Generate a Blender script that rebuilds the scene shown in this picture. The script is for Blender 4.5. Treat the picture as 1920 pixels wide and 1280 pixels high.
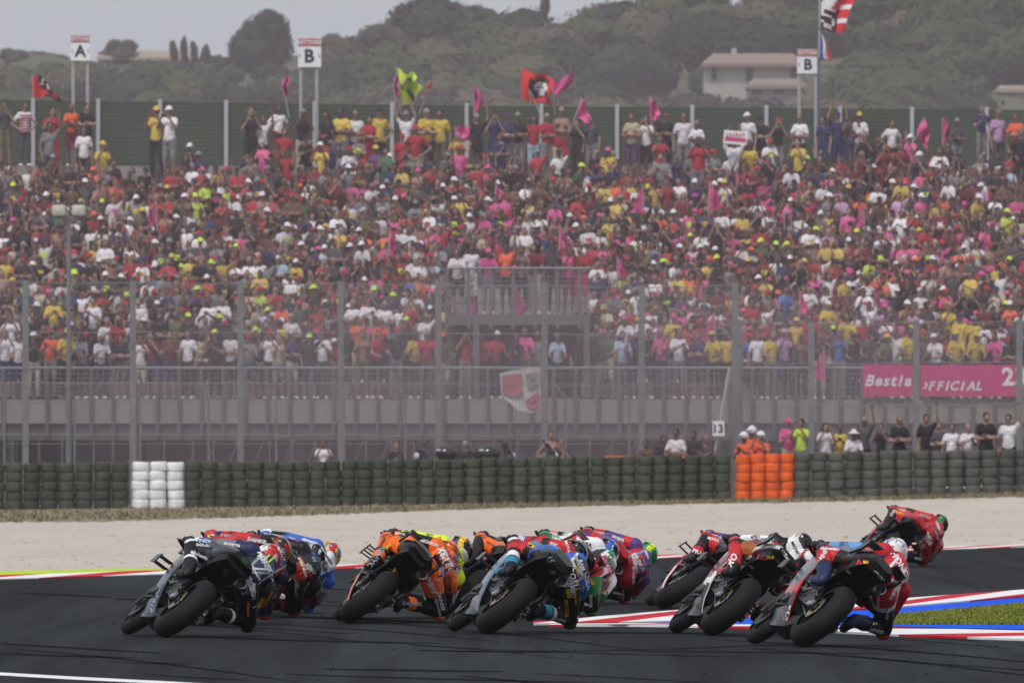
import bpy, math, random
from math import radians as R, sin, cos, pi, atan2, sqrt, hypot
import numpy as np
from mathutils import Vector, Matrix, Euler
from mathutils.bvhtree import BVHTree

for _o in list(bpy.data.objects):
    bpy.data.objects.remove(_o)
scene = bpy.context.scene
COL = scene.collection
random.seed(7)

# ------------------------------------------------------------------ camera, sky, sun, exposure
FPX, HC, YH = 26667.0, 1.85, 805.0          # focal length in photo pixels, eye height, horizon row
cam = bpy.data.objects.new('camera', bpy.data.cameras.new('camera'))
COL.objects.link(cam)
cam.location = (0, 0, HC)
cam.rotation_euler = (R(90) + math.atan(165.0 / FPX), 0, 0)
cam.data.sensor_width = 36.0
cam.data.lens = 36.0 * FPX / 1920.0
cam.data.clip_start = 1.0
cam.data.clip_end = 9000.0
cam.data.dof.use_dof = True
cam.data.dof.focus_distance = 131.0
cam.data.dof.aperture_fstop = 14.5
scene.camera = cam

SUN_EL, SUN_AZ = R(58), R(205)              # azimuth clockwise from +Y: over the photographer's left shoulder
world = bpy.data.worlds.new('World')
scene.world = world
world.use_nodes = True
wn, wl = world.node_tree.nodes, world.node_tree.links
wn.clear()
sky = wn.new('ShaderNodeTexSky')
sky.sky_type = 'NISHITA'
sky.sun_disc = False
sky.sun_elevation = SUN_EL
sky.sun_rotation = SUN_AZ
sky.air_density, sky.dust_density, sky.ozone_density = 1.0, 2.5, 1.5
hs = wn.new('ShaderNodeHueSaturation')
hs.inputs['Saturation'].default_value = 0.32    # overcast: a grey veil over the blue
hs.inputs['Value'].default_value = 1.0
mixs = wn.new('ShaderNodeMix'); mixs.data_type = 'RGBA'
mixs.inputs[0].default_value = 0.55
mixs.inputs[7].default_value = (6.0, 6.4, 7.35, 1)
bg = wn.new('ShaderNodeBackground')
bg.inputs['Strength'].default_value = 0.10
wo = wn.new('ShaderNodeOutputWorld')
wl.new(sky.outputs[0], hs.inputs['Color'])
wl.new(hs.outputs[0], mixs.inputs[6])
wl.new(mixs.outputs[2], bg.inputs['Color'])
wl.new(bg.outputs[0], wo.inputs['Surface'])

sun = bpy.data.objects.new('sun', bpy.data.lights.new('sun', 'SUN'))
COL.objects.link(sun)
sun.data.energy = 1.75
sun.data.angle = R(10)
sun.data.color = (1.0, 0.96, 0.9)
_d = Vector((sin(SUN_AZ) * cos(SUN_EL), cos(SUN_AZ) * cos(SUN_EL), sin(SUN_EL)))
sun.rotation_euler = _d.to_track_quat('Z', 'Y').to_euler()
sun.location = (0, 0, 60)

scene.view_settings.view_transform = 'Standard'
scene.view_settings.look = 'None'
scene.view_settings.exposure = 0.22
scene.view_settings.gamma = 1.0
scene.view_settings.use_curve_mapping = False
scene.render.engine = 'CYCLES'
scene.cycles.use_denoising = True
scene.cycles.max_bounces = 5
scene.cycles.diffuse_bounces = 2
scene.cycles.glossy_bounces = 2
scene.cycles.transparent_max_bounces = 8
scene.cycles.volume_bounces = 0
scene.cycles.use_adaptive_sampling = True
scene.cycles.adaptive_threshold = 0.02


def W(px, py, D):
    """the point at distance D seen at photo pixel px, py"""
    return Vector(((px - 960) / FPX * D, D, HC + (YH - py) / FPX * D))


def G(px, py, z=0.0):
    """the point of the level z seen at photo pixel px, py"""
    return W(px, py, FPX * (HC - z) / (py - YH))


# ------------------------------------------------------------------ materials
def nt(m):
    m.use_nodes = True
    n = m.node_tree.nodes
    b = next(x for x in n if x.type == 'BSDF_PRINCIPLED')
    return n, m.node_tree.links, b


_mats = {}


def mat(name, rgb, rough=0.6, metal=0.0, var=0.12, scale=6.0, coat=0.0, bump=0.0, spec=0.5):
    """one flat base colour broken up by a little noise"""
    key = (name, tuple(rgb), rough, metal)
    if key in _mats:
        return _mats[key]
    m = bpy.data.materials.new(name)
    n, l, b = nt(m)
    tc = n.new('ShaderNodeTexCoord')
    nz = n.new('ShaderNodeTexNoise')
    nz.inputs['Scale'].default_value = scale
    nz.inputs['Detail'].default_value = 4
    l.new(tc.outputs['Object'], nz.inputs['Vector'])
    mr = n.new('ShaderNodeMapRange')
    mr.inputs[3].default_value = 1 - var
    mr.inputs[4].default_value = 1 + var
    l.new(nz.outputs['Fac'], mr.inputs[0])
    mx = n.new('ShaderNodeMix'); mx.data_type = 'RGBA'; mx.blend_type = 'MULTIPLY'
    mx.inputs[0].default_value = 1.0
    mx.inputs[6].default_value = (*rgb, 1)
    l.new(mr.outputs[0], mx.inputs[7])
    l.new(mx.outputs[2], b.inputs['Base Color'])
    b.inputs['Roughness'].default_value = rough
    b.inputs['Metallic'].default_value = metal
    b.inputs['Coat Weight'].default_value = coat
    b.inputs['Specular IOR Level'].default_value = spec
    if bump:
        bp = n.new('ShaderNodeBump')
        bp.inputs['Strength'].default_value = bump
        bp.inputs['Distance'].default_value = 0.02
        l.new(nz.outputs['Fac'], bp.inputs['Height'])
        l.new(bp.outputs[0], b.inputs['Normal'])
    _mats[key] = m
    return m


def tint_mat(name, rough=0.85, var=0.15, scale=9.0, spec=0.25, bump=0.0, attr=None):
    """takes its base colour from the object's own colour (or from a mesh attribute)"""
    m = bpy.data.materials.new(name)
    n, l, b = nt(m)
    if attr:
        oi = n.new('ShaderNodeAttribute'); oi.attribute_name = attr
    else:
        oi = n.new('ShaderNodeObjectInfo')
    tc = n.new('ShaderNodeTexCoord')
    nz = n.new('ShaderNodeTexNoise')
    nz.inputs['Scale'].default_value = scale
    l.new(tc.outputs['Object'], nz.inputs['Vector'])
    mr = n.new('ShaderNodeMapRange')
    mr.inputs[3].default_value = 1 - var
    mr.inputs[4].default_value = 1 + var
    l.new(nz.outputs['Fac'], mr.inputs[0])
    mx = n.new('ShaderNodeMix'); mx.data_type = 'RGBA'; mx.blend_type = 'MULTIPLY'
    mx.inputs[0].default_value = 1.0
    l.new(oi.outputs['Color'], mx.inputs[6])
    l.new(mr.outputs[0], mx.inputs[7])
    l.new(mx.outputs[2], b.inputs['Base Color'])
    b.inputs['Roughness'].default_value = rough
    b.inputs['Specular IOR Level'].default_value = spec
    if bump:
        bp = n.new('ShaderNodeBump')
        bp.inputs['Strength'].default_value = bump
        bp.inputs['Distance'].default_value = 0.01 if bump < 1 else 0.05
        l.new(nz.outputs['Fac'], bp.inputs['Height'])
        l.new(bp.outputs[0], b.inputs['Normal'])
    return m


CLOTH = tint_mat('cloth', 0.9, 0.26, 9.0, bump=1.0)
SKIN = tint_mat('skin', 0.6, 0.1, 12.0, 0.35)
HAIR = tint_mat('hair', 0.7, 0.3, 40.0)
LEATHER = tint_mat('leather', 0.5, 0.15, 26.0, 0.28, 0.7, attr='col')
CROWDCLOTH = tint_mat('crowd_cloth', 0.85, 0.12, 3.0, 0.25, attr='col')


# ------------------------------------------------------------------ mesh builder
class MB:
    def __init__(s):
        s.v, s.f, s.m = [], [], []

    def add(s, vs, fs, mi=0):
        o = len(s.v)
        s.v.extend([tuple(p) for p in vs])
        s.f.extend([tuple(i + o for i in f) for f in fs])
        s.m.extend([mi] * len(fs))
        return s

    def box(s, c, d, mi=0, rot=None, taper=1.0):
        x, y, z = d[0] / 2, d[1] / 2, d[2] / 2
        vs = [Vector((sx * x * (taper if sz > 0 else 1), sy * y * (taper if sz > 0 else 1), sz * z))
              for sz in (-1, 1) for sy in (-1, 1) for sx in (-1, 1)]
        if rot is not None:
            M = Euler(rot).to_matrix() if not isinstance(rot, Matrix) else rot
            vs = [M @ v for v in vs]
        c = Vector(c)
        s.add([v + c for v in vs], [(0, 2, 3, 1), (4, 5, 7, 6), (0, 1, 5, 4), (2, 6, 7, 3), (0, 4, 6, 2), (1, 3, 7, 5)], mi)
        return s

    def loft(s, secs, mi=0, cap=True, closed=True):
        n = len(secs[0])
        vs = [p for sec in secs for p in sec]
        fs = []
        for i in range(len(secs) - 1):
            for j in range(n if closed else n - 1):
                k = (j + 1) % n
                fs.append((i * n + j, i * n + k, (i + 1) * n + k, (i + 1) * n + j))
        if cap:
            fs.append(tuple(range(n - 1, -1, -1)))
            fs.append(tuple((len(secs) - 1) * n + j for j in range(n)))
        s.add(vs, fs, mi)
        return s

    def tube(s, pts, rad, n=8, mi=0, cap=True, flat=1.0):
        pts = [Vector(p) for p in pts]
        if not isinstance(rad, (list, tuple)):
            rad = [rad] * len(pts)
        secs = []
        up = Vector((0, 0, 1))
        for i, p in enumerate(pts):
            t = (pts[min(i + 1, len(pts) - 1)] - pts[max(i - 1, 0)]).normalized()
            a = t.cross(up)
            if a.length < 1e-3:
                a = t.cross(Vector((1, 0, 0)))
            a.normalize()
            b = a.cross(t).normalized()
            secs.append([p + a * cos(2 * pi * k / n) * rad[i] + b * sin(2 * pi * k / n) * rad[i] * flat for k in range(n)])
        return s.loft(secs, mi, cap)

    def lathe_x(s, prof, c, n=32, mi=0, closed=False):
        """profile of (x, r) turned about the x axis through c"""
        c = Vector(c)
        secs = [[c + Vector((x, r * sin(2 * pi * k / n), r * cos(2 * pi * k / n))) for x, r in prof] for k in range(n)]
        m = len(prof)
        vs = [p for q in secs for p in q]
        fs = []
        for k in range(n):
            k2 = (k + 1) % n
            for j in range(m if closed else m - 1):
                j2 = (j + 1) % m
                fs.append((k * m + j, k * m + j2, k2 * m + j2, k2 * m + j))
        s.add(vs, fs, mi)
        return s

    def lathe_z(s, prof, c, n=16, mi=0):
        c = Vector(c)
        m = len(prof)
        vs = [c + Vector((r * cos(2 * pi * k / n), r * sin(2 * pi * k / n), z)) for k in range(n) for r, z in prof]
        fs = [(k * m + j, ((k + 1) % n) * m + j, ((k + 1) % n) * m + j + 1, k * m + j + 1) for k in range(n) for j in range(m - 1)]
        s.add(vs, fs, mi)
        return s

    def ball(s, c, r, nu=12, nv=8, mi=0, rot=None, v0=0.0, v1=1.0):
        if not isinstance(r, (list, tuple)):
            r = (r, r, r)
        c = Vector(c)
        M = rot or Matrix.Identity(3)
        vs, fs = [], []
        for j in range(nv + 1):
            th = pi * (v0 + (v1 - v0) * j / nv)
            for k in range(nu):
                ph = 2 * pi * k / nu
                vs.append(c + M @ Vector((r[0] * sin(th) * cos(ph), r[1] * sin(th) * sin(ph), r[2] * cos(th))))
        for j in range(nv):
            for k in range(nu):
                k2 = (k + 1) % nu
                fs.append((j * nu + k, (j + 1) * nu + k, (j + 1) * nu + k2, j * nu + k2))
        s.add(vs, fs, mi)
        return s

    def mesh(s, name, mats, smooth=35):
        me = bpy.data.meshes.new(name)
        me.from_pydata(s.v, [], s.f)
        for m in mats:
            me.materials.append(m)
        me.polygons.foreach_set('material_index', s.m)
        if smooth:
            me.polygons.foreach_set('use_smooth', [True] * len(s.f))
            me.update()
            me.set_sharp_from_angle(angle=R(smooth))
        me.update()
        return me

    def build(s, name, mats, parent=None, smooth=35, **kw):
        if not isinstance(mats, (list, tuple)):
            mats = [mats]
        return link(name, s.mesh(name, mats, smooth), parent, **kw)


def link(name, data, parent=None, loc=None, rot=None, color=None, **kw):
    o = bpy.data.objects.new(name, data)
    COL.objects.link(o)
    if parent is not None:
        o.parent = parent
    if loc is not None:
        o.location = loc
    if rot is not None:
        o.rotation_euler = rot
    if color is not None:
        o.color = (*color, 1)
    for k, v in kw.items():
        o[k] = v
    return o


def thing(name, label, cat, loc=(0, 0, 0), rot=(0, 0, 0), group=None):
    o = link(name, None, None, loc, rot, label=label, category=cat)
    o.empty_display_size = 0.2
    if group:
        o['group'] = group
    return o


# ------------------------------------------------------------------ lettering as flat meshes
_txt = {}


def text_mesh(s, size=1.0, bold=0.0, shear=0.0):
    """outline letters as triangles: (verts Nx2 array centred on the origin, faces)"""
    key = (s, bold, shear)
    if key not in _txt:
        cu = bpy.data.curves.new('t', 'FONT')
        cu.body = s
        cu.resolution_u = 2
        cu.offset = bold
        cu.shear = shear
        ob = bpy.data.objects.new('t', cu)
        COL.objects.link(ob)
        dg = bpy.context.evaluated_depsgraph_get()
        me = bpy.data.meshes.new_from_object(ob.evaluated_get(dg))
        v = np.array([p.co[:2] for p in me.vertices]) if len(me.vertices) else np.zeros((0, 2))
        f = [tuple(p.vertices) for p in me.polygons]
        bpy.data.objects.remove(ob)
        bpy.data.curves.remove(cu)
        bpy.data.meshes.remove(me)
        if len(v):
            v = v - (v.max(0) + v.min(0)) / 2
        _txt[key] = (v, f)
    v, f = _txt[key]
    return v * size, f


def lettering(name, s, parent, o, u, v, size, material, bold=0.02, shear=0.0, off=0.004):
    """flat words at o, running along u with up direction v"""
    pts, fs = text_mesh(s, size, bold, shear)
    o, u, v = Vector(o), Vector(u).normalized(), Vector(v).normalized()
    n = u.cross(v)
    me = bpy.data.meshes.new(name)
    me.from_pydata([o + u * p[0] + v * p[1] + n * off for p in pts], [], fs)
    me.materials.append(material)
    return link(name, me, parent)


def decal(name, s, parent, bvh, o, u, v, size, material, bold=0.02, shear=0.0, off=0.004, shape=None):
    """words or marks laid onto a curved surface: every vertex is dropped on it along -u x v"""
    if shape is not None:
        pts, fs = shape
        pts = np.array(pts, float) * size
    else:
        pts, fs = text_mesh(s, size, bold, shear)
    o, u, v = Vector(o), Vector(u).normalized(), Vector(v)
    v = (v - u * v.dot(u)).normalized()
    n = u.cross(v)
    vs, ok = [], []
    for p in pts:
        q = o + u * p[0] + v * p[1]
        hit = bvh.ray_cast(q + n * 0.25, -n, 0.6)
        if hit[0] is None:
            vs.append(q); ok.append(False)
        else:
            vs.append(hit[0] + hit[1].normalized() * off * 0.4 + n * off * 0.6); ok.append(True)
    fs = [f for f in fs if all(ok[i] for i in f)]
    if not fs:
        return None
    me = bpy.data.meshes.new(name)
    me.from_pydata(vs, [], fs)
    me.materials.append(material)
    return link(name, me, parent)


# ------------------------------------------------------------------ fused bodies
def caps_mesh(caps, nseg=10):
    """closed tapered limbs and balls; cap = (p0, r0, p1, r1) or ('b', centre, (rx, ry, rz), rot)"""
    mb = MB()
    for c in caps:
        if c[0] == 'b':
            mb.ball(c[1], c[2], nseg + 2, 8, rot=c[3] if len(c) > 3 else None)
            continue
        p0, r0, p1, r1 = Vector(c[0]), c[1], Vector(c[2]), c[3]
        t = p1 - p0
        L = t.length
        if L < 1e-6:
            mb.ball(p0, r0, nseg, 8); continue
        t.normalize()
        a = t.orthogonal().normalized()
        b = t.cross(a)
        secs = []
        for k in range(5):
            th = pi / 2 * k / 4
            secs.append((p0 - t * r0 * cos(th), max(r0 * sin(th), 1e-4)))
        for k in range(1, 5):
            th = pi / 2 * (1 - k / 4)
            secs.append((p1 + t * r1 * cos(th) if k > 0 else p1, max(r1 * sin(th), 1e-4)))
        secs.insert(5, (p1, r1))
        secs = secs[:6] + [(p1 + t * r1 * sin(pi / 2 * k / 4), max(r1 * cos(pi / 2 * k / 4), 1e-4)) for k in range(1, 5)]
        mb.loft([[q + a * cos(2 * pi * j / nseg) * r + b * sin(2 * pi * j / nseg) * r for j in range(nseg)] for q, r in secs])
    return mb


def fuse(caps, voxel, smooth=3, extra=None, dec=None):
    """one continuous skin round all the limbs"""
    me = caps_mesh(caps).mesh('f', [], 0)
    o = bpy.data.objects.new('f', me)
    COL.objects.link(o)
    m = o.modifiers.new('r', 'REMESH')
    m.mode = 'VOXEL'
    m.voxel_size = voxel
    if smooth:
        k = o.modifiers.new('s', 'SMOOTH')
        k.iterations = smooth
        k.factor = 0.5
    if dec:
        k = o.modifiers.new('d', 'DECIMATE')
        k.ratio = dec
    dg = bpy.context.evaluated_depsgraph_get()
    r = bpy.data.meshes.new_from_object(o.evaluated_get(dg))
    bpy.data.objects.remove(o)
    bpy.data.meshes.remove(me)
    r.polygons.foreach_set('use_smooth', [True] * len(r.polygons))
    return r


def face_centres(me):
    c = np.empty(len(me.polygons) * 3)
    me.polygons.foreach_get('center', c)
    return c.reshape(-1, 3)


def nearest_cap(P, caps):
    """for each point: index of the limb it belongs to and how far along it lies (0..1)"""
    best = np.full(len(P), 1e9)
    idx = np.zeros(len(P), int)
    tt = np.zeros(len(P))
    for i, c in enumerate(caps):
        if c[0] == 'b':
            q = (P - np.array(c[1])) / np.array(c[2])
            d = (np.linalg.norm(q, axis=1) - 1) * min(c[2])
            t = np.zeros(len(P))
        else:
            a, b = np.array(c[0]), np.array(c[2])
            ab = b - a
            t = np.clip(((P - a) @ ab) / max(ab @ ab, 1e-9), 0, 1)
            d = np.linalg.norm(P - a - t[:, None] * ab, axis=1) - (c[1] + (c[3] - c[1]) * t)
        m = d < best
        best[m], idx[m], tt[m] = d[m], i, t[m]
    return idx, tt


def set_face_colors(me, col):
    """col: Nx3 per face -> corner attribute 'col'"""
    n = np.empty(len(me.polygons), int)
    me.polygons.foreach_get('loop_total', n)
    c = np.repeat(np.c_[col, np.ones(len(col))], n, axis=0).astype(np.float32)
    a = me.attributes.new('col', 'FLOAT_COLOR', 'CORNER')
    a.data.foreach_set('color', c.ravel())
# ------------------------------------------------------------------ ground, gravel, track, kerbs
def ground_mat(name, c1, c2, scale, rough=0.95, bump=0.3, dist=0.03, stretch=(1, 1, 1), c3=None, fine=60.0, fvar=.3, spec=0.3, contrast=(0.35, 0.65)):
    m = bpy.data.materials.new(name)
    n, l, b = nt(m)
    tc = n.new('ShaderNodeTexCoord')
    mp = n.new('ShaderNodeMapping')
    mp.inputs['Scale'].default_value = stretch
    l.new(tc.outputs['Object'], mp.inputs[0])
    nz = n.new('ShaderNodeTexNoise'); nz.inputs['Scale'].default_value = scale; nz.inputs['Detail'].default_value = 6
    nz.inputs['Roughness'].default_value = 0.65
    l.new(mp.outputs[0], nz.inputs['Vector'])
    cr = n.new('ShaderNodeValToRGB')
    cr.color_ramp.elements[0].position = contrast[0]; cr.color_ramp.elements[0].color = (*c1, 1)
    cr.color_ramp.elements[1].position = contrast[1]; cr.color_ramp.elements[1].color = (*c2, 1)
    l.new(nz.outputs['Fac'], cr.inputs[0])
    nf = n.new('ShaderNodeTexNoise'); nf.inputs['Scale'].default_value = fine; nf.inputs['Detail'].default_value = 3
    l.new(tc.outputs['Object'], nf.inputs['Vector'])
    mr = n.new('ShaderNodeMapRange'); mr.inputs[3].default_value = 1 - fvar; mr.inputs[4].default_value = 1 + fvar
    l.new(nf.outputs['Fac'], mr.inputs[0])
    mx = n.new('ShaderNodeMix'); mx.data_type = 'RGBA'; mx.blend_type = 'MULTIPLY'; mx.inputs[0].default_value = 1
    l.new(cr.outputs[0], mx.inputs[6]); l.new(mr.outputs[0], mx.inputs[7])
    l.new(mx.outputs[2], b.inputs['Base Color'])
    b.inputs['Roughness'].default_value = rough
    b.inputs['Specular IOR Level'].default_value = spec
    bp = n.new('ShaderNodeBump'); bp.inputs['Strength'].default_value = bump; bp.inputs['Distance'].default_value = dist
    l.new(nf.outputs['Fac'], bp.inputs['Height'])
    l.new(bp.outputs[0], b.inputs['Normal'])
    return m


def sheet(name, poly, z, m, **kw):
    """a flat ground polygon with its outline at level z"""
    mb = MB()
    mb.add([(p[0], p[1], z) for p in poly], [tuple(range(len(poly)))])
    o = mb.build(name, m, smooth=0, **kw)
    if o.data.polygons[0].normal.z < 0:
        o.data.flip_normals()
    return o


def strip(name, rows, z, m, parent=None, jitter=0.0, **kw):
    """ground band given as (photo x, far row, near row) stations"""
    rnd = random.Random(3)
    vs, fs = [], []
    dense = []
    for i in range(len(rows) - 1):
        a, b = rows[i], rows[i + 1]
        k = max(1, int(abs(b[0] - a[0]) / 12)) if jitter else 1
        for j in range(k):
            t = j / k
            dense.append([a[q] + (b[q] - a[q]) * t for q in range(3)])
    dense.append(list(rows[-1]))
    for r in dense:
        j1, j2 = rnd.uniform(-jitter, jitter), rnd.uniform(-jitter, jitter)
        a, b = G(r[0], r[1] + j1, z), G(r[0], r[2] + j2, z)
        vs += [a, b]
    for i in range(len(dense) - 1):
        fs.append((2 * i + 1, 2 * i + 3, 2 * i + 2, 2 * i))
    mb = MB(); mb.add(vs, fs)
    return mb.build(name, m, parent, smooth=0, **kw)


M_ground = ground_mat('scrub_ground', (0.10, 0.095, 0.06), (0.17, 0.15, 0.10), 0.4)
M_gravel = ground_mat('pale_gravel', (0.43, 0.377, 0.322), (0.505, 0.447, 0.388), 0.4, bump=0.4, dist=0.05, fine=9.0, fvar=.12, stretch=(1, .22, 1), contrast=(.3, .7))
M_dry = ground_mat('dry_verge', (0.15, 0.125, 0.08), (0.28, 0.235, 0.165), 0.8, stretch=(1, .4, 1))
M_service = ground_mat('service_road', (0.12, 0.115, 0.11), (0.18, 0.17, 0.165), 0.5)

# asphalt: dark, rubbered in streaks along the driving direction
M_asphalt = bpy.data.materials.new('asphalt')
n, l, b = nt(M_asphalt)
tc = n.new('ShaderNodeTexCoord')
mp = n.new('ShaderNodeMapping'); mp.vector_type = 'POINT'; mp.inputs['Rotation'].default_value = (0, 0, R(-24)); mp.inputs['Scale'].default_value = (2.4, .05, 1)
l.new(tc.outputs['Object'], mp.inputs[0])
n1 = n.new('ShaderNodeTexNoise'); n1.inputs['Scale'].default_value = 1.0; n1.inputs['Detail'].default_value = 7; n1.inputs['Roughness'].default_value = 0.62
n1.inputs['Distortion'].default_value = 0.4
l.new(mp.outputs[0], n1.inputs['Vector'])
c1 = n.new('ShaderNodeValToRGB')
c1.color_ramp.elements[0].position = 0.36; c1.color_ramp.elements[0].color = (0.0035, 0.0044, 0.0052, 1)
c1.color_ramp.elements[1].position = 0.66; c1.color_ramp.elements[1].color = (0.0150, 0.0182, 0.0204, 1)
l.new(n1.outputs['Fac'], c1.inputs[0])
n2 = n.new('ShaderNodeTexNoise'); n2.inputs['Scale'].default_value = 14; n2.inputs['Detail'].default_value = 5; n2.inputs['Roughness'].default_value = 0.8
mp2 = n.new('ShaderNodeMapping'); mp2.inputs['Scale'].default_value = (1, 0.16, 1)
l.new(tc.outputs['Object'], mp2.inputs[0]); l.new(mp2.outputs[0], n2.inputs['Vector'])
mr = n.new('ShaderNodeMapRange'); mr.inputs[1].default_value = .3; mr.inputs[2].default_value = .7; mr.inputs[3].default_value = 0.72; mr.inputs[4].default_value = 1.3
l.new(n2.outputs['Fac'], mr.inputs[0])
mx = n.new('ShaderNodeMix'); mx.data_type = 'RGBA'; mx.blend_type = 'MULTIPLY'; mx.inputs[0].default_value = 1
l.new(c1.outputs[0], mx.inputs[6]); l.new(mr.outputs[0], mx.inputs[7])
n3 = n.new('ShaderNodeTexNoise'); n3.inputs['Scale'].default_value = 0.5; n3.inputs['Detail'].default_value = 3; n3.inputs['Distortion'].default_value = .6
mp3 = n.new('ShaderNodeMapping'); mp3.inputs['Rotation'].default_value = (0, 0, R(-30)); mp3.inputs['Scale'].default_value = (1.0, .06, 1)
l.new(tc.outputs['Object'], mp3.inputs[0]); l.new(mp3.outputs[0], n3.inputs['Vector'])
mr3 = n.new('ShaderNodeMapRange'); mr3.inputs[1].default_value = .35; mr3.inputs[2].default_value = .65; mr3.inputs[3].default_value = .55; mr3.inputs[4].default_value = 1.5
l.new(n3.outputs['Fac'], mr3.inputs[0])
mx3 = n.new('ShaderNodeMix'); mx3.data_type = 'RGBA'; mx3.blend_type = 'MULTIPLY'; mx3.inputs[0].default_value = 1
l.new(mx.outputs[2], mx3.inputs[6]); l.new(mr3.outputs[0], mx3.inputs[7])
l.new(mx3.outputs[2], b.inputs['Base Color'])
b.inputs['Roughness'].default_value = 0.85
b.inputs['Specular IOR Level'].default_value = 0.10
bp = n.new('ShaderNodeBump'); bp.inputs['Strength'].default_value = 0.4; bp.inputs['Distance'].default_value = 0.01
l.new(n2.outputs['Fac'], bp.inputs['Height']); l.new(bp.outputs[0], b.inputs['Normal'])


def paint(name, rgb, var=0.34):
    return mat(name, rgb, 0.9, 0, var, 2.2, spec=.04)


P_white = paint('white_paint', (0.72, 0.72, 0.72))
P_red = paint('red_paint', (0.52, 0.03, 0.045))
P_blue = paint('blue_paint', (0.012, 0.095, 0.66))
P_lime = paint('lime_paint', (0.42, 0.58, 0.03))

sheet('ground', [(-260, 20), (260, 20), (260, 420), (-260, 420)], -0.16, M_ground, kind='structure')

def track_far(px):          # far edge row of the asphalt along the outer kerb
    xs = [-400, 0, 300, 650, 900, 1240, 1600, 1920, 2400]
    ys = [1092, 1084.5, 1075, 1064, 1056, 1045, 1034, 1024, 1010]
    return float(np.interp(px, xs, ys))

# the gravel rises a little from the kerb to the foot of the tyre wall
def wall_foot(px): return float(np.interp(px, [-700, 0, 640, 1280, 1490, 1920, 2500], [964, 955.5, 948, 938.5, 935, 923, 912]))
def wall_D(px): return 340 + 2.5 * px / 1920
def wall_z(px): return HC + (YH - wall_foot(px)) / FPX * wall_D(px)


def on_gravel(px, row, dz=0.0):
    """point of the gravel surface seen at a photo pixel"""
    Dn, z0 = FPX * (HC + .02) / (track_far(px) + 2 - YH), -.02
    dD, dzz = wall_D(px) - Dn, wall_z(px) - z0
    t = (FPX * (HC - z0) - (row - YH) * Dn) / ((row - YH) * dD + FPX * dzz)
    D = Dn + dD * t
    return Vector(((px - 960) / FPX * D, D, z0 + dzz * t + dz))


mb = MB()
pxs = np.linspace(-700, 2600, 67)
vs = []
for px in pxs:
    for k in range(9):
        t = k / 8
        Dn = FPX * (HC + .02) / (track_far(px) + 2 - YH)
        D = Dn + (wall_D(px) + 1.5 - Dn) * t
        vs.append(((px - 960) / FPX * D, D, -.02 + (wall_z(px) + .02) * t))
mb.add(vs, [(i * 9 + j, (i + 1) * 9 + j, (i + 1) * 9 + j + 1, i * 9 + j + 1) for i in range(66) for j in range(8)])
mb.build('gravel_trap', M_gravel, None, 60, kind='structure')
poly = [(-40, 60), (40, 60)] + [G(x, track_far(x)) for x in (2400, 1920, 1600, 1240, 900, 650, 300, 0, -400)]
sheet('race_track', poly, 0.0, M_asphalt, kind='structure')
rnd = random.Random(2)
vs = []
for px in np.arange(-400, 2300, 10):
    nea = float(np.interp(px, [0, 200, 420, 640, 900, 1250, 1500, 1920], [978, 977, 970, 964, 953, 945, 941, 931])) + rnd.uniform(-1.6, 1.6)
    vs += [on_gravel(px, nea, .006), on_gravel(px, wall_foot(px) - 3, .006)]
mb = MB(); mb.add(vs, [(2 * i, 2 * i + 2, 2 * i + 3, 2 * i + 1) for i in range(len(vs) // 2 - 1)])
mb.build('dry_grass_verge', M_dry, None, 0, kind='structure')
sheet('service_road', [(-60, 341.2), (60, 341.2), (60, 420), (-60, 420)], -0.012, M_service, kind='structure')

# outer kerb: white and red blocks at the track edge, a lime run-off band behind it on the left
kerb_o = link('outer_kerb', None, None, kind='structure')
rnd = random.Random(11)
x = -300.0
i = 0
cells = []
while x < 2300:
    w = rnd.uniform(105, 135) if x < 700 else rnd.uniform(60, 90)
    cells.append((x, x + w)); x += w
for i, (xa, xb) in enumerate(cells):
    h = float(np.interp(xa, [0, 500, 1200, 1920], [7.5, 7.0, 5.5, 5.0]))
    vs = []
    for px, k in ((xa, 0), (xb, 0), (xb + 150, 1), (xa + 150, 1)):
        vs.append(G(px, track_far(px) - h * k + 0.3, 0.012))
    mb = MB(); mb.add(vs + [v - Vector((0, 0, .03)) for v in vs], [(0, 1, 2, 3), (0, 4, 5, 1), (3, 2, 6, 7), (0, 3, 7, 4), (1, 5, 6, 2)])
    mb.build('kerb_block', P_red if i % 2 else P_white, kerb_o, smooth=0)
strip('lime_run_off', [(-400, 1078, 1085.3), (0, 1070.5, 1077.6), (200, 1066, 1071.4), (300, 1065.5, 1068.4), (350, 1066.2, 1066.8)], 0.004, P_lime, kind='structure')
strip('edge_line', [(-100, 1257, 1262), (0, 1259.5, 1265), (150, 1268, 1273.5), (310, 1276, 1281), (600, 1292, 1298)], 0.004, P_white, kind='structure')

# inner apex: near kerb, far kerb, blue surround, grass island
blue = [(1200, 1166), (1450, 1151), (1640, 1139), (1760, 1130), (1920, 1115), (2200, 1090), (2200, 1192), (1920, 1180), (1700, 1175), (1500, 1172), (1300, 1170)]
sheet('blue_apex_paint', [G(*p) for p in blue][::-1], 0.004, P_blue, kind='structure')


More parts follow.
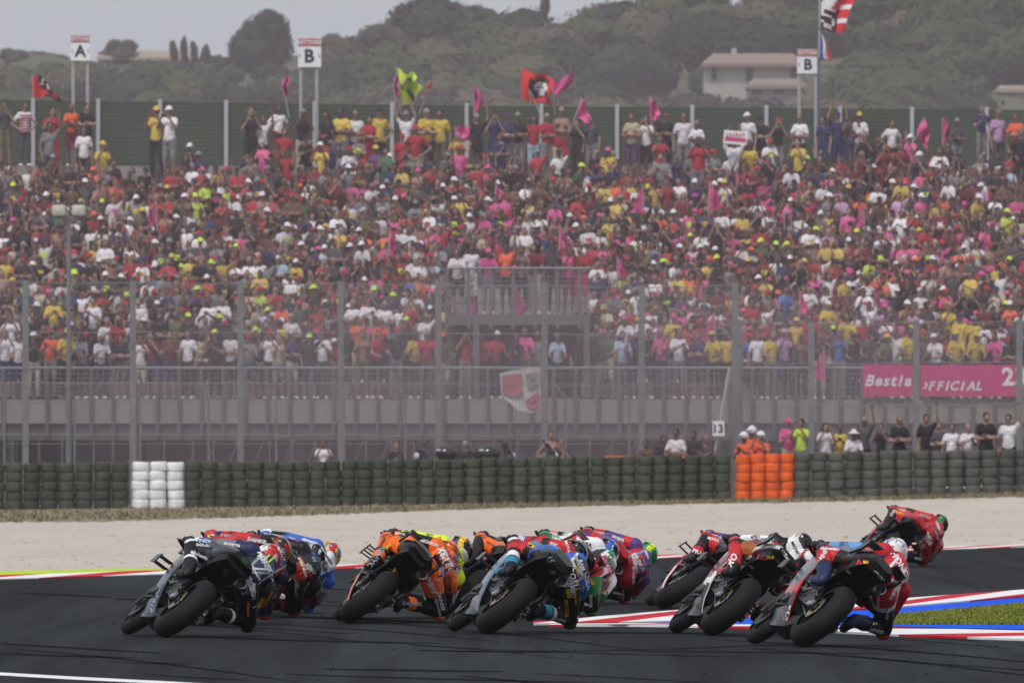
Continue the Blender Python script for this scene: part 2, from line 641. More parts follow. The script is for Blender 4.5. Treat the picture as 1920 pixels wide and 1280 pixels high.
def kerb(name, rows, cell, slant, first):
    """raised kerb of alternate blocks; rows = (photo x, far row, near row)"""
    root = link(name, None, None, kind='structure')
    xs = [r[0] for r in rows]; fa = [r[1] for r in rows]; ne = [r[2] for r in rows]
    x = xs[0]; i = first
    while x < xs[-1] + slant:
        w = cell(x) * (.75 if i % 2 else 1.2)
        xb = x + w
        vs = []
        for px, u in ((x, 0.0), (xb, 0.0), (xb - slant, 1.0), (x - slant, 1.0)):
            f, q = float(np.interp(px, xs, fa)), float(np.interp(px, xs, ne))
            vs.append(G(min(max(px, xs[0]), xs[-1] + 40), f + (q - f) * u, 0.02))
        # short runs so that each block follows the bend of the kerb
        m = 8
        top = []
        for j in range(m + 1):
            for u in (0.0, 1.0):
                px = min(max(x + w * j / m - slant * u, xs[0]), xs[-1] + 40)
                f, q = float(np.interp(px, xs, fa)), float(np.interp(px, xs, ne))
                top.append(G(px, f + (q - f) * u, 0.02))
        nb_ = len(top)
        fs = [(2 * j, 2 * j + 1, 2 * j + 3, 2 * j + 2) for j in range(m)]
        fs += [(2 * j + 1, nb_ + 2 * j + 1, nb_ + 2 * j + 3, 2 * j + 3) for j in range(m)] + [(0, nb_, nb_ + 1, 1), (2 * m, 2 * m + 1, nb_ + 2 * m + 1, nb_ + 2 * m)]
        mb = MB(); mb.add(top + [v - Vector((0, 0, .03)) for v in top], fs)
        if (top[-1] - top[0]).length > .05:
            mb.build('kerb_block', P_red if i % 2 else P_white, root, smooth=0)
        x = xb; i += 1
    return root


kerb('near_apex_kerb', [(1030, 1168.5, 1170), (1180, 1167, 1170), (1300, 1168, 1172), (1450, 1170, 1176.5), (1580, 1173, 1183), (1700, 1176, 1189), (1920, 1181, 1196.5), (2200, 1188, 1206)],
     lambda x: rnd.uniform(150, 230), 330, 0)
kerb('far_apex_kerb', [(1000, 1164, 1167.5), (1080, 1158, 1166.5), (1150, 1152, 1165.5), (1280, 1141.5, 1162), (1450, 1133, 1151), (1700, 1120, 1135), (1920, 1104, 1116), (2200, 1085, 1093)],
     lambda x: rnd.uniform(110, 170), 240, 1)

M_turf = ground_mat('turf', (0.10, 0.13, 0.02), (0.24, 0.22, 0.08), 1.2, stretch=(1, .3, 1))
isl = [(1610, 1165), (1680, 1152), (1780, 1143), (1920, 1130), (2200, 1105), (2200, 1180), (1920, 1171), (1760, 1170.5), (1660, 1170)]
sheet('grass_island', [G(*p) for p in isl][::-1], 0.008, M_turf, kind='structure')
tris_v, tris_f, tris_c = [], [], []
rnd = random.Random(5)
for _ in range(16000):
    px = rnd.uniform(1615, 2000)
    far = float(np.interp(px, [1610, 1680, 1780, 1920, 2200], [1166, 1152.5, 1143.5, 1130.5, 1105]))
    nea = float(np.interp(px, [1610, 1660, 1760, 1920, 2200], [1167, 1169.5, 1170, 1170.5, 1179]))
    p = G(px, far + (nea - far) * rnd.random(), 0.006)
    h = rnd.uniform(.012, .034); a = rnd.uniform(0, 2 * pi); w = rnd.uniform(.008, .016)
    k = len(tris_v)
    lean = Vector((rnd.uniform(-.03, .03), rnd.uniform(-.03, .03), h))
    tris_v += [p + Vector((cos(a) * w, sin(a) * w, 0)), p - Vector((cos(a) * w, sin(a) * w, 0)), p + lean]
    tris_f.append((k, k + 1, k + 2))
    dry = 0.5 + 0.5 * sin(p.x * 5.0 + 1.5 * sin(p.y * .8)) * sin(p.y * 0.55 + 1.0)
    if rnd.random() < 0.12 + .6 * max(0, dry - .6):
        tris_c.append((0.26, 0.25, 0.085))
    else:
        g = rnd.uniform(.9, 1.12)
        tris_c.append((0.17 * g, 0.195 * g, 0.024 * g))
me = bpy.data.meshes.new('grass'); me.from_pydata(tris_v, [], tris_f); me.materials.append(CROWDCLOTH)
set_face_colors(me, np.array(tris_c))
link('grass', me, None, kind='stuff', label='short green grass with straw patches on the island inside the blue and red kerbs')
# dry tufts along the tyre wall
tris_v, tris_f, tris_c = [], [], []
for _ in range(7000):
    px = rnd.uniform(-30, 1950)
    a = wall_foot(px) + .5
    q = float(np.interp(px, [0, 420, 900, 1250, 1500, 1920], [979, 971, 954, 945, 941, 931]))
    p = on_gravel(px, a + (q - a) * rnd.random() ** .8)
    h = rnd.uniform(.03, .10); an = rnd.uniform(0, 2 * pi); w = rnd.uniform(.015, .04)
    k = len(tris_v)
    tris_v += [p + Vector((cos(an) * w, sin(an) * w, 0)), p - Vector((cos(an) * w, sin(an) * w, 0)), p + Vector((rnd.uniform(-.08, .08), rnd.uniform(-.05, .05), h))]
    tris_f.append((k, k + 1, k + 2))
    g = rnd.uniform(.7, 1.25)
    tris_c.append((0.23 * g, 0.19 * g, 0.115 * g) if rnd.random() < .85 else (.14 * g, .135 * g, .06 * g))
me = bpy.data.meshes.new('dry_grass'); me.from_pydata(tris_v, [], tris_f); me.materials.append(CROWDCLOTH)
set_face_colors(me, np.array(tris_c))
link('dry_grass', me, None, kind='stuff', label='low straw coloured grass growing along the foot of the tyre wall')

# dark tyre marks laid down in long arcs
M_mark = mat('tyre_mark', (.0042, .0047, .005), .95, var=.3, scale=.7, spec=.03)
rnd = random.Random(8)
marks = link('tyre_marks', None, None, kind='structure')
for i in range(36):
    px0, py0 = rnd.uniform(-150, 1700), rnd.uniform(1095, 1270)
    L = rnd.uniform(120, 700); sl = rnd.uniform(.01, .085); cv = rnd.uniform(-.00005, .00009)
    th = rnd.uniform(.5, 2.0)
    vs = []
    nseg = 14
    for j in range(nseg + 1):
        dx = L * j / nseg
        y = py0 + sl * dx + cv * dx * dx
        t = th * sin(pi * min(max(j / nseg, .04), .96)) ** .5
        vs += [G(px0 + dx, y - t, .0022), G(px0 + dx, y + t, .0022)]
    mb = MB(); mb.add(vs, [(2 * j + 1, 2 * j + 3, 2 * j + 2, 2 * j) for j in range(nseg)])
    mb.build('tyre_mark', M_mark, marks, 0)
# rubber crumbs lying on the asphalt
M_crumb = mat('rubber_crumb', (0.006, 0.006, 0.006), .9)
mb = MB()
for _ in range(130):
    p = G(rnd.uniform(-20, 1940), rnd.uniform(1100, 1278), 0.0)
    s = rnd.uniform(.003, .008)
    mb.ball(p + Vector((0, 0, s * .6)), (s * rnd.uniform(1, 2.2), s * 1.6, s), 6, 4)
mb.build('rubber_crumbs', M_crumb, None, kind='stuff', label='dark crumbs of tyre rubber strewn over the asphalt')

# loose stones and clods lying on the gravel
st_v, st_f, st_c = [], [], []
rnd = random.Random(14)
for _ in range(900):
    px = rnd.uniform(-30, 1950)
    y0 = float(np.interp(px, [0, 420, 900, 1250, 1500, 1920], [981, 972, 956, 947, 943, 933]))
    p = on_gravel(px, y0 + (track_far(px) - 8 - y0) * rnd.random() ** .7)
    s_ = rnd.choice([.008, .011, .015, .021]) * rnd.uniform(.7, 1.3)
    o_ = len(st_v)
    for dz in (0, 1):
        for k in range(5):
            a = k * 1.2566 + rnd.uniform(-.3, .3)
            r_ = s_ * (1.5 if dz == 0 else .8) * rnd.uniform(.7, 1.2)
            st_v.append(p + Vector((cos(a) * r_ * 1.5, sin(a) * r_ * 2, dz * s_ * .9)))
    st_f += [(o_ + k, o_ + (k + 1) % 5, o_ + 5 + (k + 1) % 5, o_ + 5 + k) for k in range(5)] + [(o_ + 5, o_ + 6, o_ + 7, o_ + 8, o_ + 9)]
    g = rnd.choice([.8, .92, 1.0, 1.08])
    st_c += [(.42 * g, .37 * g, .325 * g)] * 6
me = bpy.data.meshes.new('loose_stones'); me.from_pydata(st_v, [], st_f); me.materials.append(CROWDCLOTH)
set_face_colors(me, np.array(st_c))
link('loose_stones', me, None, kind='stuff', label='loose stones and clods scattered over the pale gravel trap')

# ------------------------------------------------------------------ hills behind
def ridge_y(px):
    xs = [-900, -200, 0, 100, 200, 400, 560, 700, 800, 1000, 1250, 1400, 1700, 1920, 2600, 3200]
    ys = [125, 120, 120, 116, 116, 108, 104, 98, 84, 70, 46, 8, -40, -60, -80, -80]
    return float(np.interp(px, xs, ys))


def hill_z(px, D):
    """terrain height along the ray column px at distance D (450 .. 1500)"""
    D1 = 1250.0
    zr = HC + (YH - ridge_y(px)) / FPX * D1
    t = min(max((D - 450) / (D1 - 450), 0), 1.25)
    prof = t ** 1.25 if t < 1 else 1 - (t - 1) * .35
    bump = 1.6 * sin(px * .013 + D * .011) * sin(D * .006 + px * .004) * min(t * 1.5, 1)
    return 4.5 + (zr - 4.5) * prof + bump * (0 if t > .97 else 1)


M_hill = ground_mat('hill_scrub', (0.045, 0.05, 0.028), (0.12, 0.125, 0.065), 0.03, bump=0.2, fine=1.0, contrast=(.35, .7))
mb = MB()
PXS = np.linspace(-900, 2900, 96); DS = np.concatenate([np.linspace(415, 1250, 34), [1320, 1420, 1560]])
vs = []
for D in DS:
    for px in PXS:
        vs.append(Vector(((px - 960) / FPX * D, D, hill_z(px, D) if D > 450 else 4.5 * (D - 415) / 35 - .05)))
nx = len(PXS)
fs = [(j * nx + i, j * nx + i + 1, (j + 1) * nx + i + 1, (j + 1) * nx + i) for j in range(len(DS) - 1) for i in range(nx - 1)]
mb.add(vs, fs)
mb.build('hills', M_hill, None, 180, kind='structure')
# ------------------------------------------------------------------ trees
M_bark = mat('bark', (0.09, 0.07, 0.055), .9)
M_leaf = tint_mat('leaf', 0.7, 0.25, 1.5, 0.2, attr='col')
rnd = random.Random(21)


def leaf_cloud(lobes, n, size, base, rnd, spread=0.3):
    """many leaf-sized faces through the volume of a few lobes: verts, faces, colours"""
    vs, fs, cs = [], [], []
    wts = [lb[1][0] * lb[1][2] for lb in lobes]
    for _ in range(n):
        c, r = rnd.choices(lobes, wts)[0]
        d = Vector((rnd.gauss(0, 1), rnd.gauss(0, 1), rnd.gauss(0, 1))).normalized()
        q = rnd.choice((rnd.uniform(.55, .9), rnd.uniform(.86, 1.04), rnd.uniform(.9, 1.02)))
        p = Vector(c) + Vector((d.x * r[0], d.y * r[1], d.z * r[2])) * q
        nrm = (d + Vector((rnd.gauss(0, spread), rnd.gauss(0, spread), rnd.gauss(0, spread) + .25))).normalized()
        a = nrm.orthogonal().normalized()
        a = Matrix.Rotation(rnd.uniform(0, 2 * pi), 3, nrm) @ a
        b2 = nrm.cross(a)
        s = size * rnd.uniform(.6, 1.4)
        k = len(vs)
        vs += [p + a * s, p + b2 * s * .7, p - a * s, p - b2 * s * .7]
        fs.append((k, k + 1, k + 2, k + 3))
        g = rnd.uniform(.86, 1.14)
        cs.append((base[0] * g, base[1] * g, base[2] * g))
    return vs, fs, cs


def core(lobes, vs, fs, cs, base, k=.84):
    for c, r in lobes:
        o = len(vs)
        for j in range(7):
            th = pi * j / 6
            for i in range(10):
                ph = .628 * i + j * .3
                w = k * (1 + .10 * sin(3 * ph + j * 1.7 + c[0]))
                vs.append(Vector((c[0] + r[0] * w * sin(th) * cos(ph), c[1] + r[1] * w * sin(th) * sin(ph), c[2] + r[2] * w * cos(th))))
        for j in range(6):
            for i in range(10):
                fs.append((o + j * 10 + i, o + (j + 1) * 10 + i, o + (j + 1) * 10 + (i + 1) % 10, o + j * 10 + (i + 1) % 10)); cs.append(base)


def leaf_mesh(name, vs, fs, cs):
    me = bpy.data.meshes.new(name)
    me.from_pydata(vs, [], fs)
    me.materials.append(M_leaf)
    set_face_colors(me, np.array(cs))
    return me


def tree(name, label, px, ytop, wpx, hpx, D, base=(0.045, 0.06, 0.028), lobes=9, n=1500, flat=False, group=None, trunk=True):
    """crown spans wpx by hpx photo pixels with its top at ytop, standing at distance D"""
    k = D / FPX
    w, h = wpx * k, hpx * k
    top = W(px, ytop, D)
    zg = min(hill_z(px, D), top.z - h * 1.05)
    root = thing(name, label, 'tree', (top.x, D, zg), group=group)
    cz = top.z - zg - h / 2
    lb = []
    for i in range(lobes):
        a = 2 * pi * i / lobes + rnd.uniform(-.3, .3)
        rr = rnd.uniform(.2, .62)
        zz = rnd.uniform(-.35, .38) if not flat else rnd.uniform(-.25, .1)
        sc = rnd.uniform(.34, .52) * (1 - .4 * abs(zz))
        lb.append(((cos(a) * rr * w / 2, sin(a) * rr * w / 2, cz + zz * h), (w * sc * .62, w * sc * .62, h * sc * .7)))
    lb.append(((0, 0, cz + h * .08), (w * .36, w * .36, h * .42)))
    if flat:
        lb = [((cos(2.4 * i) * w * .3, sin(2.4 * i) * w * .3, cz + h * .1 * sin(i)), (w * .24, w * .24, h * .38)) for i in range(lobes)] + [((0, 0, cz + h * .1), (w * .32, w * .32, h * .42))]
    vs, fs, cs = leaf_cloud(lb, int(n * 2.2), max(.11, .034 * min(w, h * 1.5)), base, rnd)
    core(lb, vs, fs, cs, base)
    link('crown', leaf_mesh('crown', vs, fs, cs), root)
    t = MB()
    t.tube([(0, 0, -.3), (.05 * w, 0, cz * .5), (0, 0, cz)], [.05 * w, .04 * w, .02 * w], 7)
    for i in range(4):
        a = i * 1.7
        t.tube([(0, 0, cz * .7), (cos(a) * w * .2, sin(a) * w * .2, cz + h * .15)], [.025 * w, .01 * w], 5)
    t.build('trunk', M_bark, root)
    return root


# far woodland that reads as one mass on the slopes
lb_v, lb_f, lb_c = [], [], []
for i in range(520):
    px = rnd.uniform(-90, 2010) if rnd.random() < .7 else rnd.uniform(-90, 760)
    D = rnd.uniform(700, 1235)
    zg = hill_z(px, D)
    if px > 700:
        r = rnd.uniform(1.6, 3.7); fl = rnd.uniform(.48, .75)
    else:
        r = rnd.uniform(1.2, 2.5); fl = rnd.uniform(.55, .85)
    h = r * rnd.uniform(.35, .9)
    yp = YH - (zg + h + r * fl - HC) / D * FPX
    if px < 720 and yp < ridge_y(px) - 7:
        continue
    if 1285 < px + r * 20 and px - r * 20 < 1530 and D < 960 and yp < 162:
        continue
    if px + r * 24 > 1858 and D < 905:
        continue
    c = Vector(((px - 960) / FPX * D, D, zg + h))
    hue = rnd.random()
    base = (0.040, 0.056, 0.018) if hue < .45 else ((0.070, 0.073, 0.030) if hue < .64 else ((0.020, 0.029, 0.013) if hue < .92 else (0.085, 0.072, 0.045)))
    lobes = [((c.x, c.y, c.z), (r, r, r * fl))]
    for q in range(4):
        aa = q * 1.57 + rnd.uniform(-.5, .5)
        lobes.append(((c.x + cos(aa) * r * .6, c.y + sin(aa) * r * .6, c.z - r * fl * rnd.uniform(-.15, .35)), (r * .55, r * .55, r * fl * .62)))
    v, f, cc = leaf_cloud(lobes, int(150 + 80 * r * r), .22, base, rnd, .28)
    core(lobes, v, f, cc, base)
    o = len(lb_v)
    lb_v += v; lb_f += [tuple(q + o for q in ff) for ff in f]; lb_c += cc
link('woodland', leaf_mesh('woodland', lb_v, lb_f, lb_c), None, kind='stuff', label='hazy grey green woodland covering the hillside behind the grandstand')

DK = (0.036, 0.044, 0.024)
tree('round_tree', 'large round dark tree alone on the skyline left of the middle sector sign', 489, 27, 124, 108, 1180, DK, 12, 2900)
tree('broad_tree', 'wide dark tree clump where the wooded hill meets the sky, behind the lime flag', 840, 15, 190, 125, 1160, DK, 12, 2600)
tree('broad_tree', 'lower brownish tree on the skyline between the sector sign and the dark clump', 712, 54, 130, 90, 1170, (0.065, 0.06, 0.036), 9, 1600)
tree('broad_tree', 'dark treetop along the upper edge above the pine crowns, centre of the hill', 1165, 4, 150, 62, 1190, DK, 10, 1900)
tree('umbrella_pine', 'flat topped umbrella pine above the red and black skull flag', 930, 78, 200, 86, 1040, (0.052, 0.072, 0.026), 9, 2200, True)
tree('umbrella_pine', 'flat topped umbrella pine highest on the wooded slope, right of the middle', 1110, 36, 190, 62, 1100, (0.055, 0.075, 0.028), 9, 2000, True)
tree('umbrella_pine', 'flat topped umbrella pine left of the long white farmhouse', 1222, 44, 130, 60, 1130, (0.055, 0.072, 0.03), 8, 1600, True)
tree('slim_conifer', 'thin conifer poking into the sky at the top of the hill', 1021, -6, 22, 62, 1210, (0.05, 0.048, 0.034), 5, 420)
for i, (px, yt, w_, h_) in enumerate([(325, 78, 20, 44), (345, 73, 20, 50), (364, 79, 20, 46), (386, 85, 24, 42)]):
    tree('small_conifer', 'small dark conifer beside the pale roofed farm, %s of the row of four' % ['leftmost', 'second from left', 'third from left', 'rightmost'][i], px, yt, w_, h_, 1190, DK, 4, 300, group='row of conifers beside the pale roofs')
tree('bush_tree', 'rounded shrubby tree behind the pale farm roofs at the left', 224, 79, 84, 52, 1226, (0.06, 0.062, 0.038), 7, 900)
tree('bush_tree', 'low grey bush on the skyline left of the pale farm roofs', 78, 99, 48, 40, 1215, (0.06, 0.058, 0.05), 5, 400)
tree('bush_tree', 'brown green tree right behind the middle sector sign', 640, 68, 110, 80, 1190, (0.07, 0.07, 0.04), 8, 1000)
tree('bush_tree', 'grey green tree on the left skyline above the red flag', 30, 96, 70, 40, 1200, (0.06, 0.065, 0.04), 6, 700)
tree('bush_tree', 'darker shrub on the left skyline just left of the A sign', 112, 101, 60, 34, 1205, (0.05, 0.052, 0.035), 6, 600)
tree('broad_tree', 'big hazy tree at the upper right corner behind the tall flagpole', 1690, -10, 190, 130, 1160, (0.055, 0.055, 0.04), 11, 2000)
tree('broad_tree', 'olive brown tree on the slope right of the tall flagpole', 1640, 92, 150, 70, 1020, (0.085, 0.08, 0.048), 9, 1400)
tree('broad_tree', 'dark tree above the roof of the white farmhouse', 1400, 10, 190, 80, 1180, (0.04, 0.045, 0.03), 10, 2000)

# ------------------------------------------------------------------ far buildings
M_plaster = mat('pale_plaster', (0.40, 0.385, 0.35), .9, var=.1, scale=1.0)
M_roof = mat('old_tiles', (0.24, 0.175, 0.14), .9, var=.25, scale=2.0)
M_pale_roof = mat('pale_tiles', (0.34, 0.27, 0.21), .9, var=.2, scale=2.0)
M_dark = mat('dark_opening', (0.03, 0.03, 0.03), .8)


def house(name, label, x0, x1, ye, yr, yb, D, roofm, wallm, wins=(), chimney=None, deep=9.0, hip=.12):
    """x0..x1 eaves, ye eaves row, yr ridge row, yb foot row"""
    k = D / FPX
    Lx = (x1 - x0) * k
    zb, ze, zr = [HC + (YH - y) * k for y in (yb, ye, yr)]
    root = thing(name, label, 'house', (((x0 + x1) / 2 - 960) * k, D, zb - 3.0))
    H = ze - zb + 3.0
    MB().box((0, deep / 2, H / 2), (Lx * .94, deep, H)).build('wall', wallm, root, 0)
    r = MB()
    hr = zr - ze
    a, b_ = Lx / 2, deep / 2
    r.add([(-a, -.6, H), (a, -.6, H), (a, deep + .6, H), (-a, deep + .6, H), (-a + Lx * hip, b_, H + hr), (a - Lx * hip, b_, H + hr),
           (-a, -.6, H - .25), (a, -.6, H - .25), (a, deep + .6, H - .25), (-a, deep + .6, H - .25)],
          [(0, 1, 5, 4), (1, 2, 5), (2, 3, 4, 5), (3, 0, 4), (0, 6, 7, 1), (1, 7, 8, 2), (2, 8, 9, 3), (3, 9, 6, 0), (6, 9, 8, 7)])
    rf = r.build('roof', roofm, root, 0)
    if chimney is not None:
        MB().box(((chimney - (x0 + x1) / 2) * k, b_ - .5, H + hr * .9 + .1), (.35, .35, .6)).build('chimney', wallm, rf, 0)
    for wx0, wx1, wy0, wy1 in wins:
        f = MB()
        cx = ((wx0 + wx1) / 2 - (x0 + x1) / 2) * k
        cz = HC + (YH - (wy0 + wy1) / 2) * k - (zb - 3.0)
        w_, h_ = (wx1 - wx0) * k, (wy1 - wy0) * k
        f.box((cx, 0.0, cz), (w_ + .16, .16, h_ + .16))
        wn_ = f.build('window', wallm, root, 0)
        MB().box((cx, -.06, cz), (w_, .09, h_)).build('pane', M_dark, wn_, 0)
    return root


house('farmhouse', 'long white farmhouse with a brown hipped roof left of the tall flagpole', 1316, 1512, 119, 97, 160, 938, M_roof, M_plaster,
      [(1334, 1344, 122, 150), (1398, 1412, 122, 152), (1482, 1494, 124, 146), (1506, 1510, 124, 144)], 1378)
house('farm_shed', 'low shed with a sloping brown roof below the white farmhouse', 1400, 1512, 160, 146, 178, 905, M_roof, mat('shed_plaster', (.3, .29, .28), .9), [(1410, 1430, 164, 176), (1450, 1470, 164, 176)], deep=6)
house('farm_roofs', 'pale roofed farm building on the skyline right of the A sign', 182, 302, 108, 92, 122, 1225, M_pale_roof, M_plaster, [(200, 206, 112, 118), (240, 246, 112, 118)], deep=8)
house('farm_roofs', 'second pale roofed farm building right of the first, before the conifers', 268, 372, 108, 93, 122, 1215, M_pale_roof, M_plaster, [(300, 306, 112, 118), (340, 346, 112, 118)], deep=8)
house('small_house', 'pale square house at the right edge behind the green fence', 1868, 1960, 166, 158, 215, 900, M_pale_roof, M_plaster, [(1896, 1902, 178, 200)], deep=6)

# ------------------------------------------------------------------ grandstand
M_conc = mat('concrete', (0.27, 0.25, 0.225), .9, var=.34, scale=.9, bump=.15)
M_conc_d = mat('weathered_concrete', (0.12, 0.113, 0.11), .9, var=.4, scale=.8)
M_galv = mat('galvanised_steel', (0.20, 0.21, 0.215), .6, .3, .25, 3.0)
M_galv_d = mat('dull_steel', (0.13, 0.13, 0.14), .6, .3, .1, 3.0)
M_under = mat('under_stand_shade', (0.03, 0.027, 0.027), .95)  # walls of recess and stair opening: their shade is put into this near-black colour
XL, XR = -17.5, 17.5
D0 = 352.0
ROW_D, ROW_H, Z0 = 0.82, 0.40, 2.60


def row_z(i): return Z0 + ROW_H * i
def row_d(i): return D0 + 0.9 + ROW_D * i


gs = thing('grandstand', 'stepped concrete grandstand packed with spectators behind the catch fence', 'grandstand', (0, D0, 0))
NROW = 16
PLX0, PLX1 = W(838, 0, 355).x, W(1106, 0, 355).x     # the stair box let into the lower rows
for i in range(NROW):
    z1 = row_z(i)
    y0 = (row_d(i) - ROW_D / 2) - D0
    dep = ROW_D if i < NROW - 1 else 3.0
    if i == 0:
        y0, dep = 0.0, 0.9 + ROW_D / 2
    segs = [(XL, XR)] if i > 5 or i == 0 else [(XL, PLX0), (PLX1, XR)]
    for xa, xb in segs:
        MB().box(((xa + xb) / 2, y0 + dep / 2, z1 - .27), (xb - xa - .004, dep, .54)).build('terrace_step', M_conc, gs, 0)
    if i:
        sb = MB()
        for xa, xb in segs:
            sb.box(((xa + xb) / 2, y0 + dep - .2, z1 + .03), (xb - xa - .05, .34, .05))
        sb.build('bench', M_conc_d, gs, 0)
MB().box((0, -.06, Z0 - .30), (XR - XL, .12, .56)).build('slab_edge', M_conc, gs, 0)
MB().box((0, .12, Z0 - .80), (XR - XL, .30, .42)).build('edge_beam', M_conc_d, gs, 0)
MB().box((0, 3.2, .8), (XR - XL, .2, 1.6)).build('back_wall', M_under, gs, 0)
for i in range(10):
    MB().box((-16 + i * 3.55, 1.2, .8), (.35, .35, 1.6)).build('column', M_conc_d, gs, 0)
# stair box in the middle
sbx = MB()
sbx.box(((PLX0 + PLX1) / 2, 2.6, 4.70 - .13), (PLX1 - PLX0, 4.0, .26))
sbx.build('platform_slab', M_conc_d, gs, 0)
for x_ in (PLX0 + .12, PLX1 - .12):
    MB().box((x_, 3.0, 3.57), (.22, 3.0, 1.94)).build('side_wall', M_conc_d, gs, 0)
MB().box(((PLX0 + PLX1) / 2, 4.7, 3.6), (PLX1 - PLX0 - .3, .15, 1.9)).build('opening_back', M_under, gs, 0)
for x_ in (893, 1100):
    p = W(x_, 0, D0 + .55)
    MB().box((p.x, .56, 3.57), (.16, .16, 1.93)).build('column', M_galv_d, gs, 0)


def railing(name, label, x0, x1, D, zb, zt, step, drop, wires, parent=None, group=None, x_first=None):
    root = thing(name, label, 'railing', (0, D, 0), group=group)
    mb = MB(); mb.tube([(x0, 0, zt), (x1, 0, zt)], .035, 8); mb.build('top_rail', M_galv, root)
    x = x0 if x_first is None else x_first
    pm = None
    while x <= x1 + .01:
        if pm is None:
            m_ = MB(); m_.box((0, 0, (zt + drop) / 2), (.085, .06, zt - drop)); pm = m_.mesh('rail_post', [M_galv_d], 0)
        link('rail_post', pm, root, (x, 0, 0))
        x += step
    wm = MB()
    z = zb + .08
    while z < zt - .03:
        wm.box(((x0 + x1) / 2, 0.035, z), (x1 - x0, .012, .016)); z += wires
    xx = x0
    while xx < x1:
        wm.box((xx, .036, (zb + zt) / 2), (.010, .010, zt - zb - .1)); xx += wires * 1.4
    wm.build('wire_panel', M_galv, root, 0, kind='stuff')
    return root


k_ = 1 / FPX * (D0 - .18)
railing('front_railing', 'long steel railing with close posts along the front edge of the grandstand', XL, XR, D0 - .18, Z0, 3.37, .545, 1.72, .11)
railing('platform_railing', 'raised railing around the stair platform in the middle of the stand', PLX0, PLX1, D0 + .62, 4.72, W(0, 503, D0 + .6).z, .55, 4.35, .12)

# ------------------------------------------------------------------ catch fence between tyre wall and stand
def catch_fence(label, posts, ytop, D, gap=.1):
    root = thing('catch_fence', label, 'fence', (0, D, 0))
    k = D / FPX
    zt = [HC + (YH - y) * k for y in ytop]
    xs = [(p - 960) * k for p in posts]
    for x, z in zip(xs, zt):
        m_ = MB()
        m_.box((x, 0, z / 2), (.06, .13, z)); m_.box((x, -.065, z / 2), (.15, .018, z)); m_.box((x, .065, z / 2), (.15, .018, z))
        for j in range(int(z / .6)):
            m_.box((x, -.08, .3 + j * .6), (.05, .02, .05))
        m_.build('fence_post', M_galv, root, 0)
    for i in range(len(xs) - 1):
        a, b_ = xs[i] + .08, xs[i + 1] - .08
        za, zb_ = zt[i] - .05, zt[i + 1] - .05
        m_ = MB()
        z = .3
        while z < min(za, zb_):
            m_.box(((a + b_) / 2, -.09, z), (b_ - a, .0045, .0045)); z += gap
        x = a
        while x < b_:
            m_.box((x, -.096, min(za, zb_) / 2), (.004, .004, min(za, zb_))); x += gap
        m_.build('wire_mesh', M_galv, root, 0, kind='stuff')
        for q in (.32, .55, .78, 1.0):
            c_ = MB()
            c_.tube([(a, -.1, za * q), ((a + b_) / 2, -.1, (za + zb_) / 2 * q - .03), (b_, -.1, zb_ * q)], .011, 5)
            c_.build('tension_cable', M_galv, root)
    return root


catch_fence('tall grey catch fence on evenly spaced posts left of the orange tyres', [-150, 48, 249, 451, 639, 822, 1021, 1203, 1378], [525, 525, 526, 527, 527, 530, 530, 535, 530], 346.5)
catch_fence('lower grey catch fence with three posts right of the orange tyres', [1378.5 + 8, 1521, 1718, 1911, 2100], [600, 603, 600, 598, 598], 347.6)

# thin debris fence with cranked tops standing in front of the slab
sf = thing('debris_fence', 'row of thin white posts with cranked tops below the grandstand railing', 'fence', (0, 349.0, 0))
k = 349.0 / FPX
for px in (8, 140, 263, 391, 518, 645, 760, 1060, 1180):
    x = (px - 960) * k
    zt = HC + (YH - 745) * k
    m_ = MB(); m_.tube([(x, 0, 0), (x, 0, zt), (x - 24 * k, -.05, zt + 30 * k)], [.035, .033, .03], 6)
    m_.build('cranked_post', M_galv, sf)
m_ = MB()
for z in (.5, 1.0, 1.5, 2.0, 2.5):
    m_.tube([((8 - 960) * k, 0, z), ((1180 - 960) * k, 0, z)], .008, 4)
m_.build('strand', M_galv, sf)

# scaffold props and braces in the dark space under the slab
sc_ = thing('scaffold_props', 'thin grey scaffold props and slanting braces under the front of the grandstand', 'scaffold', (0, 350.6, 0))
rnd = random.Random(61)
for px in range(-20, 1960, 47):
    x = (px + rnd.uniform(-9, 9) - 960) * 350.6 / FPX
    m_ = MB(); m_.tube([(x, 0, 0), (x + rnd.uniform(-.03, .03), 0, 1.62)], .028, 6); m_.build('prop', M_galv_d, sc_)
    if rnd.random() < .4:
        m_ = MB(); m_.tube([(x, .06, .1), (x + rnd.choice((-.6, .6)), .06, 1.6)], .02, 6); m_.build('brace', M_galv_d, sc_)
# ------------------------------------------------------------------ tyre wall
tm = MB()
prof = []
for a in np.linspace(-90, 90, 9):
    prof.append((.208 - .030 * (1 - cos(R(a))) ** 1.6, sin(R(a)) * .1115))
prof = [(.12, -.1115)] + prof + [(.12, .1115), (.09, .10), (.09, -.10), (.12, -.1115)]
tm.lathe_z(prof, (0, 0, 0), 16)
RUBBER = tint_mat('painted_tyre', 0.8, 0.38, 5.0, 0.25, 0.35)
TYRE = tm.mesh('tyre', [RUBBER], 40)
rnd = random.Random(31)


def wall_rows(px):      # rows of foot and top of the tyre wall
    return (wall_foot(px), float(np.interp(px, [0, 640, 1280, 1490, 1500, 1920], [868.5, 864, 853, 850, 848.5, 842])))


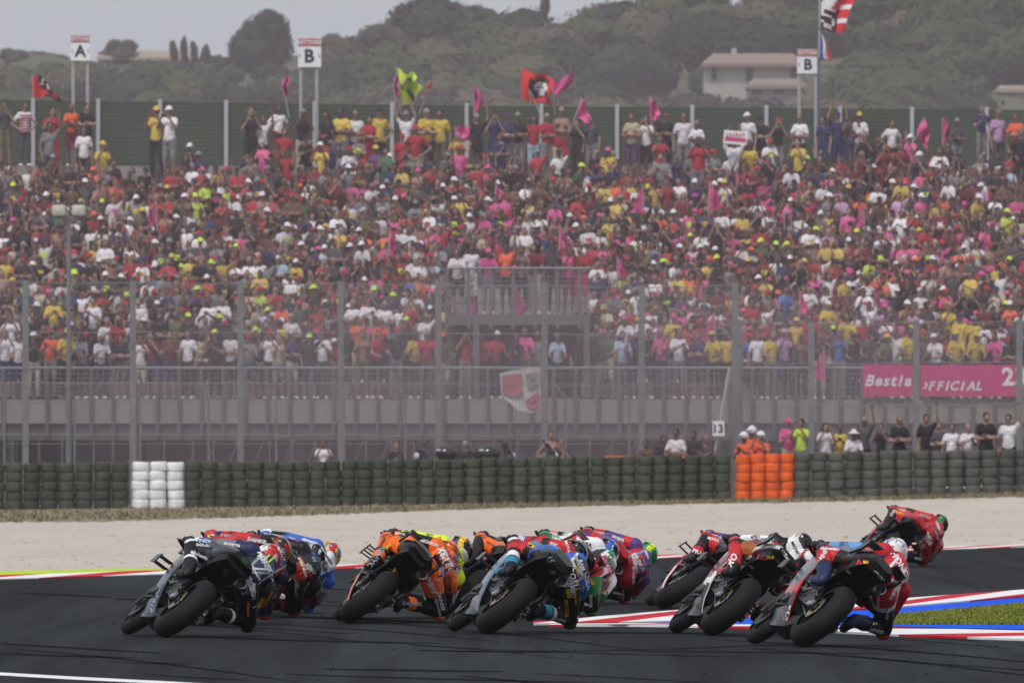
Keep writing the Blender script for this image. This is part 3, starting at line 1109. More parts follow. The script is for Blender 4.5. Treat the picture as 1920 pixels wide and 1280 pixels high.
_ord = ['next', 'second', 'third', 'fourth', 'fifth', 'sixth', 'seventh', 'eighth', 'ninth', 'tenth', 'eleventh', 'twelfth', 'thirteenth', 'fourteenth', 'fifteenth', 'sixteenth', 'seventeenth', 'eighteenth', 'nineteenth', 'twentieth']
stacks = []
px = -40.0
while px < 1965:
    col = 'green'
    if 244 < px < 344: col = 'white'
    if 1376 < px < 1490: col = 'orange'
    stacks.append([px, col])
    step = 33.0 if px < 340 else 29.2 if px < 1490 else 32.0
    if col == 'orange': step = 27.6
    px += step
    if stacks[-1][1] == 'green' and px > 244 and px < 262: px = 263.5
    if stacks[-1][1] == 'white' and px > 344: px = 362
    if stacks[-1][1] == 'green' and 1376 < px < 1392 : px = 1393
    if stacks[-1][1] == 'orange' and px > 1490: px = 1504
whites = [i for i, s in enumerate(stacks) if s[1] == 'white']
oranges = [i for i, s in enumerate(stacks) if s[1] == 'orange']
for i, (px, col) in enumerate(stacks):
    yb, yt = wall_rows(px)
    p = Vector(((px - 960) / FPX * wall_D(px), wall_D(px), wall_z(px) - .015))
    top = HC + (YH - yt) / FPX * p.y
    if col == 'orange':
        w = oranges.index(i)
        lab = 'bright orange tyre stack, %s of the four between green stacks' % ['leftmost', 'second from left', 'third from left', 'rightmost'][min(w, 3)]
    elif col == 'white':
        w = whites.index(i)
        lab = 'white painted tyre stack, %s of the three in the green wall' % ['left', 'middle', 'right'][min(w, 2)]
    else:
        if i < whites[0]:
            d = whites[0] - i; lab = 'dark green tyre stack, %s to the left of the white stacks' % _ord[d - 1]
        elif i < oranges[0]:
            a, b_ = i - whites[-1], oranges[0] - i
            lab = ('dark green tyre stack, %s to the right of the white stacks' % _ord[a - 1]) if a <= b_ else ('dark green tyre stack, %s to the left of the orange stacks' % _ord[b_ - 1])
        else:
            lab = 'grey green tyre stack, %s to the right of the orange stacks' % _ord[i - oranges[-1] - 1]
    gname = {'green': 'green tyre stacks along the gravel', 'white': 'white tyre stacks in the wall', 'orange': 'orange tyre stacks in the wall'}[col]
    root = thing('tyre_stack', lab, 'tyre stack', (p.x, p.y, p.z), (0, 0, rnd.uniform(0, 6)), gname)
    hgt = (top + rnd.uniform(-.02, .02) - p.z) / 5
    pitch = {'green': 32 if px < 340 or px > 1490 else 29.2, 'white': 33, 'orange': 27.6}[col] * p.y / FPX
    sc = pitch * .5 / .208 * .985
    gs_ = rnd.uniform(.84, 1.16)
    for j in range(5):
        if col == 'green':
            g = rnd.uniform(.9, 1.1) * gs_
            c = (0.064 * g, 0.074 * g, 0.056 * g) if px < 1490 else (0.090 * g, 0.096 * g, 0.082 * g)
        elif col == 'white':
            g = rnd.uniform(.93, 1.03); c = (.78 * g, .78 * g, .78 * g)
        else:
            g = rnd.uniform(.92, 1.08); c = (.74 * g, .125 * g, .03 * g)
        o = link('tyre', TYRE, root, (rnd.uniform(-.014, .014), rnd.uniform(-.02, .02), hgt * (j + .5)), (rnd.uniform(-.035, .035), rnd.uniform(-.035, .035), rnd.uniform(0, 6)), c)
        o.scale = (sc, sc, hgt / .222)

# ------------------------------------------------------------------ green fence on top of the bank
M_green = mat('green_screen', (0.035, 0.058, 0.034), .8, var=.15, scale=.8)
DF = 367.4
gf = thing('green_fence', 'dark green slatted fence running behind the top row of spectators', 'fence', (0, DF, 0))
k = DF / FPX
gx = [-120, 62, 184, 300, 424, 590, 735, 875, 1015, 1157, 1298, 1437, 1575, 1710, 1850, 2000]
gy = lambda px: float(np.interp(px, [0, 900, 1920], [187, 198, 206]))
for a, b_ in zip(gx[:-1], gx[1:]):
    za, zb_ = HC + (YH - gy(a)) * k, HC + (YH - gy(b_)) * k
    n_sl = 16
    zf = 8.55
    for j in range(n_sl):
        t0, t1 = j / n_sl, (j + .93) / n_sl
        x0, x1 = (a - 960) * k, (b_ - 960) * k
        q = [(x0, zf + (za - zf) * t0), (x1, zf + (zb_ - zf) * t0), (x1, zf + (zb_ - zf) * t1), (x0, zf + (za - zf) * t1)]
        yy = .006 * (j % 2)
        m_ = MB()
        m_.add([(x, yy, z) for x, z in q] + [(x, yy + .03, z) for x, z in q], [(0, 1, 2, 3), (7, 6, 5, 4), (0, 4, 5, 1), (1, 5, 6, 2), (2, 6, 7, 3), (3, 7, 4, 0)])
        m_.build('slat', M_green, gf, 0)
for a in gx:
    zt = HC + (YH - gy(a)) * k + .06
    m_ = MB(); m_.box(((a - 960) * k, -.06, zt / 2 + 4.2), (.10, .09, zt - 8.4)); m_.build('fence_post', mat('pale_post', (.42, .42, .45), .6), gf, 0)
MB().box((0, -1.0 + 1.6, 8.3), (60, 4.5, .5)).build('bank_top', M_service, gf, 0)

# ------------------------------------------------------------------ sector signs
M_signw = mat('sign_white', (.80, .80, .82), .6, var=.04)
M_signr = mat('sign_red', (.42, .10, .10), .6, var=.05)
M_signk = mat('sign_black', (.02, .02, .025), .6)
M_pole = mat('pale_steel', (.40, .41, .43), .55, .3)


def sector_sign(label, letter, x0, x1, y0, y1, D, yfoot, p0, p1, top_red=True):
    k = D / FPX
    cx = ((x0 + x1) / 2 - 960) * k
    zf = HC + (YH - yfoot) * k
    root = thing('sector_sign', label, 'sign', (cx, D, zf), group='sector signs above the crowd')
    w_, h_ = (x1 - x0) * k, (y1 - y0) * k
    zc = HC + (YH - (y0 + y1) / 2) * k - zf
    MB().box((0, 0, zc), (w_, .05, h_)).build('sign_board', M_signw, root, 0)
    zb = zc + h_ / 2 - h_ * .15
    MB().box((0, -.03, zb), (w_ * .99, .02, h_ * .25)).build('header_band', M_signr, root, 0)
    lettering('lettering', 'SETTORE', root, (0, -.045, zb), (1, 0, 0), (0, 0, 1), h_ * .2, M_signw, .02)
    lettering('lettering', letter, root, (0, -.032, zc - h_ * .12), (1, 0, 0), (0, 0, 1), h_ * .62, M_signk, .03)
    ar = MB()
    for s in (-1, 1):
        ar.add([(s * w_ * .47, -.03, zc - h_ * .12), (s * w_ * .40, -.03, zc - h_ * .02), (s * w_ * .40, -.03, zc - h_ * .22)], [(0, 1, 2) if s > 0 else (0, 2, 1)])
    ar.build('arrow', M_signr, root, 0)
    for p in (p0, p1):
        x = (p - 960) * k - cx
        MB().tube([(x, .07, -.4), (x, .07, zc + h_ / 2 - .05)], .045, 8).build('sign_pole', M_pole, root)
    return root


sector_sign('white sector sign with letter A on two poles at the far left', 'A', 132.5, 168.5, 66, 114, 365.6, 300, 137, 164)
sector_sign('white sector sign with letter B on two poles near the lime flag', 'B', 559, 602, 71, 126, 365.6, 300, 564, 594)
sector_sign('white sector sign with letter B beside the tall flagpole', 'B', 1495, 1536, 93, 138, 365.6, 300, 1499, 1530)

# floodlight mast in front of the stand
D = 347.8; k = D / FPX
lm = thing('light_mast', 'slender grey mast with two pale box lamps at the left of the fence', 'lamp post', ((129 - 960) * k, D, 0))
zt = HC + (YH - 408) * k
MB().tube([(0, 0, 0), (0, 0, zt)], [.075, .05], 10).build('mast', M_galv, lm)
MB().box((0, -.03, zt), (.62, .08, .07)).build('cross_arm', M_galv, lm, 0)
M_lamp = mat('lamp_housing', (.50, .50, .42), .5, var=.08)
for s in (-1, 1):
    a_ = MB()
    for q in range(1):
        secs = []
        for t, w_, h_ in ((-.26, .10, .09), (-.22, .30, .24), (.05, .36, .28), (.14, .30, .22), (.16, .12, .1)):
            secs.append([(s * .24 + w_ * .5 * cx_, t, zt + .17 + h_ * .5 * cz_) for cx_, cz_ in ((-1, -.7), (-.7, -1), (.7, -1), (1, -.7), (1, .7), (.7, 1), (-.7, 1), (-1, .7))])
        a_.loft(secs)
    a_.build('lamp_housing', M_lamp, lm, 30)

# pink banners on the front railing
M_pink = mat('pink_cloth', (.56, .028, .18), .8, var=.2, scale=1.5)
M_pinktext = mat('banner_white', (.8, .76, .8), .8)
M_faded = mat('banner_dark_print', (.42, .035, .17), .8)


def cloth_panel(mb, x0, x1, z0, z1, y, nx=18, nz=5, amp=.03, sag=.05):
    vs = []
    for i in range(nx + 1):
        for j in range(nz + 1):
            u, v = i / nx, j / nz
            vs.append((x0 + (x1 - x0) * u, y + amp * sin(u * 17 + v * 2) * (1 - v * .5), z0 + (z1 - z0) * v - sag * sin(u * pi * 4) ** 2 * v * .4))
    fs = [(i * (nz + 1) + j, (i + 1) * (nz + 1) + j, (i + 1) * (nz + 1) + j + 1, i * (nz + 1) + j + 1) for i in range(nx) for j in range(nz)]
    o = len(mb.v)
    mb.add(vs, fs)
    mb.add([(x, q + .006, z) for x, q, z in vs], [tuple(reversed(f)) for f in fs])


D = D0 - .26; k = D / FPX
for lab, x0, x1, words in (('small pink banner with white handwriting hung on the front railing', 1618, 1712, [('Bestia', 1665, 714, 29, .3)]),
                           ('long pink banner with the number 23 hung on the front railing', 1726, 1960, [('OFFICIAL', 1781, 724, 23, .3), ('23', 1901, 707, 46, 0)])):
    rt = thing('banner', lab, 'banner', ((x0 - 960) * k, D, 0), group='pink banners on the railing')
    z0, z1 = HC + (YH - 743) * k, HC + (YH - 683) * k
    m_ = MB(); cloth_panel(m_, 0, (x1 - x0) * k, z0, z1, 0)
    cl = m_.build('banner_cloth', M_pink, rt, 60)
    bv = BVHTree.FromPolygons([v.co for v in cl.data.vertices], [tuple(p.vertices) for p in cl.data.polygons])
    for s_, cx, cy, sz, sh in words:
        wd = sum(max(text_mesh(c_, 1, .03, sh)[0][:, 0].ptp() if hasattr(np.ndarray, 'ptp') else np.ptp(text_mesh(c_, 1, .03, sh)[0][:, 0]), .1) + .045 for c_ in s_ if c_ != ' ') + .3 * s_.count(' ') - .045
        xx = -wd / 2
        for c_ in s_:
            if c_ == ' ':
                xx += .3; continue
            lv = text_mesh(c_, 1, .03, sh)[0]
            cw = max(np.ptp(lv[:, 0]), .1)
            low = np.ptp(lv[:, 1])
            dy = low / 2 - .34
            decal('letter', c_, rt, bv, ((cx - x0) * k + (xx + cw / 2) * sz * k, -.0, HC + (YH - cy) * k + dy * sz * k), (1, 0, .03), (0, 0, 1), sz * k, M_faded if s_ == 'Fan Club' else M_pinktext, .03, sh, .012)
            xx += cw + .045
# ------------------------------------------------------------------ racing motorcycles
C = dict(K=(.0045, .0045, .005), D=(.020, .021, .024), S=(.30, .33, .36), W=(.74, .74, .74), R=(.50, .015, .02), M=(.17, .012, .022), N=(.012, .02, .075),
         B=(.03, .11, .48), L=(.12, .30, .60), O=(.78, .13, .008), Y=(.62, .80, .015), G=(.01, .22, .055), P=(.085, .04, .18), T=(.03, .22, .34),
         H=(.042, .043, .047), E=(.15, .165, .18), F=(.30, .085, .02), Q=(.85, .50, .02), V=(.10, .12, .115), I=(.55, .20, .26), Z=(.12, .18, .27))


def gloss(c, rough=.36, coat=.35):
    return mat('paint_' + c, C[c], rough, 0, .08, 9.0, coat)


M_tyre = mat('slick_rubber', (.0085, .0085, .009), .72, 0, .35, 7.0, 0, .2, .22)
M_rimk = mat('dark_alloy', (.025, .025, .028), .35, .6)
M_alu = mat('brushed_aluminium', (.42, .42, .43), .35, .85, .2, 14)
M_carbon = mat('carbon_fibre', (.0045, .0045, .005), .5, 0, .3, 60, .05, 0, .3)
M_engine = mat('engine_castings', (.035, .034, .034), .5, .5, .3, 20)
M_steel = mat('machined_steel', (.30, .29, .28), .3, .9, .2, 20)
M_titan = mat('heat_tinted_titanium', (.05, .042, .038), .4, .8, .3, 12)
M_bore = mat('exhaust_bore', (.004, .004, .004), .9)
M_screen = mat('smoked_screen', (.03, .03, .032), .12, 0, .05, 3, 0)
M_gold = mat('gold_fork', (.42, .26, .06), .3, .8)
M_blueano = mat('blue_anodised', (.03, .10, .45), .3, .7)

RW, FW, WB = .335, .30, 1.42
RSEC, FSEC = .10, .0625


def tyre_profile(R0, sec, bead):
    pr = []
    for a in np.linspace(-105, 105, 19):
        pr.append((sec * sin(R(a)), (R0 - sec) + sec * cos(R(a))))
    return [(-sec * .78, bead)] + pr + [(sec * .78, bead)]


def moto_meshes():
    P = {}
    m = MB(); m.lathe_x(tyre_profile(RW, RSEC, .222), (0, 0, RW), 56)
    P['rear_tyre'] = (m, [M_tyre], 60)
    m = MB(); m.lathe_x(tyre_profile(FW, FSEC, .222), (0, WB, FW - .012), 48)
    P['front_tyre'] = (m, [M_tyre], 60)
    for nm, y, z, w in (('rear_rim', 0, RW, .072), ('front_rim', WB, FW - .012, .045)):
        m = MB()
        m.lathe_x([(-w, .226), (-w, .205), (-w * .6, .195), (w * .6, .195), (w, .205), (w, .226)], (0, y, z), 36)
        m.lathe_x([(-.06, 0), (-.06, .045), (.06, .045), (.06, 0)], (0, y, z), 14)
        for k in range(6):
            a = k * pi / 3 + .2
            m.box((0, y + sin(a) * .12, z + cos(a) * .12), (.03, .028, .17), rot=(-a, 0, 0))
        P[nm] = (m, [M_rimk], 40)
    m = MB(); m.lathe_x([(.088, .06), (.088, .105), (.093, .105), (.093, .06)], (0, 0, RW), 28, closed=True)
    P['rear_brake_disc'] = (m, [M_steel], 30)
    for s in (-1, 1):
        m = MB(); m.lathe_x([(s * .072, .09), (s * .072, .165), (s * .079, .165), (s * .079, .09)], (0, WB, FW - .012), 32, closed=True)
        P['front_brake_disc' + ('' if s < 0 else ' ')] = (m, [M_carbon], 30)
        m = MB(); m.tube([(s * .105, WB, FW - .012), (s * .105, WB - .13, .60)], [.030, .030], 10); m.tube([(s * .105, WB - .13, .60), (s * .105, WB - .24, .92)], [.024, .024], 10)
        m.box((s * .105, WB, FW - .01), (.05, .07, .09)); m.box((s * .085, WB - .10, FW + .03), (.045, .06, .11), rot=(.3, 0, 0))
        P['fork_leg' + ('' if s < 0 else ' ')] = (m, [M_engine], 30)
    # swingarm
    m = MB()
    for s in (-1, 1):
        secs = []
        for y, z, w_, h_ in ((-.06, .335, .03, .05), (.0, .337, .034, .085), (.18, .385, .04, .12), (.38, .44, .045, .15), (.60, .45, .05, .12)):
            x = s * (.128 + .012 * (y < .2))
            secs.append([(x - w_ / 2, y, z - h_ / 2), (x + w_ / 2, y, z - h_ / 2), (x + w_ / 2, y, z + h_ / 2), (x - w_ / 2, y, z + h_ / 2)])
        m.loft(secs)
    m.box((0, .46, .45), (.25, .14, .12))
    P['swingarm'] = (m, [mat('dark_swingarm', (.03, .03, .032), .4, .5, .3, 14)], 25)
    m = MB()
    m.lathe_x([(-.165, 0), (-.165, .03), (-.155, .03), (-.11, .03), (-.11, 0)], (0, 0, RW), 10)
    m.lathe_x([(.165, 0), (.165, .03), (.155, .03), (.11, .03), (.11, 0)], (0, 0, RW), 10)
    m.box((-.155, .0, RW), (.02, .09, .05)); m.box((.155, 0, RW), (.02, .09, .05))
    P['wheel_axle'] = (m, [M_steel], 30)
    m = MB(); m.lathe_x([(-.098, .05), (-.098, .108), (-.104, .108), (-.104, .05)], (0, 0, RW), 30, closed=True)
    P['sprocket'] = (m, [M_gold], 30)
    m = MB()
    pts = [(-.101, .108 * sin(a), RW + .108 * cos(a)) for a in np.linspace(0, -pi, 9)] + [(-.101, .62, .41)] + [(-.101, .62 + .04 * sin(a), .45 + .04 * cos(a)) for a in np.linspace(pi, 0, 5)] + [(-.101, 0, RW + .108)]
    m.tube(pts, .0085, 6, cap=False)
    P['chain'] = (m, [M_steel], 30)
    # engine and frame
    m = MB()
    m.box((0, .82, .42), (.34, .42, .26)); m.box((0, .98, .56), (.28, .24, .22), rot=(.5, 0, 0)); m.box((0, .70, .60), (.26, .26, .20))
    m.lathe_x([(-.20, 0), (-.20, .085), (-.17, .10), (.17, .10), (.20, .085), (.20, 0)], (0, .76, .40), 18)
    m.lathe_x([(-.19, 0), (-.19, .05), (.19, .05), (.19, 0)], (0, .96, .36), 14)
    P['engine'] = (m, [M_engine], 30)
    m = MB()
    for s in (-1, 1):
        m.tube([(s * .10, 1.16, .86), (s * .19, .95, .80), (s * .18, .70, .70), (s * .14, .58, .46)], [.045, .05, .05, .045], 8, flat=.6)
        m.tube([(s * .10, .72, .80), (s * .10, .40, .88)], .022, 6)
        m.tube([(s * .12, .58, .56), (s * .10, .30, .82)], .018, 6)
    P['frame'] = (m, [M_engine], 30)
    m = MB(); m.tube([(0, .50, .52), (0, .40, .80)], .038, 10)
    for k in range(7):
        m.tube([(0, .495 - .014 * k, .54 + .036 * k), (0, .487 - .014 * k, .556 + .036 * k)], .052, 10)
    P['rear_shock'] = (m, [M_gold], 30)
    # under tray and rear inner
    m = MB()
    m.loft([[(-.14, .62, .62), (.14, .62, .62), (.15, .62, .84), (-.15, .62, .84)], [(-.12, .38, .72), (.12, .38, .72), (.15, .36, .88), (-.15, .36, .88)],
            [(-.13, .10, .82), (.13, .10, .82), (.16, .10, .91), (-.16, .10, .91)], [(-.10, -.08, .90), (.10, -.08, .90), (.12, -.08, .94), (-.12, -.08, .94)]])
    P['under_tray'] = (m, [M_carbon], 25)
    # rear hugger over the tyre
    m = MB()
    secs = []
    for a in np.linspace(R(20), R(75), 7):
        rr = RW + .018
        secs.append([(x, sin(a) * (rr + dz), RW + cos(a) * (rr + dz)) for x, dz in ((-.11, -.05), (-.085, .0), (0, .018), (.085, .0), (.11, -.05), (.085, -.008), (0, .008), (-.085, -.008))])
    m.loft(secs)
    P['rear_mudguard'] = (m, [M_carbon], 40)
    # exhaust
    m = MB(); m.tube([(.10, .44, .70), (.14, .30, .775), (.16, .14, .825), (.165, -.03, .865)], [.028, .032, .036, .041], 14, cap=False)
    m.lathe_x([(0, 0)], (0, 0, 0), 3) if False else None
    P['exhaust_pipe'] = (m, [M_titan], 40)
    m = MB(); m.tube([(.165, -.035, .866), (.165, .03, .846)], [.047, .047], 14, cap=False); m.tube([(.165, -.036, .866), (.165, -.034, .866)], [.047, .040], 14, cap=False)
    P['exhaust_rim'] = (m, [M_steel], 40)
    m = MB(); m.tube([(.165, -.02, .862), (.165, .0, .856)], [.0405, .0405], 14)
    P['exhaust_mouth'] = (m, [M_bore], 40)
    # footpegs, levers
    for s in (-1, 1):
        m = MB()
        m.tube([(s * .15, .28, .50), (s * .255, .27, .50)], .013, 8)
        m.box((s * .155, .30, .52), (.02, .12, .10), rot=(.4, 0, 0)); m.tube([(s * .165, .30, .54), (s * .15, .50, .60)], .014, 6)
        m.tube([(s * .18, .30, .50), (s * .195, .45, .46), (s * .225, .46, .46)], .008, 6)
        P['footpeg' + ('' if s < 0 else ' ')] = (m, [M_alu], 30)
        m = MB()
        m.tube([(s * .11, 1.13, .84), (s * .20, 1.04, .845), (s * .36, .965, .850)], [.018, .013, .0165], 10)
        m.tube([(s * .19, 1.075, .845), (s * .26, 1.085, .845), (s * .37, 1.03, .855)], [.008, .007, .006], 6)
        m.box((s * .195, 1.06, .85), (.03, .05, .035))
        P['handlebar' + ('' if s < 0 else ' ')] = (m, [M_carbon], 30)
    # fuel tank, seat, nose
    secs = []
    for y, z, w_, h_ in ((.52, .88, .09, .05), (.60, .92, .15, .10), (.72, .955, .20, .125), (.86, .965, .215, .125), (.98, .94, .18, .10), (1.06, .90, .10, .06)):
        secs.append([(w_ * sx, y, z + h_ * sz) for sx, sz in ((-.5, 1), (.5, 1), (.9, .6), (1, 0), (.9, -.7), (.5, -1), (-.5, -1), (-.9, -.7), (-1, 0), (-.9, .6))])
    m = MB(); m.loft(secs)
    P['fuel_tank'] = (m, ['main'], 50)
    m = MB()
    secs = []
    for y, z, w_, h_ in ((.56, .90, .11, .03), (.44, .915, .14, .035), (.30, .925, .155, .035), (.20, .955, .15, .045), (.17, 1.0, .13, .06), (.10, 1.01, .12, .055), (.03, 1.0, .10, .03)):
        secs.append([(w_ * sx, y, z + h_ * sz) for sx, sz in ((-.6, 1), (.6, 1), (1, .2), (.9, -1), (-.9, -1), (-1, .2))])
    m.loft(secs)
    P['seat'] = (m, ['seat'], 35)
    # tail unit: coloured top, accent flank, carbon rear
    secs = []
    for y, z, w_, h_ in ((.52, .855, .13, .055), (.36, .885, .185, .08), (.22, .915, .205, .088), (.08, .95, .19, .076), (-.06, .98, .16, .056), (-.155, 1.0, .105, .03)):
        secs.append([(w_ * sx, y, z + h_ * sz) for sx, sz in ((-.45, 1), (.45, 1), (.8, .75), (1, .15), (.92, -.45), (.6, -.95), (-.6, -.95), (-.92, -.45), (-1, .15), (-.8, .75))])
    m = MB(); m.loft(secs)
    n_ = 10
    mi = []
    for i in range(len(secs) - 1):
        for j in range(n_):
            if j in (0, 1, 7, 8, 9): q = 0
            elif j in (2, 3): q = 1
            else: q = 1 if i >= 3 else 2
            mi.append(q)
    mi += [2, 1]
    m.m = mi
    P['tail_unit'] = (m, ['tail', 'tail2', 'under'], 40)
    # tail fins
    for s in (-1, 1):
        m = MB()
        m.loft([[(s * .205, .16, .90), (s * .205, -.10, .96), (s * .205, -.15, 1.02), (s * .20, .02, 1.02)], [(s * .225, .16, .90), (s * .225, -.10, .96), (s * .225, -.15, 1.02), (s * .22, .02, 1.02)]])
        m.loft([[(s * .10, .04, 1.055), (s * .22, .05, 1.03), (s * .225, -.13, 1.06), (s * .09, -.14, 1.085)], [(s * .10, .04, 1.065), (s * .225, .05, 1.042), (s * .23, -.13, 1.072), (s * .09, -.14, 1.095)]])
        m.loft([[(s * .205, .05, 1.0), (s * .205, -.13, 1.01), (s * .215, -.13, 1.07), (s * .215, .05, 1.04)], [(s * .215, .05, 1.0), (s * .215, -.13, 1.01), (s * .23, -.13, 1.07), (s * .23, .05, 1.04)]])
        P['tail_wing' + ('' if s < 0 else ' ')] = (m, ['wing'], 25)
    # side fairings
    for s in (-1, 1):
        NU, NV = 12, 12
        vs, fs, mi = [], [], []
        for lay in (0, 1):
            for j in range(NV + 1):
                v = j / NV
                z = .16 + .78 * v
                yr = float(np.interp(v, [0, .25, .5, .72, .86, 1], [.50, .56, .66, .62, .74, .92]))
                yf = float(np.interp(v, [0, .2, .45, .7, 1], [1.06, 1.20, 1.28, 1.45, 1.52]))
                hw = float(np.interp(v, [0, .12, .35, .6, .8, 1], [.075, .15, .215, .245, .25, .20]))
                for i in range(NU + 1):
                    u = i / NU
                    y = yr + (yf - yr) * u
                    x = hw * (1 - .42 * u ** 2.2) - (.012 if u < .02 else 0) - lay * .012
                    vs.append((s * x, y, z))
        n1_ = (NU + 1) * (NV + 1)
        for lay in (0, 1):
            for j in range(NV):
                for i in range(NU):
                    a = lay * n1_ + j * (NU + 1) + i
                    q = (a, a + 1, a + NU + 2, a + NU + 1)
                    if (s < 0) != (lay == 1): q = tuple(reversed(q))
                    fs.append(q)
                    if lay: mi.append(3)
                    else:
                        w_ = j / NV + .10 * (i / NU)
                        mi.append(2 if w_ < .26 else 1 if w_ < .42 else 0 if w_ < .78 else 1)
        bd = [j * (NU + 1) for j in range(NV + 1)]
        for a, b_ in zip(bd[:-1], bd[1:]):
            fs.append((a, b_, n1_ + b_, n1_ + a) if s < 0 else (a, n1_ + a, n1_ + b_, b_)); mi.append(1)
        m = MB(); m.add(vs, fs); m.m = mi
        P['side_fairing' + ('' if s < 0 else ' ')] = (m, ['main', 'second', 'third', 'under'], 50)
    m = MB()
    secs = []
    for y, zb_, w_ in ((.44, .20, .05), (.52, .13, .09), (.80, .115, .11), (1.02, .14, .09), (1.12, .20, .05)):
        secs.append([(-w_, y, zb_ + .10), (-w_ * .8, y, zb_), (w_ * .8, y, zb_), (w_, y, zb_ + .10)])
    m.loft(secs)
    P['belly_pan'] = (m, ['under'], 50)
    m = MB()
    secs = []
    for y, z, w_, h_ in ((1.10, .92, .21, .10), (1.28, .90, .20, .12), (1.45, .86, .15, .11), (1.57, .82, .08, .07), (1.62, .80, .02, .02)):
        secs.append([(w_ * cos(a), y, z + h_ * sin(a)) for a in np.linspace(0, 2 * pi, 14, endpoint=False)])
    m.loft(secs, cap=False)
    P['nose_fairing'] = (m, ['main'], 60)
    m = MB()
    vs = []
    for i in range(9):
        u = i / 8
        y = 1.44 - .36 * u
        z = .95 + .215 * sin(u * pi / 2 * .95)
        w_ = .13 + .05 * u
        for j in range(9):
            a = (j / 8 - .5) * pi * .9
            vs.append((w_ * sin(a), y + .02 * cos(a), z - .09 * (1 - cos(a)) * (1 + u)))
    fs = [(i * 9 + j, i * 9 + j + 1, i * 9 + j + 10, i * 9 + j + 9) for i in range(8) for j in range(8)]
    m.add(vs, fs)
    P['windscreen'] = (m, [M_screen], 60)
    for s in (-1, 1):
        m = MB()
        for z in (.585, .655):
            m.loft([[(s * .20, y, z + .03), (s * .20, y, z + .045), (s * .335, y - .04, z + .008), (s * .335, y - .04, z - .004)] for y in (1.14, 1.30)])
        m.loft([[(s * .333, 1.09, .565), (s * .345, 1.09, .565), (s * .345, 1.10, .675), (s * .333, 1.10, .675)], [(s * .333, 1.27, .575), (s * .345, 1.27, .575), (s * .345, 1.26, .665), (s * .333, 1.26, .665)]])
        P['winglet' + ('' if s < 0 else ' ')] = (m, ['wing'], 25)
    # front mudguard
    m = MB()
    secs = []
    for a in np.linspace(R(-60), R(70), 9):
        rr = FW + .015
        secs.append([(x, WB + sin(a) * (rr + dz), FW + cos(a) * (rr + dz)) for x, dz in ((-.075, -.05), (-.055, .0), (0, .015), (.055, .0), (.075, -.05), (.055, -.008), (0, .006), (-.055, -.008))])
    m.loft(secs)
    P['front_mudguard'] = (m, ['second'], 40)
    m = MB(); m.tube([(-.13, .20, .40), (-.145, .05, .47), (-.14, -.03, .36)], [.008, .008, .008], 6)
    P['brake_hose'] = (m, [M_carbon], 30)
    m = MB(); m.tube([(-.15, .42, .66), (-.16, .30, .74)], .012, 6); m.box((-.155, .36, .70), (.04, .07, .05))
    P['linkage_rod'] = (m, [M_steel], 30)
    m = MB(); m.box((.115, .02, .46), (.035, .09, .05), rot=(.3, 0, 0))
    P['rear_brake_caliper'] = (m, [M_steel], 30)
    m = MB(); m.tube([(-.155, .40, .55), (-.150, .26, .56)], .016, 8); m.box((-.150, .44, .56), (.035, .07, .06))
    P['gear_linkage'] = (m, [M_blueano], 30)
    m = MB()
    for y, z in ((-.05, .345), (.10, .43), (.24, .47), (.36, .50), (.46, .43), (.20, .36)):
        m.lathe_x([(-.172, 0), (-.172, .011), (-.150, .011)], (0, y, z), 8)
    P['bolt_heads'] = (m, [M_steel], 30, 'stuff')
    m = MB(); m.tube([(-.15, .10, .44), (-.17, .30, .52), (-.16, .46, .60), (-.12, .60, .66)], .007, 6)
    P['sensor_cable'] = (m, [M_alu], 30)
    m = MB(); m.box((-.158, .03, .335), (.016, .16, .035)); m.box((-.166, -.07, .335), (.02, .03, .05))
    P['chain_adjuster'] = (m, [M_alu], 0)
    m = MB(); m.box((0, 1.05, .52), (.30, .03, .34), rot=(.25, 0, 0))
    P['radiator'] = (m, [M_engine], 0)
    out = {}
    for k, (m, mats_, sm, *_) in P.items():
        me = m.mesh(k.strip(), [x if not isinstance(x, str) else None for x in mats_], sm)
        out[k] = (me, mats_)
    return out


MOTO = moto_meshes()


def place_matrix(px, py, yaw, lean):
    p = G(px, py, 0)
    lift = RSEC * (1 - cos(R(lean)))
    # the tyre touches the ground right under the middle of its section
    off = RSEC * sin(R(lean))
    right = Vector((cos(R(yaw)), sin(R(yaw)), 0))
    return p - right * off + Vector((0, 0, lift)), (0, R(lean), R(yaw))


def motorcycle(label, px, py, yaw, lean, liv):
    loc, rot = place_matrix(px, py, yaw, lean)
    root = thing('motorcycle', label, 'motorcycle', loc, rot, 'racing motorcycles leaning through the corner')
    parts = {}
    for k, (me, mats_) in MOTO.items():
        if 'tail_wing' in k and not liv.get('fins', True):
            continue
        o = link(k.strip(), me, root)
        if k == 'bolt_heads': o['kind'] = 'stuff'
        for i, x in enumerate(mats_):
            if isinstance(x, str):
                c = liv.get(x, {'under': 'K', 'wing': 'K', 'seat': 'K'}.get(x, liv.get('main', 'K')))
                o.material_slots[i].link = 'OBJECT'
                o.material_slots[i].material = M_carbon if c == 'carbon' else gloss(c, .5 if c in 'KDVNE' else .38)
        parts[k] = o
    return root, parts


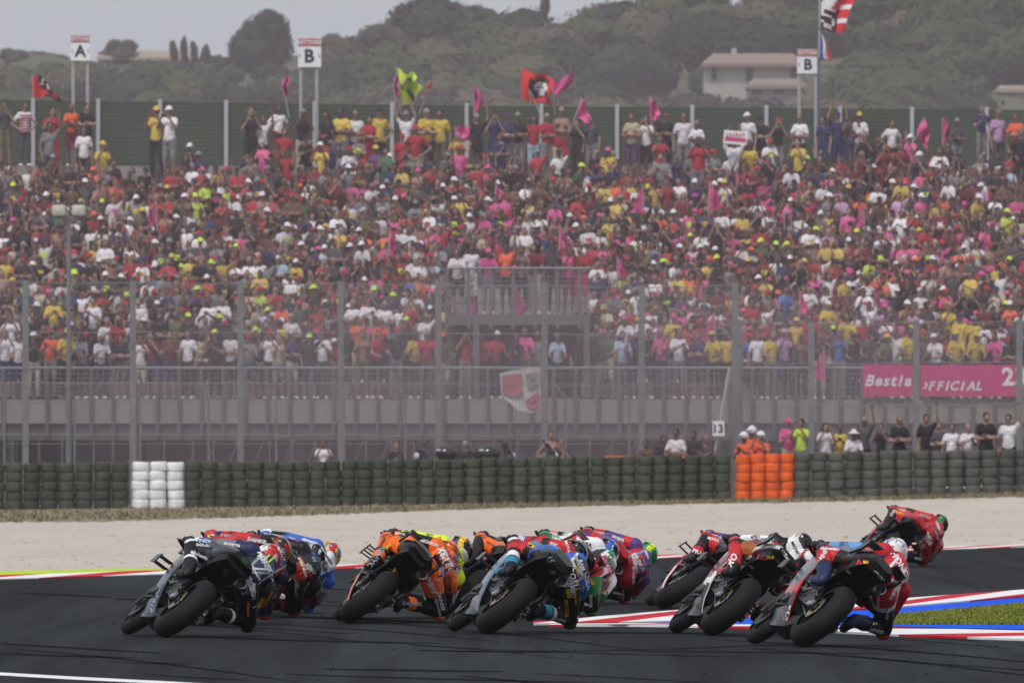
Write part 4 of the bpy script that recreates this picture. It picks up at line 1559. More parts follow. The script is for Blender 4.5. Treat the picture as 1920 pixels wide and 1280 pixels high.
# ------------------------------------------------------------------ riders
def rider_caps(j, lean):
    """the body as tapered limbs in the motorcycle's own frame; j = small differences between riders"""
    g = lambda k, d: Vector(d) + Vector(j.get(k, (0, 0, 0)))
    kin = max(0, (lean - 50)) / 10.0
    pel = g('pel', (.165, .27, .975)); sp = g('sp', (.235, .50, 1.10)); ch = g('ch', (.255, .61, 1.145)); nk = g('nk', (.245, .72, 1.21)); hd = g('hd', (.225, .87, 1.262))
    sL, sR = ch + Vector((-.17, .035, .065)), ch + Vector((.175, .01, -.045))
    eL, wL = g('eL', (-.155, .79, 1.025)), Vector((-.29, .955, .895))
    eR, wR = g('eR', (.55 - .05 * kin, .80, .92 + .05 * kin)), Vector((.33, .965, .89))
    hL, hR = pel + Vector((-.10, .01, -.015)), pel + Vector((.10, -.01, -.045))
    kL, aL = g('kL', (-.275, .60, .83)), Vector((-.205, .175, .605))
    kR, aR = g('kR', (.56 - .10 * kin, .60, .785 + .06 * kin)), Vector((.245, .20, .56))
    caps = {
        'pelvis': ('b', pel, (.175, .155, .14)),
        'waist': (pel + Vector((0, .04, .02)), .145, sp, .140),
        'chest': (sp, .145, ch + Vector((0, .0, .0)), .150),
        'shoulders': (sL, .086, sR, .086),
        'neck': (nk - Vector((0, .04, .03)), .075, hd - Vector((0, .04, .04)), .068),
        'head': ('b', hd, (.085, .10, .10)),
        'hump': (sp + Vector((.0, .02, .115)), .062, nk + Vector((0, -.03, .05)), .065),
        'uaL': (sL, .080, eL, .060), 'faL': (eL, .060, wL, .043),
        'uaR': (sR, .080, eR, .062), 'faR': (eR, .062, wR, .043),
        'thL': (hL, .115, kL, .078), 'snL': (kL, .074, aL, .052),
        'thR': (hR, .115, kR, .078), 'snR': (kR, .074, aR, .052),
        'ftL': (aL, .046, aL + Vector((-.025, .17, -.085)), .034), 'ftR': (aR, .046, aR + Vector((.03, .17, -.065)), .034),
        'hnL': (wL, .038, wL + Vector((0, .03, -.02)), .035), 'hnR': (wR, .038, wR + Vector((0, .03, -.02)), .035),
    }
    return caps, dict(hd=hd, wL=wL, wR=wR, aL=aL, aR=aR, kL=kL, kR=kR, eL=eL, eR=eR, ch=ch, sp=sp, nk=nk)


def glove_mesh(w, s):
    """closed hand round the bar grip: palm, four unequal fingers, thumb"""
    caps = []
    c = w + Vector((s * .005, .012, .0))
    caps.append(('b', c + Vector((0, .002, .004)), (.050, .040, .030)))
    caps.append((w - Vector((s * -.0, .05, -.02)), .047, c, .040))
    for i, (L, r) in enumerate(((.9, .0125), (1.0, .0135), (.95, .0135), (.8, .0115))):
        x = c.x + s * (-.036 + .0245 * i)
        dy = -.008 * i
        a = Vector((x, c.y + .022 + dy, c.z + .012)); b_ = Vector((x, c.y + .022 + .036 * L + dy, c.z + .004))
        d = Vector((x - s * .002, c.y + .020 + .046 * L + dy, c.z - .030 * L)); e = Vector((x - s * .003, c.y + .024 + .022 * L + dy, c.z - .052 * L))
        caps += [(a, r * 1.15, b_, r * 1.05), (b_, r * 1.05, d, r), (d, r, e, r * .9)]
    t0 = c + Vector((-s * .048, -.005, -.012)); t1 = c + Vector((-s * .060, .028, -.034)); t2 = c + Vector((-s * .045, .052, -.050))
    caps += [(t0, .016, t1, .014), (t1, .014, t2, .012)]
    return fuse(caps, .0055, 1)


def boot_mesh(a, k, s):
    d = (k - a).normalized()
    toe = a + Vector((s * .028, .185, -.085))
    caps = [(a + d * .20, .074, a + d * .02, .060), (a + d * .02, .060, a + Vector((0, -.035, -.045)), .046), (a + Vector((0, -.03, -.05)), .044, toe, .036),
            (a + Vector((0, .06, -.02)), .05, toe + Vector((0, -.02, .005)), .04), ('b', a + Vector((0, -.045, -.02)), (.045, .03, .06))]
    return fuse(caps, .011, 2)


def helmet_mesh():
    m = MB()
    nu, nv = 56, 40
    vs, fs = [], []
    for j in range(nv + 1):
        th = pi * (.0 + .80 * j / nv)
        for i in range(nu):
            ph = 2 * pi * i / nu
            x, y, z = sin(th) * cos(ph), sin(th) * sin(ph), cos(th)
            rx, ry, rz = .128, .150, .138
            if z < -.1 and y > .2:
                ry *= 1.10
            if y < -.3 and z > .1: ry *= 1.05
            sp_ = .022 * max(0, -y - .45) * max(0, z + .15) * 3 if abs(x) < .6 else 0
            vs.append((x * rx, y * ry - sp_, z * rz + sp_ * .3))
    for j in range(nv):
        for i in range(nu):
            i2 = (i + 1) % nu
            fs.append((j * nu + i, (j + 1) * nu + i, (j + 1) * nu + i2, j * nu + i2))
    m.add(vs, fs)
    # aero spoiler at the back and rim roll
    m.loft([[(x, -.150 - .03 * (1 - abs(x) / .09), .055 - t), (x, -.135, .065 - t), (x, -.12, .02 - t)] for x, t in ((-.09, .01), (-.045, 0), (0, 0), (.045, 0), (.09, .01))])
    return m


HELMET = helmet_mesh()
_v = MB(); _v.ball((0, .012, .0), (.126, .150, .120), 26, 10, v0=.36, v1=.60)
_v.f = [f for f in _v.f if all(_v.v[i][1] > .035 for i in f)]; _v.m = [0] * len(_v.f)
VISOR = _v.mesh('visor', [mat('mirror_visor', (.03, .035, .05), .08, .3)], 60)
M_boot = mat('boot_leather', (.015, .015, .016), .45, 0, .2, 12)


def helmet_colors(me, pal, seed):
    """pal: shell, crest stripe, lower rim, splash"""
    rr = random.Random(seed)
    P_ = face_centres(me)
    col = np.tile(np.array(C[pal[0]]), (len(P_), 1))
    x, y, z = P_.T
    for _ in range(7):                               # painted swoops
        d = Vector((rr.gauss(0, 1), rr.gauss(0, 1) - .5, rr.gauss(0, .7))).normalized()
        q = P_ / .13 @ np.array(d)
        w = np.sin(q * rr.uniform(5, 9) + x * rr.uniform(10, 30) + rr.uniform(0, 6))
        col[(q > .35) & (w > .55)] = C[pal[3]]
    col[np.abs(x + .15 * (z - .05)) < .03] = C[pal[1]]
    col[(z < -.045 + .03 * np.sin(x * 22))] = C[pal[2]]
    col[(y > .07) & (z < .0) & (z > -.06)] = C['K']
    set_face_colors(me, col)


def rider(label, root_loc, rot, lean, suit, helm, jit, boots='K', gloves='K', hump='K', seed=1, decals=(), bike=None, slider='K', hum_text=None):
    caps, J = rider_caps(jit, lean)
    names = list(caps)
    cl = [caps[k] for k in names]
    me = fuse(cl, .0098, 4)
    me.name = 'person'
    P_ = face_centres(me)
    idx, t = nearest_cap(P_, cl)
    col = np.tile(np.array(C[suit.get('base', 'K')]), (len(P_), 1))
    for i, k in enumerate(names):
        sp_ = suit.get(k)
        if sp_ is None:
            continue
        m_ = idx == i
        if isinstance(sp_, str):
            col[m_] = C[sp_]
        else:
            lo = -.01
            for hi, c in sp_:
                col[m_ & (t > lo) & (t <= hi + 1e-6)] = C[c]; lo = hi
    # flank panels and seams
    if 'flank' in suit:
        ax = np.array(J['ch'] - J['sp']); sd = np.array((.96, 0, -.28))
        tor = np.isin(idx, [names.index(k) for k in ('waist', 'chest', 'pelvis')])
        off = (P_ - np.array(J['sp'])) @ sd
        col[tor & (off > .095)] = C[suit['flank']]
        col[tor & (off < -.095)] = C[suit['flank']]
        if 'seam' in suit:
            col[tor & (np.abs(np.abs(off) - .095) < .010)] = C[suit['seam']]
    if 'side' in suit:                                # a stripe down the outside of the limbs
        for k in ('thL', 'thR', 'uaL', 'uaR', 'faL', 'faR'):
            i = names.index(k)
            a, b_ = np.array(cl[i][0]), np.array(cl[i][2])
            ax = (b_ - a) / np.linalg.norm(b_ - a)
            n_ = np.cross(ax, (0, 0, 1)) if k[-1] == 'L' else -np.cross(ax, (0, 0, 1))
            rel = P_ - a
            rel -= np.outer(rel @ ax, ax)
            rel /= np.linalg.norm(rel, axis=1)[:, None] + 1e-9
            col[(idx == i) & (rel @ np.cross(ax, n_ / np.linalg.norm(n_)) > .80)] = C[suit['side']]
    for k, a_, b_ in (('thL', .86, 1.0), ('thR', .86, 1.0), ('snL', 0, .12), ('snR', 0, .12), ('uaL', .88, 1), ('uaR', .88, 1), ('faL', 0, .1), ('faR', 0, .1)):
        i = names.index(k)
        m_ = (idx == i) & (t >= a_) & (t <= b_) & (np.sin(t * 160) > -.2)
        col[m_] = col[m_] * .25 + np.array(C['K']) * .75
    sp0 = (P_ - np.array(J['sp'])) @ np.array((.96, 0, -.28))
    col[np.isin(idx, [names.index('waist'), names.index('pelvis')]) & (np.abs(sp0) < .006)] = C['K']
    rr = random.Random(seed)
    for _ in range(suit.get('logos', 14)):            # small sponsor patches
        c0 = P_[rr.randrange(len(P_))]
        d1 = Vector((rr.gauss(0, 1), rr.gauss(0, 1), rr.gauss(0, 1))).normalized()
        rel = P_ - c0
        a = np.abs(rel @ np.array(d1)); b_ = np.linalg.norm(rel, axis=1)
        col[(a < .007) & (b_ < rr.uniform(.02, .045))] = C[rr.choice(suit.get('logo_cols', 'WWWR'))]
    set_face_colors(me, col)
    me.materials.append(LEATHER)
    o = link('person', me, None, root_loc, rot, label=label, category='person', group='riders crouched on the racing motorcycles')
    # helmet turned into the corner and kept more upright than the motorcycle
    hm = HELMET.mesh('helmet', [tint_helmet], 50)
    helmet_colors(hm, helm, seed)
    h = link('helmet', hm, o, J['hd'] + Vector((0, .0, .01)), (R(-18), R(-14 + rr.uniform(-6, 6)), R(-14 + rr.uniform(-5, 5))))
    link('visor', VISOR, h)
    for s, w in ((-1, J['wL']), (1, J['wR'])):
        gm = glove_mesh(w, s)
        gm.materials.append(mat('glove_' + gloves, C[gloves], .5, 0, .2, 20))
        link('glove', gm, o)
    for s, a, k in ((-1, J['aL'], J['kL']), (1, J['aR'], J['kR'])):
        bm = boot_mesh(a, k, s)
        bi, bt = face_centres(bm), None
        cc = np.tile(np.array(C[boots[0]]), (len(bi), 1))
        if len(boots) > 1:
            dd = np.array((k - a).normalized())
            hgt = (bi - np.array(a)) @ dd
            cc[(hgt > .05) & (hgt < .15)] = C[boots[1]]
            if len(boots) > 2: cc[(hgt >= .17)] = C[boots[2]]
        set_face_colors(bm, cc); bm.materials.append(LEATHER)
        link('boot', bm, o)
    # knee and elbow sliders
    sm = MB()
    dK = (J['kR'] - Vector((.2, .2, 1.0))).normalized()
    sm.ball(J['kR'] + Vector((.042, .01, -.040)), (.040, .058, .060), 14, 8, rot=Matrix.Rotation(R(40), 3, 'Y'))
    sm.build('knee_slider', gloss(slider, .4), o)
    sm = MB(); sm.ball(J['kL'] + Vector((-.05, .03, .03)), (.03, .06, .055), 12, 8, rot=Matrix.Rotation(R(30), 3, 'Y'))
    sm.build('knee_slider', gloss(suit.get('kneepad', slider), .4), o)
    sm = MB(); sm.ball(J['eR'] + Vector((.045, .0, -.03)), (.022, .05, .04), 10, 6); sm.build('elbow_slider', gloss('K', .4), o)
    # lettering dropped onto whatever it lies on, suit or motorcycle
    if decals:
        Mw = Matrix.Translation(Vector(root_loc)) @ Euler(rot).to_matrix().to_4x4()
        Mi = Mw.inverted()
        tg = [(o, me)] + ([(p_, p_.data) for k, p_ in bike.items() if k.strip() in ('tail_unit', 'side_fairing', 'seat', 'tail_wing', 'under_tray', 'belly_pan')] if bike else [])
        tg += [(c_, c_.data) for c_ in o.children if c_.name.startswith('boot')]
        bv = [(q, BVHTree.FromPolygons([v.co for v in d_.vertices], [tuple(p.vertices) for p in d_.polygons])) for q, d_ in tg]
        eye = Mi @ Vector((0, 0, HC))
        for s_, px, py, ang, hpx, c, *ex in decals:
            tgt = Mi @ W(px, py, root_loc.y + .5)
            dr = (tgt - eye).normalized()
            best = None
            for q, b_ in bv:
                hit = b_.ray_cast(eye, dr, 500)
                if hit[0] is not None and (best is None or hit[3] < best[2]):
                    best = (q, b_, hit[3], hit[0])
            if best is None:
                continue
            r3 = Mi.to_3x3()
            u = r3 @ Vector((cos(R(ang)), 0, sin(R(ang)))); v = r3 @ Vector((-sin(R(ang)), 0, cos(R(ang))))
            sz = hpx * 1.15 * root_loc.y / FPX
            nm = 'lettering' if ex == [] else 'emblem'
            decal(nm, s_, best[0], best[1], best[3], u, v, sz, mat('print_' + c, C[c], .5), .025, .12 if nm == 'lettering' else 0, .006, ex[0] if ex else None)
        # smaller sponsor words along limbs, back and flank wherever the suit shows
        words = [d_[0] for d_ in decals if len(d_) == 6 and len(d_[0]) > 2] + ['alpinestars', 'DAINESE', 'MOTUL', 'MICHELIN']
        Mw3 = Mw.to_3x3()
        todo = ['waist', 'waist', 'chest', 'chest', 'shoulders', 'uaL', 'faL', 'thL', 'snL', 'uaR', 'thR', 'snR', 'hump', 'pelvis']
        for k in todo + todo:
            c_ = caps[k]
            if c_[0] == 'b': a_, b2, r_ = Vector(c_[1]) - Vector((.1, 0, 0)), Vector(c_[1]) + Vector((.1, 0, 0)), .1
            else: a_, b2, r_ = Vector(c_[0]), Vector(c_[2]), c_[1]
            t_ = rr.uniform(.15, .85)
            tgt = a_ + (b2 - a_) * t_ + Vector((rr.gauss(0, 1), rr.gauss(0, 1), rr.gauss(0, 1))) * r_ * .4
            dr = (tgt - eye).normalized()
            best = None
            for q, b_ in bv:
                hit = b_.ray_cast(eye, dr, 500)
                if hit[0] is not None and (best is None or hit[3] < best[2]):
                    best = (q, b_, hit[3], hit[0], hit[1])
            if best is None or best[0] is not o or best[4].dot(dr) > -.35:
                continue
            ax = Mw3 @ (b2 - a_)
            ang = math.degrees(atan2(ax.z, ax.x))
            if k in ('waist', 'chest', 'hump', 'pelvis'): ang = -62 + rr.uniform(-12, 12)
            if ang > 95: ang -= 180
            if ang < -95: ang += 180
            r3 = Mi.to_3x3()
            u = r3 @ Vector((cos(R(ang)), 0, sin(R(ang)))); v = r3 @ Vector((-sin(R(ang)), 0, cos(R(ang))))
            i_ = int(np.argmin(((P_ - np.array(best[3])) ** 2).sum(1)))
            dark = col[i_].sum() > .9
            cc = rr.choice('KKNR') if dark else rr.choice('WWWWSY' if seed % 3 == 0 else 'WWWWSQ')
            decal('lettering', rr.choice(words), o, best[1], best[3], u, v, rr.uniform(.028, .048), mat('print_' + cc, C[cc], .5), .03, .1, .006)
    return o


tint_helmet = tint_mat('helmet_paint', .18, .05, 5.0, .5, 0, attr='col')
tint_helmet.node_tree.nodes['Principled BSDF'].inputs['Coat Weight'].default_value = .6

# flat marks: three claws, five-bar wing, star, tick, flag
def poly_shape(polys):
    v, f = [], []
    for p in polys:
        f.append(tuple(range(len(v), len(v) + len(p)))); v += p
    # each polygon is cut into a few quads' worth of points along its length so it can follow the surface
    return v, f


def bar(x0, y0, x1, y1, w0, w1, n=6):
    """slender tapering bar as quads"""
    out = []
    for i in range(n):
        q = []
        for t in (i / n, (i + 1) / n):
            x, y, w = x0 + (x1 - x0) * t, y0 + (y1 - y0) * t, w0 + (w1 - w0) * t
            L = hypot(x1 - x0, y1 - y0); nx, ny = -(y1 - y0) / L, (x1 - x0) / L
            q.append(((x + nx * w, y + ny * w), (x - nx * w, y - ny * w)))
        out.append([q[0][0], q[0][1], q[1][1], q[1][0]])
    return out


CLAWS = poly_shape(bar(-.28, .5, -.22, -.4, .07, .03) + bar(0, .42, .03, -.5, .07, .025) + bar(.28, .5, .24, -.34, .07, .03))
WING = poly_shape(sum([bar(-.55 + .08 * i, .42 - .20 * i, .55 - .05 * i, .10 - .24 * i + .12, .075, .035, 8) for i in range(5)], []))
STAR = poly_shape([[(0, 0), (.5 * cos(pi / 2 + 2 * pi * k / 5), .5 * sin(pi / 2 + 2 * pi * k / 5)), (.2 * cos(pi / 2 + 2 * pi * (k + .5) / 5), .2 * sin(pi / 2 + 2 * pi * (k + .5) / 5))] for k in range(5)] +
                  [[(0, 0), (.2 * cos(pi / 2 + 2 * pi * (k - .5) / 5), .2 * sin(pi / 2 + 2 * pi * (k - .5) / 5)), (.5 * cos(pi / 2 + 2 * pi * k / 5), .5 * sin(pi / 2 + 2 * pi * k / 5))] for k in range(5)])
BLOCK = poly_shape(bar(-.5, 0, .5, 0, .22, .22, 4))
LONG = poly_shape(bar(-1.2, 0, 1.2, 0, .12, .12, 10))
TRI = poly_shape([[(-.5, -.4), (.5, -.4), (0, .5)]])
# ------------------------------------------------------------------ the pack, nearest first
def entry(bl, rl, px, py, yaw, lean, liv, suit, helm, jit=None, boots='K', gloves='K', decals=(), seed=1, slider='K'):
    root, parts = motorcycle(bl, px, py, yaw, lean, liv)
    rider(rl, root.location.copy(), root.rotation_euler.copy(), lean, suit, helm, jit or {}, boots, gloves, seed=seed, decals=decals, bike=parts, slider=slider)


# red, white and blue works machine, nearest of all
entry('red white and blue motorcycle with black tail, nearest and rightmost of the front line',
      'rider in red leathers with a white wing emblem, on the nearest motorcycle',
      1506, 1212, 14.5, 48, dict(main='E', second='R', third='D', tail='H', tail2='H'),
      dict(base='R', pelvis='R', waist='R', chest='R', shoulders='R', uaL=[(.55, 'R'), (1, 'L')], faL=[(.5, 'L'), (1, 'K')], uaR=[(.6, 'R'), (1, 'M')], faR='M', thL=[(.35, 'N'), (.7, 'K'), (1, 'R')], snL=[(.5, 'R'), (1, 'N')],
           thR=[(.2, 'R'), (.32, 'W'), (.5, 'N'), (1, 'K')], snR=[(.5, 'K'), (1, 'N')], hump='R', neck='R', flank='R', seam='W', logos=14, logo_cols='WWWN', kneepad='K'),
      ('B', 'W', 'K', 'W'), {'hd': (-.04, -.03, .05), 'sp': (0, 0, .03), 'ch': (0, 0, .03), 'nk': (-.02, 0, .04)}, 'NNK', 'K',
      [('HONDA', 1690, 1062, -62, 15, 'W'), ('wing', 1701, 1052, -38, 36, 'W', WING), ('ALPINE', 1541, 1045, 62, 9, 'W'), ('flag', 1625, 1053, 2, 11, 'Q', BLOCK), ('flag', 1611, 1052, 2, 11, 'R', TRI),
       ('chip', 1591, 1071, -40, 9, 'S', BLOCK), ('DAINESE', 1653, 1080, -48, 8, 'W'), ('HRC', 1480, 1150, 65, 13, 'W'), ('star', 1472, 1140, 0, 14, 'R', TRI), ('stars', 1637, 1168, 0, 7, 'W'), ('band', 1686, 1098, 75, 34, 'W', LONG)], 3, 'R')
# white and red machine beside it
entry('white and red motorcycle with black tail, second from the right in the front line',
      'rider with red shins, tan thigh panel and white forearm on the white and red motorcycle',
      1336, 1191, 11, 47, dict(main='M', second='W', third='K', tail='W', tail2='K', wing='K'),
      dict(base='K', pelvis='R', waist='K', chest='W', shoulders='W', uaL=[(.5, 'K'), (1, 'W')], faL=[(.6, 'W'), (1, 'K')], uaR='R', faR='W', thL=[(.35, 'R'), (.5, 'K'), (.85, 'F'), (1, 'K')], snL=[(.3, 'R'), (.55, 'R'), (1, 'R')],
           thR='R', snR='R', hump='W', neck='K', flank='W', seam='R', logos=18, logo_cols='WWKR', kneepad='R'),
      ('W', 'K', 'K', 'K'), {'hd': (-.05, .0, .01)}, 'KRR', 'K',
      [('MOTUL', 1380, 1037, 58, 14, 'W'), ('iliBeta', 1474, 1043, -50, 11, 'W'), ('flag', 1444, 1044, -4, 11, 'Q', BLOCK), ('flag', 1433, 1043, -4, 11, 'R', TRI), ('peak', 1425, 1041, 10, 12, 'R', TRI), ('chip', 1409, 1062, -40, 9, 'S', BLOCK),
       ('idemitsu', 1450, 1018, 8, 10, 'R'), ('tail', 1402, 1046, 28, 16, 'W', LONG), ('LCR', 1513, 1027, 2, 10, 'K')], 8, 'R')
# grey blue machine, centre
entry('silver blue motorcycle with blue and grey tail in the middle of the front line',
      'rider in black, blue and red leathers with light blue helmet, centre of the pack',
      914, 1188, 11, 49, dict(main='Z', second='Z', third='E', tail='B', tail2='V', wing='D', seat='V', fins=False),
      dict(base='K', pelvis='K', waist='K', chest='K', shoulders=[(.45, 'R'), (1, 'B')], uaL=[(.5, 'R'), (.75, 'K'), (1, 'R')], faL=[(.3, 'R'), (.6, 'B'), (1, 'K')], uaR=[(.4, 'B'), (1, 'K')], faR='K', thL=[(.4, 'Z'), (.55, 'B'), (.7, 'K'), (1, 'R')], snL=[(.3, 'R'), (.42, 'K'), (.58, 'W'), (.8, 'T'), (1, 'K')],
           thR='K', snR='D', hump='B', neck='R', flank='B', seam='W', logos=20, logo_cols='WWWR', kneepad='W'),
      ('L', 'K', 'L', 'K'), {'hd': (-.05, -.05, -.06), 'nk': (-.04, 0, -.05), 'ch': (-.03, 0, -.04), 'sp': (-.03, 0, -.03)}, 'KTW', 'K',
      [('alpinestars', 1010, 1025, -22, 12, 'W'), ('GC', 1036, 1048, 4, 13, 'S'), ('ROKU', 1076, 1085, -72, 13, 'W'), ('star', 1086, 1085, -60, 24, 'R', TRI), ('RAM TRUCKS', 1097, 1078, -72, 9, 'W'), ('patch', 1066, 1112, -78, 15, 'Q', BLOCK),
       ('7', 1060, 1098, -70, 16, 'W'), ('BREMBO', 1072, 1100, -80, 9, 'W'), ('TIX', 1037, 1072, 5, 7, 'S'), ('bar', 1087, 1064, -70, 18, 'S', LONG)], 5, 'D')
# orange machine
entry('orange and black motorcycle with dark tail, second from left in the front line',
      'rider in orange and navy leathers with energy drink lettering on the orange motorcycle',
      656, 1168, 3, 50, dict(main='O', second='K', third='O', tail='K', tail2='K', wing='D'),
      dict(base='O', pelvis='O', waist='N', chest='N', shoulders='O', uaL=[(.5, 'K'), (1, 'K')], faL=[(.4, 'K'), (.7, 'O'), (1, 'K')], uaR=[(.35, 'O'), (1, 'K')], faR='K', thL=[(.3, 'K'), (.85, 'O'), (1, 'O')], snL=[(.55, 'O'), (1, 'K')], thR=[(.35, 'O'), (1, 'K')], snR='K',
           hump='O', neck='O', flank='O', seam='K', logos=16, logo_cols='WKKB', kneepad='O', side='K'),
      ('K', 'O', 'D', 'F'), {'hd': (-.02, -.02, -.08), 'nk': (-.02, 0, -.06), 'ch': (-.02, 0, -.05), 'sp': (-.02, 0, -.05), 'pel': (.0, 0, -.02)}, 'KO', 'K',
      [('DAINESE', 707, 1041, 55, 12, 'S'), ('DAINESE', 805, 1088, -68, 12, 'W'), ('Red Bull', 838, 1052, -62, 15, 'W'), ('KTM', 840, 1064, -66, 20, 'O'), ('delta', 815, 1068, -8, 22, 'S', TRI), ('motorex', 828, 1066, -68, 9, 'L'), ('band', 846, 1046, -62, 16, 'R', LONG),
       ('DAINESE', 773, 1131, -3, 8, 'S'), ('star', 728, 1023, 40, 10, 'Q', BLOCK)], 6, 'O')
# navy machine, far left
entry('black and grey motorcycle with three green claws on its tail, leftmost of the front line',
      'rider in navy and black leathers with number 75, on the leftmost motorcycle',
      311, 1194, 13.6, 49, dict(main='H', second='V', third='N', tail='H', tail2='K', wing='K', fins=False),
      dict(base='N', pelvis='N', waist='N', chest='N', shoulders=[(.5, 'N'), (1, 'D')], uaL=[(.4, 'N'), (1, 'E')], faL=[(.5, 'B'), (.8, 'W'), (1, 'K')], uaR='D', faR='K', thL=[(.6, 'N'), (1, 'K')], snL=[(.55, 'K'), (.62, 'R'), (1, 'K')], thR='K', snR='K',
           hump='D', neck='N', flank='K', seam='S', logos=16, logo_cols='WWSR', kneepad='W'),
      ('W', 'R', 'B', 'R'), {'hd': (.06, -.04, .05), 'nk': (.04, 0, .03), 'ch': (.02, 0, .02)}, 'KKW', 'K',
      [('alpinestars', 396, 1032, -22, 11, 'W'), ('75', 458, 1106, -82, 17, 'S'), ('alpinestars', 470, 1104, -74, 8, 'W'), ('claws', 460, 1049, -28, 17, 'G', CLAWS), ('claws', 423, 1073, -26, 14, 'V', CLAWS), ('YAMAHA', 412, 1037, 32, 9, 'S'),
       ('star', 478, 1083, -60, 24, 'R', TRI), ('MONSTER', 500, 1060, -62, 12, 'W'), ('claws', 512, 1045, -48, 30, 'Y', CLAWS), ('ENEOS', 293, 1112, 65, 10, 'S'), ('YAMAHA', 286, 1140, 68, 12, 'S'), ('band', 488, 1066, -5, 14, 'W', LONG), ('band', 487, 1073, -5, 14, 'S', LONG)], 4, 'K')
# second wave behind the front line
entry('red and black motorcycle mostly hidden behind the leftmost navy rider', 'rider in red and maroon leathers with black shoulder panel, right behind the navy rider',
      340, 1170, 9, 49, dict(main='R', second='K', third='M', tail='K', tail2='R', fins=False),
      dict(base='M', pelvis='M', waist='M', chest='D', shoulders='K', uaL=[(.4, 'M'), (.8, 'R'), (1, 'R')], faL=[(.4, 'R'), (.7, 'N'), (1, 'R')], uaR='M', faR='K', thL='R', snL='R', thR=[(.4, 'M'), (1, 'K')], snR='K', hump='D', neck='K', flank='R', seam='W', logos=18, logo_cols='WWBW'),
      ('R', 'K', 'K', 'F'), {'hd': (.02, -.02, .0)}, 'KR', 'R',
      [('JAGUAR', 540, 1028, -48, 12, 'W'), ('MOTUL', 524, 1033, -50, 10, 'W'), ('LENOVO', 531, 1030, -50, 8, 'S'), ('5', 517, 1044, -48, 20, 'W'), ('Red Bull', 551, 1024, -58, 8, 'I'), ('band', 525, 1048, -62, 16, 'B', LONG)], 9, 'R')
entry('black and red motorcycle hidden behind the riders left of the orange one', 'rider in black leathers with red flashes and black white helmet, behind maroon rider',
      400, 1158, 8, 55, dict(main='K', second='R', third='K', tail='K', tail2='K', fins=False),
      dict(base='K', chest='K', waist='K', pelvis='R', shoulders='K', uaL=[(.5, 'K'), (.8, 'R'), (1, 'K')], faL='K', uaR=[(.6, 'K'), (1, 'R')], faR='K', thL='R', snL='K', thR='K', snR=[(.5, 'K'), (1, 'R')], hump='K', neck='K', flank='K', logos=14, logo_cols='WRWS'),
      ('W', 'K', 'K', 'K'), {'hd': (.0, 0, .0)}, 'K', 'K',
      [('aprilia', 628, 1040, -65, 12, 'W'), ('sky', 606, 1046, -52, 11, 'W'), ('star', 590, 1058, -52, 26, 'R', TRI), ('band', 573, 1064, -60, 20, 'R', LONG), ('band', 597, 1052, -55, 18, 'B', LONG), ('stars', 584, 1066, -62, 9, 'W')], 12, 'R')
entry('blue and white motorcycle hidden at the back of the left group', 'rider in white and blue leathers with a blue, red and yellow helmet',
      431, 1150, 8, 55, dict(main='B', second='W', third='B', tail='B', tail2='W', fins=False),
      dict(base='W', waist='W', chest='W', pelvis='B', shoulders='B', uaL='B', faL='K', uaR=[(.4, 'W'), (1, 'S')], faR='B', thL='B', snL='W', thR=[(.4, 'B'), (1, 'K')], snR='B', hump='W', neck='B', flank='B', logos=10, logo_cols='BBKR'),
      ('B', 'R', 'W', 'Q'), {'hd': (.02, 0, .01)}, 'W', 'W', [('92', 640, 1034, -60, 12, 'K')], 14, 'B')
entry('white and lime motorcycle behind the orange one', 'rider in lime and white leathers with purple and yellow helmet, behind orange rider',
      664, 1160, 4, 51, dict(main='Y', second='W', third='K', tail='Y', tail2='W', fins=False),
      dict(base='W', waist='W', chest='Y', pelvis='W', shoulders='Y', uaL='Y', faL=[(.5, 'Y'), (1, 'K')], uaR=[(.4, 'R'), (1, 'W')], faR=[(.6, 'W'), (1, 'Y')], thL='Y', snL='K', thR='W', snR=[(.5, 'W'), (1, 'Y')], hump='Y', neck='R', flank='W', logos=10, logo_cols='KKRK'),
      ('P', 'Q', 'W', 'K'), {'hd': (.03, .05, .03)}, 'K', 'K', [('Pertamina', 880, 1043, -62, 13, 'W'), ('SKY', 862, 1046, -70, 12, 'K'), ('band', 878, 1036, -50, 18, 'R', LONG)], 16, 'Y')
entry('black and orange motorcycle between the orange and the silver blue ones', 'rider in black and orange leathers mostly hidden left of the silver blue motorcycle',
      828, 1157, 5, 55, dict(main='K', second='F', third='K', tail='O', tail2='K', fins=False),
      dict(base='K', waist='K', chest='K', pelvis='O', shoulders='K', uaL=[(.6, 'K'), (1, 'F')], faL='K', uaR='K', thL=[(.5, 'K'), (1, 'O')], snL='K', thR='K', snR='K', hump='K', neck='O', flank='O', logos=12, logo_cols='WOWR'),
      ('K', 'O', 'K', 'S'), {'hd': (0, 0, -.08), 'ch': (0, 0, -.07), 'sp': (0, 0, -.06), 'nk': (0, 0, -.07), 'eL': (.03, 0, -.05)}, 'K', 'K', [('KTM', 905, 1044, -30, 9, 'I')], 18, 'O')
